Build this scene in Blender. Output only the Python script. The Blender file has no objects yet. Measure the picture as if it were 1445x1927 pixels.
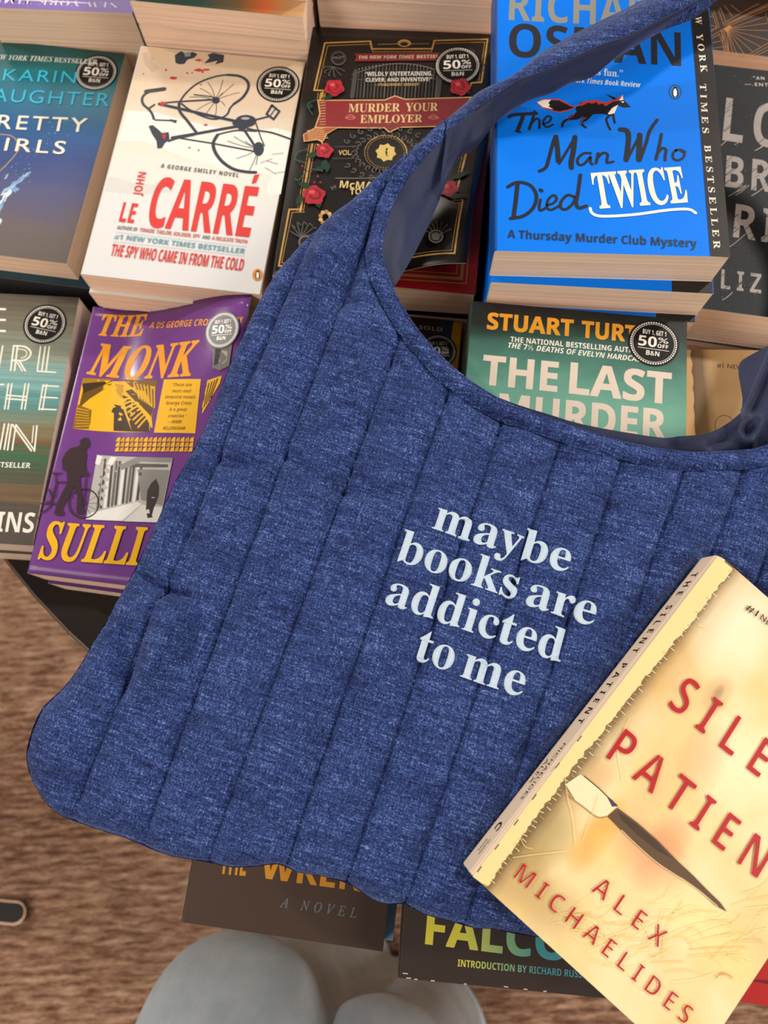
import bpy, bmesh, math, random
from mathutils import Vector, Matrix, noise
from mathutils.geometry import delaunay_2d_cdt, tessellate_polygon

# ------------------------------------------------------------------ camera, world, lights, exposure
SC = bpy.context.scene
COL = SC.collection
TABLE_Z = 0.75
CAM_Z = 1.31            # lens height; book coordinates below are millimetres measured from it
PI = math.pi

cam_data = bpy.data.cameras.new('camera')
cam = bpy.data.objects.new('camera', cam_data)
COL.objects.link(cam)
cam_data.sensor_fit = 'VERTICAL'
cam_data.sensor_height = 36.0
cam_data.sensor_width = 27.0
cam_data.lens = 26.11
cam_data.clip_start = 0.01
cam.matrix_world = Matrix.Translation((0, 0, CAM_Z)) @ (Matrix.Rotation(math.radians(14.27), 4, 'X') @ Matrix.Rotation(math.radians(-3.6), 4, 'Z'))
cam_data.dof.use_dof = True
cam_data.dof.focus_distance = 0.43
cam_data.dof.aperture_fstop = 8.0
SC.camera = cam

SC.view_settings.view_transform = 'Standard'
SC.view_settings.look = 'None'
SC.view_settings.gamma = 1.0
SC.view_settings.use_curve_mapping = False
SC.view_settings.exposure = 0.0

world = bpy.data.worlds.new('shop_light')
SC.world = world
world.use_nodes = True
world.node_tree.nodes['Background'].inputs[0].default_value = (1.0, 0.91, 0.83, 1)
world.node_tree.nodes['Background'].inputs[1].default_value = 0.22


def lamp(name, loc, target, size, power, color):
    l = bpy.data.lights.new(name, 'AREA')
    l.shape = 'DISK'
    l.size = size
    l.energy = power
    l.color = color
    o = bpy.data.objects.new(name, l)
    COL.objects.link(o)
    o.location = loc
    o.rotation_euler = (Vector(target) - Vector(loc)).to_track_quat('-Z', 'Y').to_euler()
    return o


# the shop's small ceiling spots; further off, broad softboxes added as fill
lamp('ceiling_spot', (2.1, 1.7, 2.9), (0.05, 0.15, 0.8), 0.22, 58, (1.0, 0.93, 0.85))
lamp('ceiling_spot', (-2.9, 1.9, 2.9), (-0.05, 0.1, 0.8), 0.2, 52, (1.0, 0.93, 0.85))
lamp('fill_softbox', (2.6, -1.2, 2.95), (0.1, 0.1, 0.8), 1.6, 68, (1.0, 0.92, 0.83))
lamp('fill_softbox', (-2.6, -1.6, 2.95), (-0.1, 0.0, 0.8), 1.6, 68, (1.0, 0.92, 0.83))
lamp('fill_softbox', (-1.2, 3.7, 2.95), (0.0, 0.2, 0.8), 1.2, 40, (1.0, 0.90, 0.80))


# ------------------------------------------------------------------ helpers
def rgb(h):
    c = [int(h[i:i + 2], 16) / 255 for i in (0, 2, 4)]
    return tuple(v / 12.92 if v <= 0.04045 else ((v + 0.055) / 1.055) ** 2.4 for v in c) + (1.0,)


class NT:
    """small node-tree builder around one Principled material"""
    def __init__(s, name, rough=0.5, spec=0.5, metal=0.0, coat=0.0):
        s.m = bpy.data.materials.new(name)
        s.m.use_nodes = True
        s.t = s.m.node_tree
        s.b = s.t.nodes['Principled BSDF']
        s.b.inputs['Roughness'].default_value = rough
        s.b.inputs['Specular IOR Level'].default_value = spec
        s.b.inputs['Metallic'].default_value = metal
        s.b.inputs['Coat Weight'].default_value = coat
        s.b.inputs['Coat Roughness'].default_value = 0.15

    def n(s, kind, **kw):
        nd = s.t.nodes.new(kind)
        for k, v in kw.items():
            setattr(nd, k, v)
        return nd

    def link(s, a, b):
        s.t.links.new(a, b)

    def coord(s, scale=(1, 1, 1), loc=(0, 0, 0), rot=(0, 0, 0)):
        tc = s.n('ShaderNodeTexCoord')
        mp = s.n('ShaderNodeMapping')
        mp.inputs['Scale'].default_value = scale
        mp.inputs['Location'].default_value = loc
        mp.inputs['Rotation'].default_value = rot
        s.link(tc.outputs['Object'], mp.inputs[0])
        return mp.outputs[0]

    def noise(s, vec, scale=1.0, detail=2.0, rough=0.5):
        nd = s.n('ShaderNodeTexNoise')
        nd.inputs['Scale'].default_value = scale
        nd.inputs['Detail'].default_value = detail
        nd.inputs['Roughness'].default_value = rough
        s.link(vec, nd.inputs['Vector'])
        return nd.outputs[0]

    def ramp(s, fac, stops):
        r = s.n('ShaderNodeValToRGB')
        e = r.color_ramp.elements
        while len(e) < len(stops):
            e.new(0.5)
        for el, (p, c) in zip(e, stops):
            el.position = p
            el.color = rgb(c) if isinstance(c, str) else c
        s.link(fac, r.inputs[0])
        return r.outputs[0]

    def math(s, op, a, b=None, clamp=False):
        nd = s.n('ShaderNodeMath', operation=op, use_clamp=clamp)
        for i, v in enumerate((a, b)):
            if v is None:
                continue
            if isinstance(v, (int, float)):
                nd.inputs[i].default_value = v
            else:
                s.link(v, nd.inputs[i])
        return nd.outputs[0]

    def mix(s, fac, a, b, mode='MIX'):
        nd = s.n('ShaderNodeMix', data_type='RGBA', blend_type=mode)
        if isinstance(fac, (int, float)):
            nd.inputs[0].default_value = fac
        else:
            s.link(fac, nd.inputs[0])
        for i, v in ((6, a), (7, b)):
            if isinstance(v, str):
                nd.inputs[i].default_value = rgb(v)
            elif isinstance(v, tuple):
                nd.inputs[i].default_value = v
            else:
                s.link(v, nd.inputs[i])
        return nd.outputs[2]

    def sep(s, vec):
        nd = s.n('ShaderNodeSeparateXYZ')
        s.link(vec, nd.inputs[0])
        return nd.outputs

    def color(s, c):
        if isinstance(c, str):
            s.b.inputs['Base Color'].default_value = rgb(c)
        else:
            s.link(c, s.b.inputs['Base Color'])
        return s

    def bump(s, h, strength=0.3, dist=0.001):
        nd = s.n('ShaderNodeBump')
        nd.inputs['Strength'].default_value = strength
        nd.inputs['Distance'].default_value = dist
        s.link(h, nd.inputs['Height'])
        s.link(nd.outputs[0], s.b.inputs['Normal'])
        return s


MATS = {}


def ink(h):
    """printed ink of one colour, faintly mottled"""
    if h not in MATS:
        if h == 'GRAD':
            t = NT('rainbow_ink', 0.45)
            x = t.sep(t.coord((1, 1, 1)))[0]
            t.color(t.ramp(t.math('MULTIPLY', x, 8.0), [(0.0, 'd8c832'), (0.30, 'd5d04a'), (0.5, '86b47c'), (0.66, '3f97a0'), (1.0, '3f8a9c')]))
        else:
            t = NT('ink_' + h, 0.45, 0.25)
            a = tuple(v * 0.92 for v in rgb(h)[:3]) + (1,)
            t.color(t.mix(t.noise(t.coord((90, 90, 90)), 1.0, 2), a, rgb(h)))
        MATS[h] = t.m
    return MATS[h]


def link_obj(name, me, parent=None, mats=()):
    o = bpy.data.objects.new(name, me)
    COL.objects.link(o)
    for m in mats:
        me.materials.append(m)
    if parent is not None:
        o.parent = parent
    return o


def mesh(name, verts, faces, parent=None, mats=(), smooth=False, slots=None):
    me = bpy.data.meshes.new(name)
    me.from_pydata(verts, [], faces)
    me.update()
    if slots:
        for p, s in zip(me.polygons, slots):
            p.material_index = s
    if smooth:
        for p in me.polygons:
            p.use_smooth = True
    return link_obj(name, me, parent, mats)


def thing(name, label, cat, matrix, group=None):
    o = bpy.data.objects.new(name, None)
    COL.objects.link(o)
    o.empty_display_size = 0.02
    o.matrix_world = matrix
    tag(o, label, cat, group)
    return o


def tag(o, label=None, cat=None, group=None, kind=None):
    for k, v in (('label', label), ('category', cat), ('group', group), ('kind', kind)):
        if v:
            o[k] = v
    return o


def smooth(a, b, x):
    t = min(1.0, max(0.0, (x - a) / (b - a)))
    return t * t * (3 - 2 * t)


def catmull(pts, closed=False, n=4):
    if len(pts) < 3:
        return list(pts)
    out, k = [], len(pts)
    rng = range(k if closed else k - 1)
    for i in rng:
        p = [pts[(i + j) % k] if closed else pts[min(max(i + j, 0), k - 1)] for j in (-1, 0, 1, 2)]
        for s in range(n):
            t = s / n
            out.append(tuple(0.5 * (2 * p[1][c] + (p[2][c] - p[0][c]) * t + (2 * p[0][c] - 5 * p[1][c] + 4 * p[2][c] - p[3][c]) * t * t
                                    + (3 * p[1][c] - p[0][c] - 3 * p[2][c] + p[3][c]) * t ** 3) for c in range(len(p[1]))))
    if not closed:
        out.append(tuple(pts[-1]))
    return out


# ------------------------------------------------------------------ lettering
ALPH = {'sb': (0x1D400, 0x1D41A, 0x1D7CE), 'sbi': (0x1D468, 0x1D482, None), 'si': (0x1D434, 0x1D44E, None),
        'ss': (0x1D5D4, 0x1D5EE, 0x1D7EC), 'ssi': (0x1D63C, 0x1D656, 0x1D7EC)}


def style(s, font):
    """plain letters -> the same letters in the serif / italic / bold alphabets of the font"""
    if font not in ALPH:
        return s
    U, L, D = ALPH[font]
    out = ''
    for ch in s:
        if 'A' <= ch <= 'Z':
            out += chr(U + ord(ch) - 65)
        elif 'a' <= ch <= 'z':
            out += '\u210e' if (font == 'si' and ch == 'h') else chr(L + ord(ch) - 97)
        elif '0' <= ch <= '9' and D:
            out += chr(D + ord(ch) - 48)
        else:
            out += ch
    return out


def raw_text(s, font, off=0.0, spacing=1.0, res=4):
    cu = bpy.data.curves.new('lettering', 'FONT')
    cu.body = style(s, font)
    cu.size = 1.0
    cu.offset = off
    cu.resolution_u = res
    cu.space_character = spacing
    o = bpy.data.objects.new('lettering', cu)
    COL.objects.link(o)
    dg = bpy.context.evaluated_depsgraph_get()
    me = o.evaluated_get(dg).to_mesh()
    v = [tuple(p.co[:2]) for p in me.vertices]
    f = [tuple(p.vertices) for p in me.polygons]
    o.evaluated_get(dg).to_mesh_clear()
    bpy.data.objects.remove(o)
    bpy.data.curves.remove(cu)
    return v, f


CAPH = {}


def cap(font):
    if font not in CAPH:
        v, _ = raw_text('H', font)
        CAPH[font] = max(p[1] for p in v)
    return CAPH[font]


def text_shape(s, font, x, y, length, height, ang, off=0.0, shear=0.0, spacing=1.0, res=4):
    """flat letters fitted between baseline start, width and cap height"""
    v, f = raw_text(s, font, min(off, 0), spacing, res)
    if off > 0:                              # bolder: the same letters struck again, slightly moved
        n, v0, f0 = len(v), list(v), list(f)
        for i, (dx, dy) in enumerate(((off, off), (-off, off), (off, -off), (-off, -off))):
            v += [(p[0] + dx, p[1] + dy, i + 1) for p in v0]
            f += [tuple(q + n * (i + 1) for q in t) for t in f0]
    x0, x1 = min(p[0] for p in v), max(p[0] for p in v)
    sx, sy = length / (x1 - x0), height / cap(font)
    ca, sa = math.cos(math.radians(ang)), math.sin(math.radians(ang))
    out = []
    for p in v:
        a, b = p[:2]
        a, b = (a - x0) * sx + b * sy * shear, b * sy
        out.append((x + a * ca - b * sa, y + a * sa + b * ca, p[2] if len(p) > 2 else 0))
    return out, f


def ribbon(pts, w, smooth_=1, closed=0):
    if smooth_ and len(pts) > 2:
        pts = catmull(pts, closed, 4)
    k = len(pts)
    v, f = [], []
    for i, p in enumerate(pts):
        a = pts[i - 1] if (i or closed) else pts[i]
        b = pts[(i + 1) % k] if (i < k - 1 or closed) else pts[i]
        d1 = Vector((p[0] - a[0], p[1] - a[1]))
        d2 = Vector((b[0] - p[0], b[1] - p[1]))
        d1 = d1.normalized() if d1.length > 1e-9 else d2.normalized()
        d2 = d2.normalized() if d2.length > 1e-9 else d1
        t = d1 + d2
        t = t.normalized() if t.length > 1e-6 else d1
        n = Vector((-t.y, t.x))
        m = w / 2 / max(0.45, abs(n.dot(Vector((-d1.y, d1.x)))))
        v += [(p[0] + n.x * m, p[1] + n.y * m), (p[0] - n.x * m, p[1] - n.y * m)]
    for i in range(k if closed else k - 1):
        j = (i + 1) % k
        f.append((2 * i, 2 * i + 1, 2 * j + 1, 2 * j))
    if not closed and w > 0.8:
        for i, s in ((0, 1), (k - 1, -1)):
            c = len(v)
            q = pts[1] if i == 0 else pts[k - 2]
            a0 = math.atan2(pts[i][1] - q[1], pts[i][0] - q[0])
            v += [(pts[i][0] + w / 2 * math.cos(a0 + a), pts[i][1] + w / 2 * math.sin(a0 + a)) for a in (-PI / 4, 0, PI / 4)]
            e = (2 * i, 2 * i + 1) if i == 0 else (2 * i + 1, 2 * i)
            f.append((e[0], c, c + 1, c + 2, e[1]))
    return v, f


def poly(pts):
    tri = tessellate_polygon([[Vector((p[0], p[1], 0)) for p in pts]])
    return list(pts), [tuple(t) for t in tri]


def refine(v, f, mx):
    """split long edges so that a flat shape can follow a curved surface"""
    bm = bmesh.new()
    bv = [bm.verts.new((p[0], p[1], p[2] if len(p) > 2 else 0)) for p in v]
    for q in f:
        try:
            bm.faces.new([bv[i] for i in q])
        except ValueError:
            pass
    bmesh.ops.triangulate(bm, faces=bm.faces[:])
    for _ in range(5):
        e = [e for e in bm.edges if e.calc_length() > mx]
        if not e:
            break
        bmesh.ops.subdivide_edges(bm, edges=e, cuts=1)
        bmesh.ops.triangulate(bm, faces=bm.faces[:])
    bm.verts.index_update()
    v2 = [tuple(p.co) for p in bm.verts]
    f2 = [tuple(x.index for x in q.verts) for q in bm.faces]
    bm.free()
    return v2, f2


# ------------------------------------------------------------------ the setting: carpet
def m_carpet():
    t = NT('brown_carpet', 0.95, 0.1)
    a = t.noise(t.coord((20, 120, 1), (0, 0, 0), (0, 0, 0.05)), 1.0, 4, 0.65)
    b = t.noise(t.coord((90, 330, 1)), 1.0, 3, 0.7)
    c = t.noise(t.coord((2.2, 3.4, 1)), 1.0, 2)
    f = t.math('ADD', t.math('MULTIPLY', a, 0.62), t.math('ADD', t.math('MULTIPLY', b, 0.28), t.math('MULTIPLY', c, 0.22)))
    t.color(t.ramp(f, [(0.36, '38261e'), (0.47, '664838'), (0.56, '8f6d58'), (0.66, 'b8977e'), (0.8, 'cdb096')]))
    t.bump(t.noise(t.coord((400, 900, 1)), 1.0, 2), 0.6, 0.003)
    return t.m


fl = mesh('floor', [(-4, -4, 0), (4, -4, 0), (4, 4, 0), (-4, 4, 0), (-4, -4, -.05), (4, -4, -.05), (4, 4, -.05), (-4, 4, -.05)],
          [(0, 1, 2, 3), (7, 6, 5, 4), (0, 4, 5, 1), (1, 5, 6, 2), (2, 6, 7, 3), (3, 7, 4, 0)], None, (m_carpet(),))
fl['kind'] = 'structure'
m_wall = NT('cream_wall', 0.9, 0.2)
m_wall.color('c9b79f')
for nm, x0, y0, x1, y1 in (('wall_back', -4, 4, 4, 4.1), ('wall_front', -4, -4.1, 4, -4), ('wall_left', -4.1, -4.1, -4, 4.1), ('wall_right', 4, -4.1, 4.1, 4.1)):
    wl = mesh(nm, [(x, y, z) for z in (0, 3) for x, y in ((x0, y0), (x1, y0), (x1, y1), (x0, y1))],
              [(3, 2, 1, 0), (4, 5, 6, 7), (0, 1, 5, 4), (1, 2, 6, 5), (2, 3, 7, 6), (3, 0, 4, 7)], None, (m_wall.m,))
    wl['kind'] = 'structure'


def lathe(name, profile, parent, mat, n=96, smooth_=True):
    V, F = [], []
    m = len(profile)
    for i in range(n):
        a = 2 * PI * i / n
        V += [(r * math.cos(a), r * math.sin(a), z) for r, z in profile]
    for i in range(n):
        j = (i + 1) % n
        for k in range(m - 1):
            F.append((i * m + k, j * m + k, j * m + k + 1, i * m + k + 1))
    o = mesh(name, V, F, parent, (mat,))
    bm = bmesh.new(); bm.from_mesh(o.data)
    bmesh.ops.remove_doubles(bm, verts=bm.verts[:], dist=1e-6)
    bmesh.ops.recalc_face_normals(bm, faces=bm.faces[:])
    bm.to_mesh(o.data); bm.free()
    return o


m_table = NT('dark_table_top', 0.5, 0.2)
m_table.color(m_table.mix(m_table.noise(m_table.coord((6, 60, 6)), 1.0, 4), '1a1411', '2a201b'))
m_rim = NT('brown_table_edge', 0.4, 0.4)
m_rim.color('4a392e')
m_metal = NT('dark_metal', 0.35, 0.5, 0.8)
m_metal.color('2b2624')

tb = thing('display_table', 'round dark brown table carrying the stacks of paperbacks', 'table', Matrix.Translation((0.1808, 0.488, 0)))
lathe('tabletop', [(0, TABLE_Z), (0.5975, TABLE_Z), (0.5975, TABLE_Z - .03), (0, TABLE_Z - .03)], tb, m_table.m)
lathe('table_edge', [(0.5975, TABLE_Z), (0.599, TABLE_Z - .0007), (0.6, TABLE_Z - .002), (0.6, TABLE_Z - .026), (0.599, TABLE_Z - .03), (0.5975, TABLE_Z - .03)], tb, m_rim.m)
lathe('pedestal', [(0, TABLE_Z - .031), (.16, TABLE_Z - .031), (.16, TABLE_Z - .045), (.05, TABLE_Z - .06), (.045, .06), (0, .06)], tb, m_metal.m, 32)
lathe('table_base', [(0, .06), (.07, .058), (.26, .02), (.27, .012), (.27, 0), (0, 0)], tb, m_metal.m, 48)


# ------------------------------------------------------------------ book materials
def m_pages(name='page_edges', base='f2cfb4', dark='dcb99c'):
    t = NT(name, 0.85, 0.15)
    lines = t.noise(t.coord((6, 6, 2600)), 1.0, 2, 0.6)
    bands = t.noise(t.coord((14, 14, 260)), 1.0, 2)
    c = t.mix(t.ramp(lines, [(0.30, (0, 0, 0, 1)), (0.62, (1, 1, 1, 1))]), dark, base)
    c = t.mix(t.math('MULTIPLY', bands, 0.35), c, 'f2d8c2')
    t.color(c).bump(lines, 0.35, 0.0004)
    return t.m


PAGES = m_pages()
PAGES_PALE = m_pages('pale_page_edges', 'ead2bd', 'd2b8a2')


def m_cover(h, rough=0.32, name=None, spec=0.3):
    key = ('cover', h, rough)
    if key not in MATS:
        t = NT(name or 'cover_' + h, rough, spec)
        a = tuple(v * 0.9 for v in rgb(h)[:3]) + (1,)
        t.color(t.mix(t.noise(t.coord((25, 25, 25)), 1.0, 3), a, rgb(h)))
        t.bump(t.noise(t.coord((300, 300, 300)), 1.0, 2), 0.04, 0.0004)
        MATS[key] = t.m
    return MATS[key]


def m_vgrad(name, h, stops, mottle=0.0, rough=0.32, streak=None, grain='000000'):
    """cover printed with a picture that changes from the foot (0) to the head (1)"""
    t = NT(name, rough, 0.3)
    y = t.math('MULTIPLY', t.sep(t.coord())[1], 1000.0 / h)
    if streak:
        n = t.noise(t.coord((streak[0], streak[1], 1)), 1.0, 3, 0.6)
        y = t.math('ADD', y, t.math('MULTIPLY', t.math('SUBTRACT', n, 0.5), streak[2]))
    elif mottle:
        n = t.noise(t.coord((22, 40, 1)), 1.0, 4, 0.6)
        y = t.math('ADD', y, t.math('MULTIPLY', t.math('SUBTRACT', n, 0.5), mottle))
    c = t.ramp(y, stops)
    if streak:
        n2 = t.noise(t.coord((streak[0] * 0.7, streak[1] * 2.2, 3), (3, 1, 0)), 1.0, 3, 0.7)
        c = t.mix(t.ramp(n2, [(0.35, (0.35, 0.35, 0.35, 1)), (0.7, (0, 0, 0, 1))]), c, '3d3830')
    t.color(c)
    t.bump(t.noise(t.coord((300, 300, 300)), 1.0, 2), 0.04, 0.0004)
    return t.m


COVERS = {
    'PG': m_vgrad('sea_cover', 194, [(0.0, '685f5b'), (0.13, '6c6362'), (0.3, '5a5c80'), (0.44, '3d4f86'), (0.6, '22598f'), (0.74, '1f6d86'), (0.87, '1d6a6e'), (1.0, '1c4440')], 0.16),
    'LC': m_vgrad('snow_cover', 197, [(0.0, 'd9d8d8'), (0.3, 'dedddb'), (0.5, 'e5dfd4'), (0.66, 'dfd2bf'), (0.78, 'd9c3a9'), (1.0, 'd0b495')], 0.08),
    'OS': m_cover('0078ee', 0.5, 'blue_cover', 0.15),
    'MU': m_cover('221d1b', 0.28, 'black_cover'),
    'LB': m_cover('202327', 0.5, 'charcoal_cover', 0.18),
    'TU': m_vgrad('misty_green_cover', 210, [(0.0, '86b89f'), (0.5, '7cb09a'), (0.68, '6da390'), (0.8, '4d7f70'), (0.88, '36584f'), (0.94, '28302b'), (1.0, '1e1a18')], 0.14),
    'MO': m_cover('76448c', 0.2, 'purple_cover', 0.2),
    'GT': m_vgrad('streaked_cover', 194, [(0.0, '57504a'), (0.14, '5a5047'), (0.2, '7d6446'), (0.25, '5b5648'), (0.33, '3f6b4d'), (0.4, '7e6244'), (0.47, '8a8460'), (0.54, '5b928f'), (0.66, '86b8b6'), (0.74, '8f9a88'), (0.88, '77715f'), (0.97, '5d5648'), (1.0, '453d34')], 0, 0.3, (5, 170, 0.22)),
    'YB': m_cover('e0a51c', 0.35, 'yellow_cover'),
    'WR': m_cover('4c3b32', 0.38, 'dark_brown_cover'),
    'FA': m_cover('3d322d', 0.4, 'worn_black_cover'),
    'AD': m_cover('2a1f1c', 0.4, 'brown_black_cover'),
}


def m_silent(name, light, mid, deep, blobs=()):
    t = NT(name, 0.4, 0.25)
    n1 = t.noise(t.coord((14, 14, 1), (2.1, 0.4, 0)), 1.0, 3, 0.5)
    n2 = t.noise(t.coord((30, 60, 1), (0, 3, 0), (0, 0, 0.5)), 1.0, 4, 0.6)
    c = t.ramp(n1, [(0.28, deep), (0.45, mid), (0.58, light), (0.8, 'f6e6bd')])
    c = t.mix(t.math('MULTIPLY', n2, 0.35), c, 'f3dda4')
    p = t.sep(t.coord())
    w = t.noise(t.coord((60, 60, 1)), 1.0, 3)
    wob = t.math('MULTIPLY', t.math('SUBTRACT', w, 0.5), 0.5)
    # soft printed features of the portrait
    for x, y, rx, ry, k, col in blobs:
        dx = t.math('MULTIPLY', t.math('SUBTRACT', p[0], x * .001), 1000.0 / rx)
        dy = t.math('MULTIPLY', t.math('SUBTRACT', p[1], y * .001), 1000.0 / ry)
        r = t.math('SQRT', t.math('ADD', t.math('MULTIPLY', dx, dx), t.math('MULTIPLY', dy, dy)))
        f = t.math('SUBTRACT', 1.0, t.math('ADD', r, wob), True)
        f = t.math('MULTIPLY', t.math('MULTIPLY', f, t.math('SUBTRACT', 2.0, f)), k, True)
        c = t.mix(f, c, col)
    # printed shadow of the torn cloth strip, part of the picture on the cover
    x = t.math('ADD', t.math('MULTIPLY', p[0], 1000.0), t.math('MULTIPLY', t.math('SUBTRACT', w, 0.5), 4.0))
    sh = t.ramp(t.math('MULTIPLY', x, 1 / 30.0), [(0.0, (1, 1, 1, 1)), (0.34, (.9, .9, .9, 1)), (0.43, (0.5, 0.5, 0.5, 1)), (0.56, (0.18, 0.18, 0.18, 1)), (1.0, (0, 0, 0, 1))])
    c = t.mix(sh, c, '6e5636')
    t.color(c)
    t.bump(t.noise(t.coord((250, 250, 250)), 1.0, 2), 0.05, 0.0004)
    return t.m


SPBLOBS = [
    (31.3, 187.8, 27.0, 36.9, 0.75, 'f8ecd0'),
    (72.2, 130.4, 27.5, 30.2, 0.7, 'f8e6bc'),
    (43.6, 150.4, 8.3, 12.4, 0.5, 'b98a6a'),
    (43.4, 151.9, 3.0, 5.0, 0.5, '8a6450'),
    (56.3, 120.1, 14.9, 20.3, 0.35, 'c98a5a'),
    (64.4, 64.0, 24.9, 17.0, 0.75, 'd9946c'),
    (66.6, 78.1, 11.9, 14.5, 0.5, 'd08058'),
    (13.0, 37.7, 21.7, 24.2, 0.6, '8f7d48'),
    (37.0, 54.8, 9.0, 24.5, 0.75, 'e0a03c'),
    (32.7, 13.8, 30.2, 16.4, 0.55, 'a98a58'),
    (5.4, 128.7, 16.3, 57.0, 0.4, 'e2a04a'),
    (17.5, 70.9, 11.7, 20.8, 0.5, 'd09040'),
    (48.8, 52.5, 16.8, 10.3, 0.4, 'e8c878'),
    (108.5, 55.5, 43.4, 15.8, 0.5, 'f6dc90')]
COVERS['SP0'] = m_silent('cream_portrait_cover', 'ecd6a6', 'e3c383', 'd8b07a', SPBLOBS)
COVERS['SB'] = m_silent('tan_portrait_cover', 'd2ac80', 'c99f70', 'b98c58')

# ------------------------------------------------------------------ stickers (one mesh pair, copied onto each book)
m_black = NT('sticker_black', 0.3, 0.3)
m_black.color('14110f')
m_black = m_black.m
m_white = NT('sticker_white', 0.3, 0.5)
m_white.color('e6dfd2')
m_white = m_white.m


def sticker_meshes():
    n = 48
    v = [(math.cos(2 * PI * i / n), math.sin(2 * PI * i / n), 0.012) for i in range(n)] + [(math.cos(2 * PI * i / n), math.sin(2 * PI * i / n), 0.0) for i in range(n)]
    f = [tuple(range(n))] + [(i, n + i, n + (i + 1) % n, (i + 1) % n) for i in range(n)]
    me = bpy.data.meshes.new('price_sticker')
    me.from_pydata(v, [], f)
    me.materials.append(m_black)
    V, F = [], []

    def put(vf):
        c = len(V)
        V.extend((p[0], p[1], 0.016) for p in vf[0])
        F.extend(tuple(i + c for i in q) for q in vf[1])
    k = 56
    for i in range(k):
        a, b = 2 * PI * (i + 0.18) / k, 2 * PI * (i + 0.82) / k
        put(([(r * math.cos(t), r * math.sin(t)) for r, t in ((0.86, a), (0.92, a), (0.92, b), (0.86, b))], [(0, 1, 2, 3)]))
    put(ribbon([(0.82 * math.cos(2 * PI * i / 48), 0.82 * math.sin(2 * PI * i / 48)) for i in range(48)], 0.018, 0, 1))
    put(text_shape('BUY 1, GET 1', 'ss', -0.46, 0.36, 0.92, 0.2, 0, -0.004))
    put(text_shape('50', 'ss', -0.6, -0.17, 0.72, 0.44, 0, 0))
    put(text_shape('%', 'ss', 0.17, 0.05, 0.4, 0.23, 0, 0.0))
    put(text_shape('OFF', 'ss', 0.16, -0.17, 0.42, 0.16, 0, 0.0))
    put(ribbon([(-0.6, -0.26), (0.62, -0.26)], 0.022, 0))
    put(text_shape('B&N', 'ss', -0.26, -0.54, 0.52, 0.2, 0, 0))
    m2 = bpy.data.meshes.new('sticker_print')
    m2.from_pydata(V, [], F)
    m2.materials.append(m_white)
    return me, m2


STICKER = sticker_meshes()


# ------------------------------------------------------------------ books
class Book:
    pass


def flat(u, v):
    return u, v, 0.0


def curl_monk(w, h):
    def f(u, v):
        s = smooth(.15, 1.05, u / w) * smooth(-.1, 1.0, v / h)
        return u - 4 * s, v, 44 * s
    return f


def curl_murder(w, h):
    def f(u, v):
        s = smooth(.35, 1, u / w) * (1 - smooth(0, .75, v / h))
        return u - 8 * s, v + 4 * s, 22 * s
    return f


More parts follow.
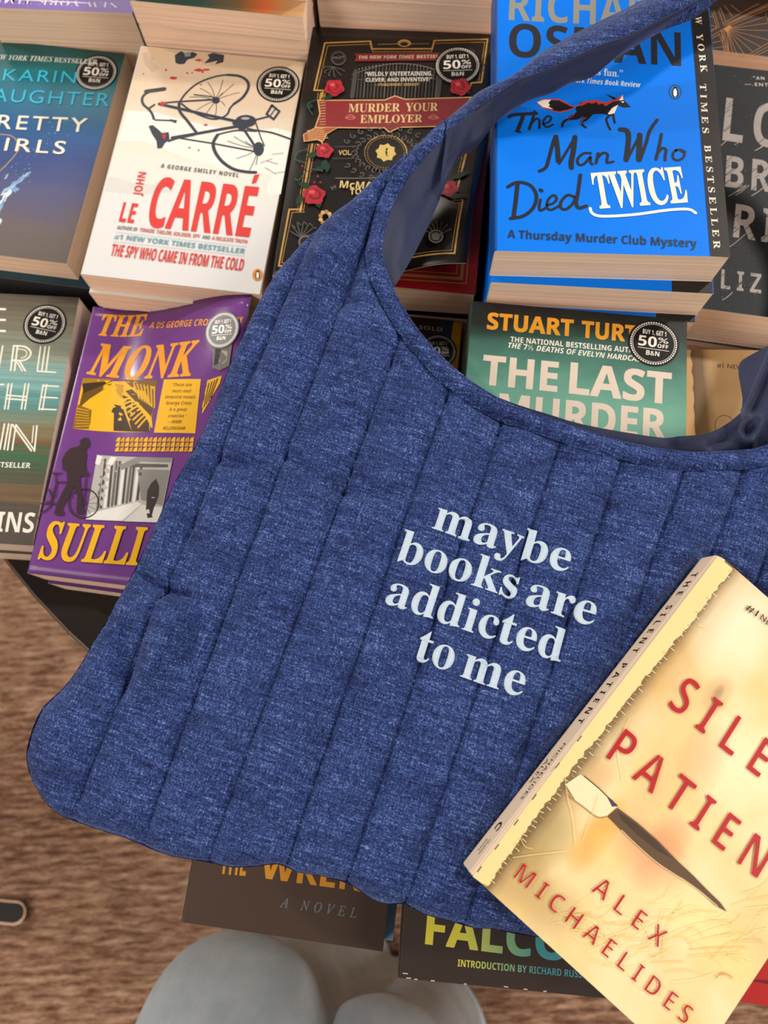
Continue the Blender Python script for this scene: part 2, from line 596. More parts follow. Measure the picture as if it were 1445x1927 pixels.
def make_book(label, dims, t, pose, cover, spine=None, back=None, group=None, warp=None, pages=None, name='paperback_book', top=True, inset=0.25, rnd=1.6):
    """pose: x, y, z of the cover's lower left corner in mm from the lens, yaw, tilt about the foot edge, tilt about the spine (degrees)"""
    w, h = dims
    x, y, z, th, a, b = pose
    th, a, b = (math.radians(q) for q in (th, a, b))
    k = Vector((0, 0, 1))
    d = Vector((math.cos(th), math.sin(th), 0))
    n = Vector((-math.sin(th), math.cos(th), 0))
    n2 = n * math.cos(a) + k * math.sin(a)
    k2 = -n * math.sin(a) + k * math.cos(a)
    d2 = d * math.cos(b) - k2 * math.sin(b)
    k3 = d * math.sin(b) + k2 * math.cos(b)
    o = Vector((x, y, z)) - k3 * t
    M = Matrix((d2, n2, k3)).transposed().to_4x4()
    M.translation = Vector((o.x / 1000, o.y / 1000, CAM_Z + o.z / 1000))
    B = Book()
    B.w, B.h, B.t, B.warp = w, h, t, warp or flat
    B.root = thing(name, label, 'book', M, group)
    nu, nv = (22, 22) if warp else (1, 1)
    r, th_ = min(rnd, t / 3), 0.35
    prof = []                                   # outer outline of the wrapped cover: front, spine, back
    for i in range(nu + 1):
        prof.append((w + (r - w) * i / nu, t, 0))
    for i in range(1, 4):
        q = PI / 2 + PI / 2 * i / 3
        prof.append((r + r * math.cos(q), t - r + r * math.sin(q), 1))
    for i in range(0, 4):
        q = PI + PI / 2 * i / 3
        prof.append((r + r * math.cos(q), r + r * math.sin(q), 1))
    prof.append((w, 0, 2))
    inner = []
    for i, (px, pz, s) in enumerate(prof):
        if s == 0:
            inner.append((px, pz - th_))
        elif s == 2:
            inner.append((px, pz + th_))
        else:
            cz = t - r if pz > t / 2 else r
            L = math.hypot(px - r, pz - cz) or 1
            inner.append((px - (px - r) / L * th_, pz - (pz - cz) / L * th_))
    V, F, S = [], [], []
    m = len(prof)

    def W(px, py, pz):
        if warp and pz > t - 1 and px > r:
            u, v, l = warp(px, py)
            return (u * .001, v * .001, (pz + l) * .001)
        return (px * .001, py * .001, pz * .001)
    for j in range(nv + 1):
        yy = h * j / nv
        V += [W(p[0], yy, p[1]) for p in prof] + [W(p[0], yy, p[1]) for p in inner]
    for j in range(nv):
        a0, b0 = j * 2 * m, (j + 1) * 2 * m
        for i in range(m - 1):
            s = 0 if prof[i + 1][2] == 0 else (2 if i == m - 2 else 1)
            F.append((a0 + i, b0 + i, b0 + i + 1, a0 + i + 1)); S.append(s)
            F.append((a0 + m + i, a0 + m + i + 1, b0 + m + i + 1, b0 + m + i)); S.append(3)
        for i in (0, m - 1):
            F.append((a0 + i, a0 + m + i, b0 + m + i, b0 + i)); S.append(3)
    for j in (0, nv):
        a0 = j * 2 * m
        for i in range(m - 1):
            F.append((a0 + i, a0 + i + 1, a0 + m + i + 1, a0 + m + i)); S.append(3)
    card = m_cover('d9d2c6', 0.6, 'card_edge')
    cv = mesh('cover', V, F, B.root, (cover, spine or cover, back or cover, card), False, S)
    bm = bmesh.new(); bm.from_mesh(cv.data); bmesh.ops.recalc_face_normals(bm, faces=bm.faces[:]); bm.to_mesh(cv.data); bm.free()
    if warp:
        for p in cv.data.polygons:
            p.use_smooth = p.material_index == 0
    # page block: leaves of slightly uneven trim
    rn = random.Random(int(abs(x * 13 + y * 7 + z * 3)))
    L = max(4, int(t / 1.6))
    PV, PF = [], []
    z0, z1 = th_ + .05, t - th_ - .05
    for i in range(L + 1):
        zz = z0 + (z1 - z0) * i / L
        e = rn.uniform(-.12, .12)
        x0 = max(th_ + .1, r * .5 if i in (0, L) else th_ + .1)
        for px, py in ((x0, inset + e), (w - inset + e, inset + e), (w - inset + e, h - inset - e), (x0, h - inset - e)):
            PV.append((px * .001, py * .001, zz * .001))
    for i in range(L):
        for q in range(4):
            PF.append((4 * i + q, 4 * i + (q + 1) % 4, 4 * i + 4 + (q + 1) % 4, 4 * i + 4 + q))
    PF += [(3, 2, 1, 0), (4 * L, 4 * L + 1, 4 * L + 2, 4 * L + 3)]
    mesh('page_block', PV, PF, B.root, (pages or PAGES,))
    return B


def decorate(B, items):
    """lay the printed matter of a cover: lettering, drawings, stickers; one mesh per named part"""
    parts = {}
    order = []
    for lay, it in enumerate(items):
        kind, part, col = it[0], it[1], it[2]
        if kind == 'S':
            cx, cy, r, ang = it[3:7]
            add_sticker(B, cx, cy, r, ang)
            continue
        if kind == 'T':
            v, f = text_shape(it[3], it[4], *it[5:10], it[10], it[11], it[12])
        elif kind == 'P':
            p = it[3]
            pts = [(p[i], p[i + 1]) for i in range(0, len(p), 2)]
            v, f = poly(pts)
        else:
            p = it[3]
            pts = [(p[i], p[i + 1]) for i in range(0, len(p), 2)]
            v, f = ribbon(pts, it[4], it[5], it[6])
        if B.warp is not flat:
            v, f = refine(v, f, 9.0)
        if part not in parts:
            parts[part] = [[], [], [], []]
            order.append(part)
        V, F, S, C = parts[part]
        if col not in C:
            C.append(col)
        c0, zz = len(V), B.t + 0.03 + 0.005 * lay
        for q in v:
            u, w_, l = B.warp(q[0], q[1])
            k = q[2] * .0009 if len(q) > 2 else 0      # each strike of a bold letter lies a hair above the last
            V.append((u * .001, w_ * .001, (zz + k + l + (0.12 if B.warp is not flat else 0)) * .001))
        F.extend(tuple(i + c0 for i in q) for q in f)
        S.extend([C.index(col)] * len(f))
    for part in order:
        V, F, S, C = parts[part]
        o = mesh(part.split('#')[0], V, F, B.root, tuple(ink(c) for c in C), False, S)
        up = o.data
        bm = bmesh.new(); bm.from_mesh(up)
        for fc in bm.faces:
            if fc.normal.z < 0:
                fc.normal_flip()
        bm.to_mesh(up); bm.free()


def add_sticker(B, cx, cy, r, ang):
    e = 1.0
    p0 = Vector((0, 0, 0))

    def at(u, v):
        a, b, l = B.warp(u, v)
        return Vector((a, b, B.t + l))
    p0 = at(cx, cy)
    du = (at(cx + r, cy) - at(cx - r, cy)).normalized()
    dv = (at(cx, cy + r) - at(cx, cy - r)).normalized()
    n = du.cross(dv).normalized()
    lift = 0.25 if B.warp is flat else 0.9
    ca, sa = math.cos(math.radians(ang)), math.sin(math.radians(ang))
    X = du * ca + dv * sa
    X = (X - n * X.dot(n)).normalized()
    Y = n.cross(X)
    M = Matrix((X, Y, n)).transposed().to_4x4() @ Matrix.Diagonal((r * .001, r * .001, .001 * 4, 1))
    M.translation = (p0 + n * lift) * .001
    s = bpy.data.objects.new('price_sticker', STICKER[0])
    COL.objects.link(s)
    s.parent = B.root
    s.matrix_local = M
    q = bpy.data.objects.new('sticker_print', STICKER[1])
    COL.objects.link(q)
    q.parent = s


# ------------------------------------------------------------------ printed matter of every cover
# millimetres from the lower left corner of the cover.
# T: part, ink, words, letter style, baseline x, y, width, cap height, angle, boldness, slant, spacing
# P: filled outline   L: stroke (width, rounded, closed)   S: price sticker (x, y, radius, angle)
ART = {
'PG': [
('L','cover_illustration','b9915c',(37.1,105.4,48,105.2,57.1,105,63.3,100.6,66.7,94.9,65.2,88.5,61.9,80.9,58.4,74.4,53.4,66.6),.87,1,0),
('P','cover_illustration','9fc0dc',(63.2,52,64.9,57,68.8,59.8,69.8,63.9,74.1,66.2,78.6,70.1,76.6,65.3,73.1,62.1,72,58.2,67.9,55.7)),
('P','cover_illustration','dbe8f0',(62.5,39.4,62.9,44.2,65.7,47.2,65.6,51.1,68.9,53.8,71.9,57.9,71.3,53.2,69,49.9,68.8,46.2,65.8,43.3)),
('P','cover_illustration','7ba4cf',(68.3,59.8,69.9,63.6,73.1,65.6,74.1,68.7,77.5,70.4,81.2,73.3,79.4,69.7,76.5,67.3,75.3,64.4,72.1,62.5)),
('P','cover_illustration','9fc0dc',(64.2,29.3,63.2,32.7,64.6,35.3,63.4,38,65.2,40.4,66.4,43.7,67.2,40.4,66.3,37.7,67.2,35,65.7,32.6)),
('P','cover_illustration','dbe8f0',(63,50.4,64.8,53.1,67.6,54.3,68.8,56.5,71.8,57.4,75.2,59.2,73.3,56.6,70.6,55.2,69.4,53.1,66.4,52)),
('P','cover_illustration','7ba4cf',(66.6,33.4,65.9,37.3,66.7,40.9,65.9,43.9,67,47.4,67.7,51.9,68.3,48,67.8,44.3,68.4,41.3,67.5,37.8)),
('P','cover_illustration','9fc0dc',(75.1,68.8,76,70.8,77.7,71.7,78.2,73.3,80,74,82,75.3,81.1,73.4,79.5,72.3,78.9,70.8,77.2,70)),
('P','cover_illustration','dbe8f0',(66.5,21.3,65.6,23.6,66,25.8,65.1,27.6,65.8,29.7,66.1,32.5,66.9,30.1,66.7,27.9,67.5,26.1,66.9,24)),
('P','cover_illustration','7ba4cf',(70.6,56.1,70.9,58.7,72.7,58,72.7,60.4,74.7,59.1,76.7,58.8,76.3,56.6,74.8,56.7,74.6,54.6,72.7,55.6)),
('P','cover_illustration','9fc0dc',(62.9,64.9,62.5,66.5,63.2,67.5,62.8,68.8,63.7,69.8,64.5,71.2,64.7,69.7,64.2,68.5,64.6,67.2,63.7,66.2)),
('P','cover_illustration','dbe8f0',(67.8,28.4,66.9,31.1,68.3,30,67.4,32.7,69.1,30.9,70.5,30.3,71.1,27.9,70.1,28.3,70.9,26,69.3,27.4)),
('P','cover_illustration','9fc4d4',(95.8,118.9,95.9,119.2,96.2,119,96.1,118.7)),
('P','cover_illustration','9fc4d4',(91.1,126.6,91.4,127.1,92,126.7,91.7,126.1)),
('P','cover_illustration','9fc4d4',(79.6,77.8,79.8,78.2,80.1,77.9,79.9,77.6)),
('P','cover_illustration','9fc4d4',(96.1,124.2,96.4,124.8,97,124.3,96.7,123.7)),
('P','cover_illustration','9fc4d4',(75.7,87.2,75.9,87.5,76.2,87.3,76,87)),
('P','cover_illustration','9fc4d4',(83.8,121.1,84.1,121.7,84.7,121.2,84.4,120.7)),
('P','cover_illustration','9fc4d4',(79.3,72.6,79.5,73.1,80,72.7,79.8,72.2)),
('P','cover_illustration','9fc4d4',(87.6,97.3,87.7,97.6,88,97.4,87.8,97.1)),
('P','cover_illustration','9fc4d4',(74.6,76.4,74.7,76.7,75.1,76.4,74.9,76.1)),
('P','cover_illustration','9fc4d4',(64.9,76.6,65.2,77.2,65.8,76.7,65.5,76.2)),
('P','cover_illustration','9fc4d4',(80.7,97.8,80.9,98.2,81.3,97.9,81.1,97.5)),
('P','cover_illustration','9fc4d4',(93.8,118.2,94,118.5,94.2,118.3,94.1,118)),
('P','cover_illustration','9fc4d4',(94.3,137.9,94.5,138.3,94.9,138,94.7,137.5)),
('P','cover_illustration','9fc4d4',(81.7,89.8,81.9,90.1,82.2,89.9,82.1,89.6)),
('P','cover_illustration','9fc4d4',(90.2,102.3,90.4,102.7,90.7,102.4,90.6,102.1)),
('P','cover_illustration','9fc4d4',(87.3,117,87.5,117.4,88,117.1,87.7,116.6)),
('P','cover_illustration','9fc4d4',(74.8,72.8,75,73.1,75.3,72.9,75.1,72.6)),
('P','cover_illustration','9fc4d4',(74.5,85.5,74.7,85.8,75,85.6,74.8,85.2)),
('P','cover_illustration','9fc4d4',(92.4,125.2,92.7,125.7,93.2,125.3,92.9,124.8)),
('P','cover_illustration','9fc4d4',(78.8,77.1,79.1,77.7,79.7,77.3,79.4,76.7)),
('P','cover_illustration','9fc4d4',(98.6,124.7,98.9,125.2,99.5,124.8,99.2,124.3)),
('P','cover_illustration','9fc4d4',(91.2,111.8,91.5,112.3,92.1,111.9,91.8,111.3)),
('P','cover_illustration','9fc4d4',(93.1,112.6,93.2,112.9,93.5,112.6,93.4,112.4)),
('P','cover_illustration','9fc4d4',(91,112.4,91.1,112.6,91.3,112.4,91.2,112.2)),
('P','cover_illustration','9fc4d4',(102.4,128.4,102.6,128.7,103,128.4,102.8,128.1)),
('P','cover_illustration','9fc4d4',(101.2,110.8,101.4,111.2,101.8,110.9,101.6,110.5)),
('P','cover_illustration','9fc4d4',(94.1,123.1,94.2,123.4,94.5,123.1,94.4,122.8)),
('P','cover_illustration','9fc4d4',(80.5,88.7,80.7,89.1,81.2,88.8,80.9,88.4)),
('P','cover_illustration','9fc4d4',(93.4,120.8,93.6,121.2,94.1,120.9,93.8,120.4)),
('P','cover_illustration','9fc4d4',(69.5,74.1,69.7,74.5,70.2,74.2,69.9,73.8)),
('P','cover_illustration','9fc4d4',(91,120.2,91.2,120.6,91.6,120.3,91.4,119.9)),
('P','cover_illustration','9fc4d4',(95.5,127.1,95.8,127.6,96.2,127.2,96,126.8)),
('P','cover_illustration','9fc4d4',(98.5,132.7,98.7,133.1,99,132.8,98.9,132.5)),
('P','cover_illustration','9fc4d4',(93,123.9,93.2,124.2,93.4,124,93.3,123.7)),
('P','cover_illustration','9fc4d4',(60.6,76.3,60.8,76.7,61.2,76.4,61,76)),
('P','cover_illustration','9fc4d4',(67.7,80.2,68,80.7,68.5,80.3,68.2,79.8)),
('P','cover_illustration','9fc4d4',(87.2,101.2,87.5,101.8,88,101.3,87.7,100.8)),
('P','cover_illustration','9fc4d4',(75.9,76.3,76.2,76.8,76.7,76.4,76.4,75.9)),
('P','cover_illustration','9fc4d4',(70,87.2,70.2,87.6,70.7,87.3,70.5,86.9)),
('P','cover_illustration','9fc4d4',(77.9,94.6,78.3,95.2,78.9,94.7,78.5,94.1)),
('P','cover_illustration','9fc4d4',(82.3,65.6,82.6,66.2,83.2,65.7,82.9,65.1)),
('P','cover_illustration','9fc4d4',(88.5,88.6,88.6,88.8,88.9,88.6,88.7,88.3)),
('P','cover_illustration','9fc4d4',(70.7,70.5,70.8,70.8,71.1,70.6,71,70.3)),
('P','cover_illustration','9fc4d4',(74,95.2,74.3,95.8,74.9,95.3,74.6,94.8)),
('P','cover_illustration','9fc4d4',(101.2,123.6,101.3,123.9,101.6,123.7,101.4,123.5)),
('P','cover_illustration','9fc4d4',(80.7,70.6,81,71.1,81.5,70.7,81.2,70.2)),
('P','cover_illustration','9fc4d4',(66,77.5,66.1,77.8,66.4,77.6,66.3,77.3)),
('P','cover_illustration','9fc4d4',(78.1,80.9,78.4,81.4,78.9,81,78.6,80.4)),
('P','cover_illustration','9fc4d4',(84.5,104.5,84.6,104.7,84.8,104.5,84.7,104.3)),
('P','cover_illustration','9fc4d4',(74.4,93.9,74.6,94.4,75.1,94,74.9,93.5)),
('P','cover_illustration','9fc4d4',(91.9,121.6,92.2,122.1,92.6,121.7,92.4,121.3)),
('P','cover_illustration','9fc4d4',(100.1,146.4,100.3,146.6,100.6,146.4,100.4,146.2)),
('P','cover_illustration','9fc4d4',(79.9,92.9,80.1,93.2,80.4,93,80.3,92.6)),
('P','cover_illustration','9fc4d4',(82.3,119.3,82.5,119.5,82.7,119.3,82.6,119)),
('P','cover_illustration','9fc4d4',(87.6,136.6,87.9,137,88.3,136.7,88.1,136.3)),
('P','cover_illustration','9fc4d4',(88.9,114.2,89,114.4,89.3,114.2,89.1,114)),
('P','cover_illustration','9fc4d4',(76,71.6,76.3,72.2,76.8,71.8,76.5,71.2)),
('P','cover_illustration','9fc4d4',(86.5,110.8,86.8,111.4,87.3,110.9,87,110.3)),
('P','cover_illustration','9fc4d4',(97.4,121.6,97.6,121.9,97.9,121.6,97.7,121.3)),
('P','cover_illustration','9fc4d4',(87.3,104.3,87.4,104.5,87.6,104.3,87.5,104.1)),
('T','author_lettering','dfe6dc','NEW YORK TIMES','sbi',19.9,174,52.1,4.8,4.7,0,0,1),
('T','author_lettering','dfe6dc','BESTSELLER','sb',73.2,178.2,35.5,4.5,3.5,0,0,1),
('T','author_lettering','35b4d4','KARIN','r',36.3,155.1,59.5,11.2,4.9,0,0,1.15),
('T','author_lettering','35b4d4','SLAUGHTER','r',12.8,132.9,115,12.3,4.4,0,0,1.15),
('T','title_lettering','f2ead6','PRETTY','r',30.4,108.7,85,12.8,4.7,.006,0,1.25),
('T','title_lettering','f2ead6','GIRLS','r',34.8,89.4,68.8,11.6,3.5,.006,0,1.25),
('S','price_sticker','',110,172.5,17.4,2.6),
],
'LC': [
('P','cover_illustration','f1ece2',(2.8,138,23.9,138.6,58.5,133,92.4,129.3,116,136.1,128.2,133.7,129,80.9,118,77.7,119.6,96.5,82,97.5,47.7,104.6,19.5,112.7,2.7,110.6)),
('P','cover_illustration','d8d6d2',(2.4,80.1,10.5,79.2,20.8,76.8,35.4,77.6,54.2,73.5,29.2,68.5,2.4,67.4)),
('P','cover_illustration','e3e1dd',(87,71.1,127.9,80.8,128.1,73.4,103.8,67.7,41.2,58)),
('P','cover_illustration','cdb196',(3.3,190.6,7.3,191.9,8.5,188,13.5,187.3,12.6,183.5,18.7,178.9,14.7,173.5,7.1,180.8)),
('P','cover_illustration','353b47',(30.3,184.6,28.3,191.6,32.3,195.8,38,193.1,40.8,196.2,45.4,194.6,43.5,190.9,38.9,188.7,37.2,184.4,33.4,183.6)),
('P','cover_illustration','353b47',(52.1,186.6,55.2,192.3,53,194.9,56.9,197.1,65.8,196.1,66.3,189.6,60.6,186.8,61.6,190.4,56.9,188.4)),
('P','cover_illustration','8a8d92',(34.8,194.4,39.1,195.8,40.6,192,36.4,190.9)),
('P','cover_illustration','c8323a',(34.2,171,34,170.1,32.3,169.3,30.4,169.5,28.2,169.7,29.3,170.8,29.3,172,31.7,171.8,33.9,172.1)),
('P','cover_illustration','c8323a',(53.7,180.7,51.4,179.7,50.2,178.6,47.8,178.9,45.6,179.2,45.5,180.2,47.3,181,49.5,181.8,51.1,181.1)),
('P','cover_illustration','c8323a',(56.9,181.5,57.4,180.8,55.4,180.4,53.7,180.2,52.3,180.6,52.6,181.3,53.1,182.1,55.1,182,57.2,182.3)),
('P','cover_illustration','c8323a',(50.7,189.5,49,188.8,48.1,188,46.3,188.2,44.7,188.4,44.7,189.2,46,189.7,47.6,190.4,48.8,189.8)),
('P','cover_illustration','c8323a',(66,132.5,65.1,131.9,64.5,131.3,63.3,131.4,62.6,131.8,62.1,132.4,63.2,132.9,64.1,133.5,64.8,132.9)),
('P','cover_illustration','c8323a',(42,176.4,41.9,175.9,41.4,175.5,40.8,175.7,40,175.8,40.3,176.4,40.3,177.1,41.1,176.9,41.8,177)),
('P','cover_illustration','c8323a',(25.2,177.2,25.5,176.5,24.8,176.4,24.2,176.1,23.9,176.8,23.6,177.4,23.9,178,24.5,178.1,25.1,178)),
('P','cover_illustration','c8323a',(9,171.8,8.9,171.4,8.5,171.2,8,171.1,7.8,171.5,7.4,171.9,7.9,172.1,8.3,172.5,8.6,172.1)),
('P','cover_illustration','c8323a',(54.2,167.4,54.3,166.9,53.6,166.8,53,166.7,52.4,166.9,52.6,167.3,52.7,167.8,53.4,167.7,54.2,167.9)),
('P','cover_illustration','c8323a',(45.3,177.2,45.2,176.7,44.9,176.5,44.4,176.3,44.2,176.9,43.8,177.4,44.3,177.6,44.6,178.1,45,177.6)),
('P','cover_illustration','c8323a',(56.8,111.5,56.9,110.9,56.1,110.8,55.5,110.5,55.3,111.1,54.7,111.6,55.4,111.9,55.9,112.2,56.5,111.9)),
('P','cover_illustration','c8323a',(64.1,110.1,63.7,109.7,63.5,109.1,62.9,109.4,62.4,109.6,62.3,110.1,62.6,110.5,63.1,110.9,63.5,110.4)),
('P','cover_illustration','c8323a',(53.3,179.2,53,178.3,53,177.2,52.3,178,51.6,178.3,51.6,179.5,51.6,180.5,52.2,180.7,52.8,180.1)),
('L','bicycle_drawing','3a404c',(40.8,150.1,43.5,157.8,50,167.3,60.4,174.6,71.5,178.4,80.9,178.3,87,175,89.2,168.8,86.7,160.1,81.6,153.5,79.1,148.8,78.1,143.6,73.9,139.6,67.5,138,57,140.6,47.7,145,42.3,148.7),1.49,1,0),
('L','bicycle_drawing','3a404c',(71.5,178.4,80.9,178.3,87.4,174.6,89.4,168.4,86.8,159.7,81.3,153.1),2.16,1,0),
('L','bicycle_drawing','3a404c',(66.8,154.5,60.8,160.5,53.2,164),.41,1,0),
('L','bicycle_drawing','3a404c',(66.8,154.5,63.1,163.6,57.9,170.2),.41,1,0),
('L','bicycle_drawing','3a404c',(66.8,154.5,68.7,165.3,69.1,173.6),.41,1,0),
('L','bicycle_drawing','3a404c',(66.8,154.5,73.2,164,78,171),.41,1,0),
('L','bicycle_drawing','3a404c',(66.8,154.5,75.9,160.4,83.6,163.7),.41,1,0),
('L','bicycle_drawing','3a404c',(66.8,154.5,69.8,159.6,71.2,162.2),.41,1,0),
('L','bicycle_drawing','3a404c',(66.8,154.5,61.5,150.7,54.6,144.3),.41,1,0),
('L','bicycle_drawing','3a404c',(66.8,154.5,65.1,149.1,61.9,141.2),.41,1,0),
('L','bicycle_drawing','3a404c',(66.8,154.5,69,148.6,69.6,140.2),.41,1,0),
('L','bicycle_drawing','3a404c',(66.8,154.5,57.8,156.2,47.3,155.3),.41,1,0),
('L','bicycle_drawing','3a404c',(66.8,154.5,71.7,153.9,75.1,150.7),.41,1,0),
('P','bicycle_drawing','3a404c',(70.2,155.1,70,153.2,68.8,151.9,66.9,151.7,65.3,152.6,64.3,154.4,64.5,156.3,65.8,157.6,67.6,157.8,69.3,156.9)),
('L','bicycle_drawing','3a404c',(25.5,146.7,38.4,149.8,66.7,155.3),1.49,1,0),
('L','bicycle_drawing','3a404c',(50.2,157.7,63.8,157.3,66.7,155.3),.99,1,0),
('L','bicycle_drawing','3a404c',(26,146.3,41.2,144.2,63.6,141,86.7,138),2.47,0,0),
('L','bicycle_drawing','3a404c',(40.6,148.5,42.5,141.8,50,133.9,58.5,124.8),2.14,1,0),
('L','bicycle_drawing','3a404c',(41.6,118.3,60.2,124.4,89,134.4),2.45,0,0),
('L','bicycle_drawing','3a404c',(48.2,118.5,71.6,117.1,106.7,113.8),1.3,0,0),
('L','bicycle_drawing','3a404c',(26.6,159.2,19.8,158,13.8,154.1,12.1,149.4,14.2,144.5,19.5,140.4,22.6,136.8,24.7,132.8),1.82,1,0),
('L','bicycle_drawing','3a404c',(13.7,156.2,26.8,160),3.33,0,0),
('L','bicycle_drawing','3a404c',(19.2,141.6,22.5,145.3),1.49,0,0),
('L','bicycle_drawing','3a404c',(26,132,41.5,133.2),1.31,0,0),
('L','bicycle_drawing','3a404c',(37.6,133.4,41.2,131.9),1.64,0,0),
('P','bicycle_drawing','c8323a',(30.8,147.3,30.4,146,28.9,145.3,27.1,145.6,26.2,146.8,26.6,148.1,28.1,148.8,29.9,148.5)),
('L','bicycle_drawing','3a404c',(89,134.4,100.1,132.2,113.5,131.5,128.6,127.6),1.46,1,0),
('L','bicycle_drawing','3a404c',(74.2,124.8,81.1,128,89.7,130.6,102,131.3),1.3,1,0),
('L','bicycle_drawing','3a404c',(74.4,124.8,72.6,117.3,75.7,109.6,82.7,102.1,91.8,97.2,101.4,96.1,107.9,96.5),2.42,1,0),
('L','bicycle_drawing','3a404c',(91.7,133.1,100.2,122.6,106.7,113.8),1.78,0,0),
('L','bicycle_drawing','3a404c',(100.7,138.1,106,127.1,110.3,119.6),.81,0,0),
('L','bicycle_drawing','3a404c',(84.5,136.2,92.1,131.2),2.61,0,0),
('P','bicycle_drawing','3a404c',(100.7,140.1,100.6,138.4,99.8,136.8,98.3,135.4,96.3,134.3,93.9,133.8,91.4,133.8,89.1,134.3,87.2,135.2,85.8,136.6,85.1,138.2,85.2,139.9,86,141.5,87.5,142.9,89.6,143.9,91.9,144.5,94.4,144.5,96.7,144,98.7,143.1,100,141.7)),
('P','bicycle_drawing','a9a7a2',(95.4,141.8,94.9,141,93.4,140.4,91.4,140.2,89.7,140.4,88.9,141,89.4,141.7,91,142.4,93,142.6,94.7,142.4)),
('P','bicycle_drawing','3a404c',(110.4,116.9,110.5,114.3,109.8,112.1,108.5,110.7,106.8,110.5,105,111.5,103.6,113.4,102.7,116,102.7,118.6,103.3,120.8,104.7,122.2,106.4,122.4,108.2,121.4,109.6,119.5)),
('L','bicycle_drawing','3a404c',(99.4,140.9,109.7,145.5),1.47,0,0),
('L','bicycle_drawing','3a404c',(109.7,155.3,116.1,150.6,113.1,143.2,107.1,147.1,109.7,155.3),1.64,0,0),
('L','bicycle_drawing','3a404c',(113,153.4,109.8,145.1),.82,0,0),
('P','bicycle_drawing','3a404c',(22.2,126.2,25,127.3,28.9,124.7,33.3,121.3,38,122.7,39.9,116.7,37.1,112.9,36,108.6,32.8,107.8,30.8,114.1,25.9,120)),
('P','bicycle_drawing','c8323a',(33.3,119.8,36.4,120.9,36.5,115.5,34.6,118)),
('L','bicycle_drawing','3a404c',(39.6,115.1,44.9,118.1,57.3,122.7),1.79,0,0),
('L','bicycle_drawing','3a404c',(106.6,116.4,105.1,105.9,103.2,97.3),.4,1,0),
('L','bicycle_drawing','3a404c',(106.6,116.4,107,108.5,107.1,102.5),.4,1,0),
('L','bicycle_drawing','3a404c',(106.6,116.4,101.2,118.3,95.4,122),.4,1,0),
('L','bicycle_drawing','3a404c',(106.6,116.4,96.8,119.7,86.6,124.8),.41,1,0),
('L','bicycle_drawing','3a404c',(106.6,116.4,94.7,117.5,82.5,120.4),.41,1,0),
('L','bicycle_drawing','3a404c',(106.6,116.4,99.3,110.4,91.7,106.2),.4,1,0),
('L','bicycle_drawing','8a8177',(113.8,101.4,122.8,96.9),.4,0,0),
('L','bicycle_drawing','8a8177',(116.7,113.1,125.3,115.1),.4,0,0),
('L','bicycle_drawing','8a8177',(114.5,107.1,122.9,105.3),.4,0,0),
('L','bicycle_drawing','8a8177',(110,104.7,118.1,109.5),.4,0,0),
('L','bicycle_drawing','8a8177',(122.6,97.8,128.8,99.5),.4,0,0),
('T','series_lettering','5f6166','A GEORGE SMILEY NOVEL','ss',38.4,91.9,57.9,3.5,-1.1,0,0,1.25),
('T','author_lettering','d9413c','JOHN','ss',29.3,66.7,19.9,5.8,90.3,0,0,1),
('T','author_lettering','d9413c','LE','ss',18.1,44.2,10.7,16.1,-.6,0,0,1),
('T','author_lettering','d9413c','CARRE','ss',38,42.9,74.9,40.8,.4,.004,0,1),
('P','author_lettering','d9413c',(106.8,86.5,107.4,94,111,95.4,109.8,87.8)),
('T','series_lettering','77777a','AUTHOR OF','ss',18.1,37.9,14.9,3,.3,0,0,1),
('T','series_lettering','c9605a','TINKER, TAILOR, SOLDIER, SPY','ss',34.6,38,43.7,3,-.1,0,0,1),
('T','series_lettering','77777a','AND','ss',79.9,37.9,5.6,3,-.2,0,0,1),
('T','series_lettering','c9605a','A DELICATE TRUTH','ss',87,37.9,25.2,3,-.1,0,0,1),
('L','series_lettering','9fb0b5',(18.3,35.4,112.5,35.4),.25,0,0),
('L','series_lettering','9fb0b5',(18.1,27.8,112.3,28),.25,0,0),
('T','series_lettering','6fa0ae','#1 NEW YORK TIMES BESTSELLER','ss',17.9,30,94.1,4,-.2,0,0,1),
('T','title_lettering','d9413c','THE SPY WHO CAME IN FROM THE COLD','ss',18.2,16.5,94.8,9.4,-.2,0,0,1),
('P','publisher_logo','e08a3a',(127.4,15,127.5,13.5,127.2,12.2,126.7,11.1,125.8,10.3,124.8,10,123.8,10.1,122.7,10.6,121.8,11.5,121.1,12.7,120.7,14.1,120.6,15.6,120.8,16.9,121.4,18,122.2,18.8,123.2,19.2,124.3,19.1,125.3,18.5,126.3,17.6,127,16.4)),
('P','publisher_logo','e08a3a',(127,14.9,127.1,13.6,126.8,12.4,126.4,11.4,125.6,10.8,124.8,10.4,123.8,10.5,122.9,11,122.1,11.8,121.4,12.9,121.1,14.2,121,15.5,121.2,16.7,121.7,17.7,122.4,18.4,123.3,18.7,124.2,18.6,125.2,18.1,126,17.3,126.6,16.2)),
('P','publisher_logo','221c1a',(123,17.8,123.9,18.1,124.4,17.5,125.1,17.3,124.5,16.8,125.7,14.8,126.1,13,125.9,11.7,123.7,11.3,122.9,12.6,122.4,14.6,122.8,16.5)),
('P','publisher_logo','f4efe4',(123.4,16.7,124.1,16.7,125,14.9,125.3,12.9,125,11.8,124.1,11.8,123.4,13.2,123,15)),
('S','price_sticker','',111,174.4,16.2,2.1),
],
'MU': [
('L','gilt_border','c89a52',(12,198.3,46.2,201.6,48.1,194.6,93.2,197.1,94,204.7,133.5,208,131.8,168.8,124.3,167.8,123.8,162.6),1.14,0,0),
('L','gilt_border','c89a52',(12,198.3,9.4,154.9,16.4,155,15.9,148.9),1.15,0,0),
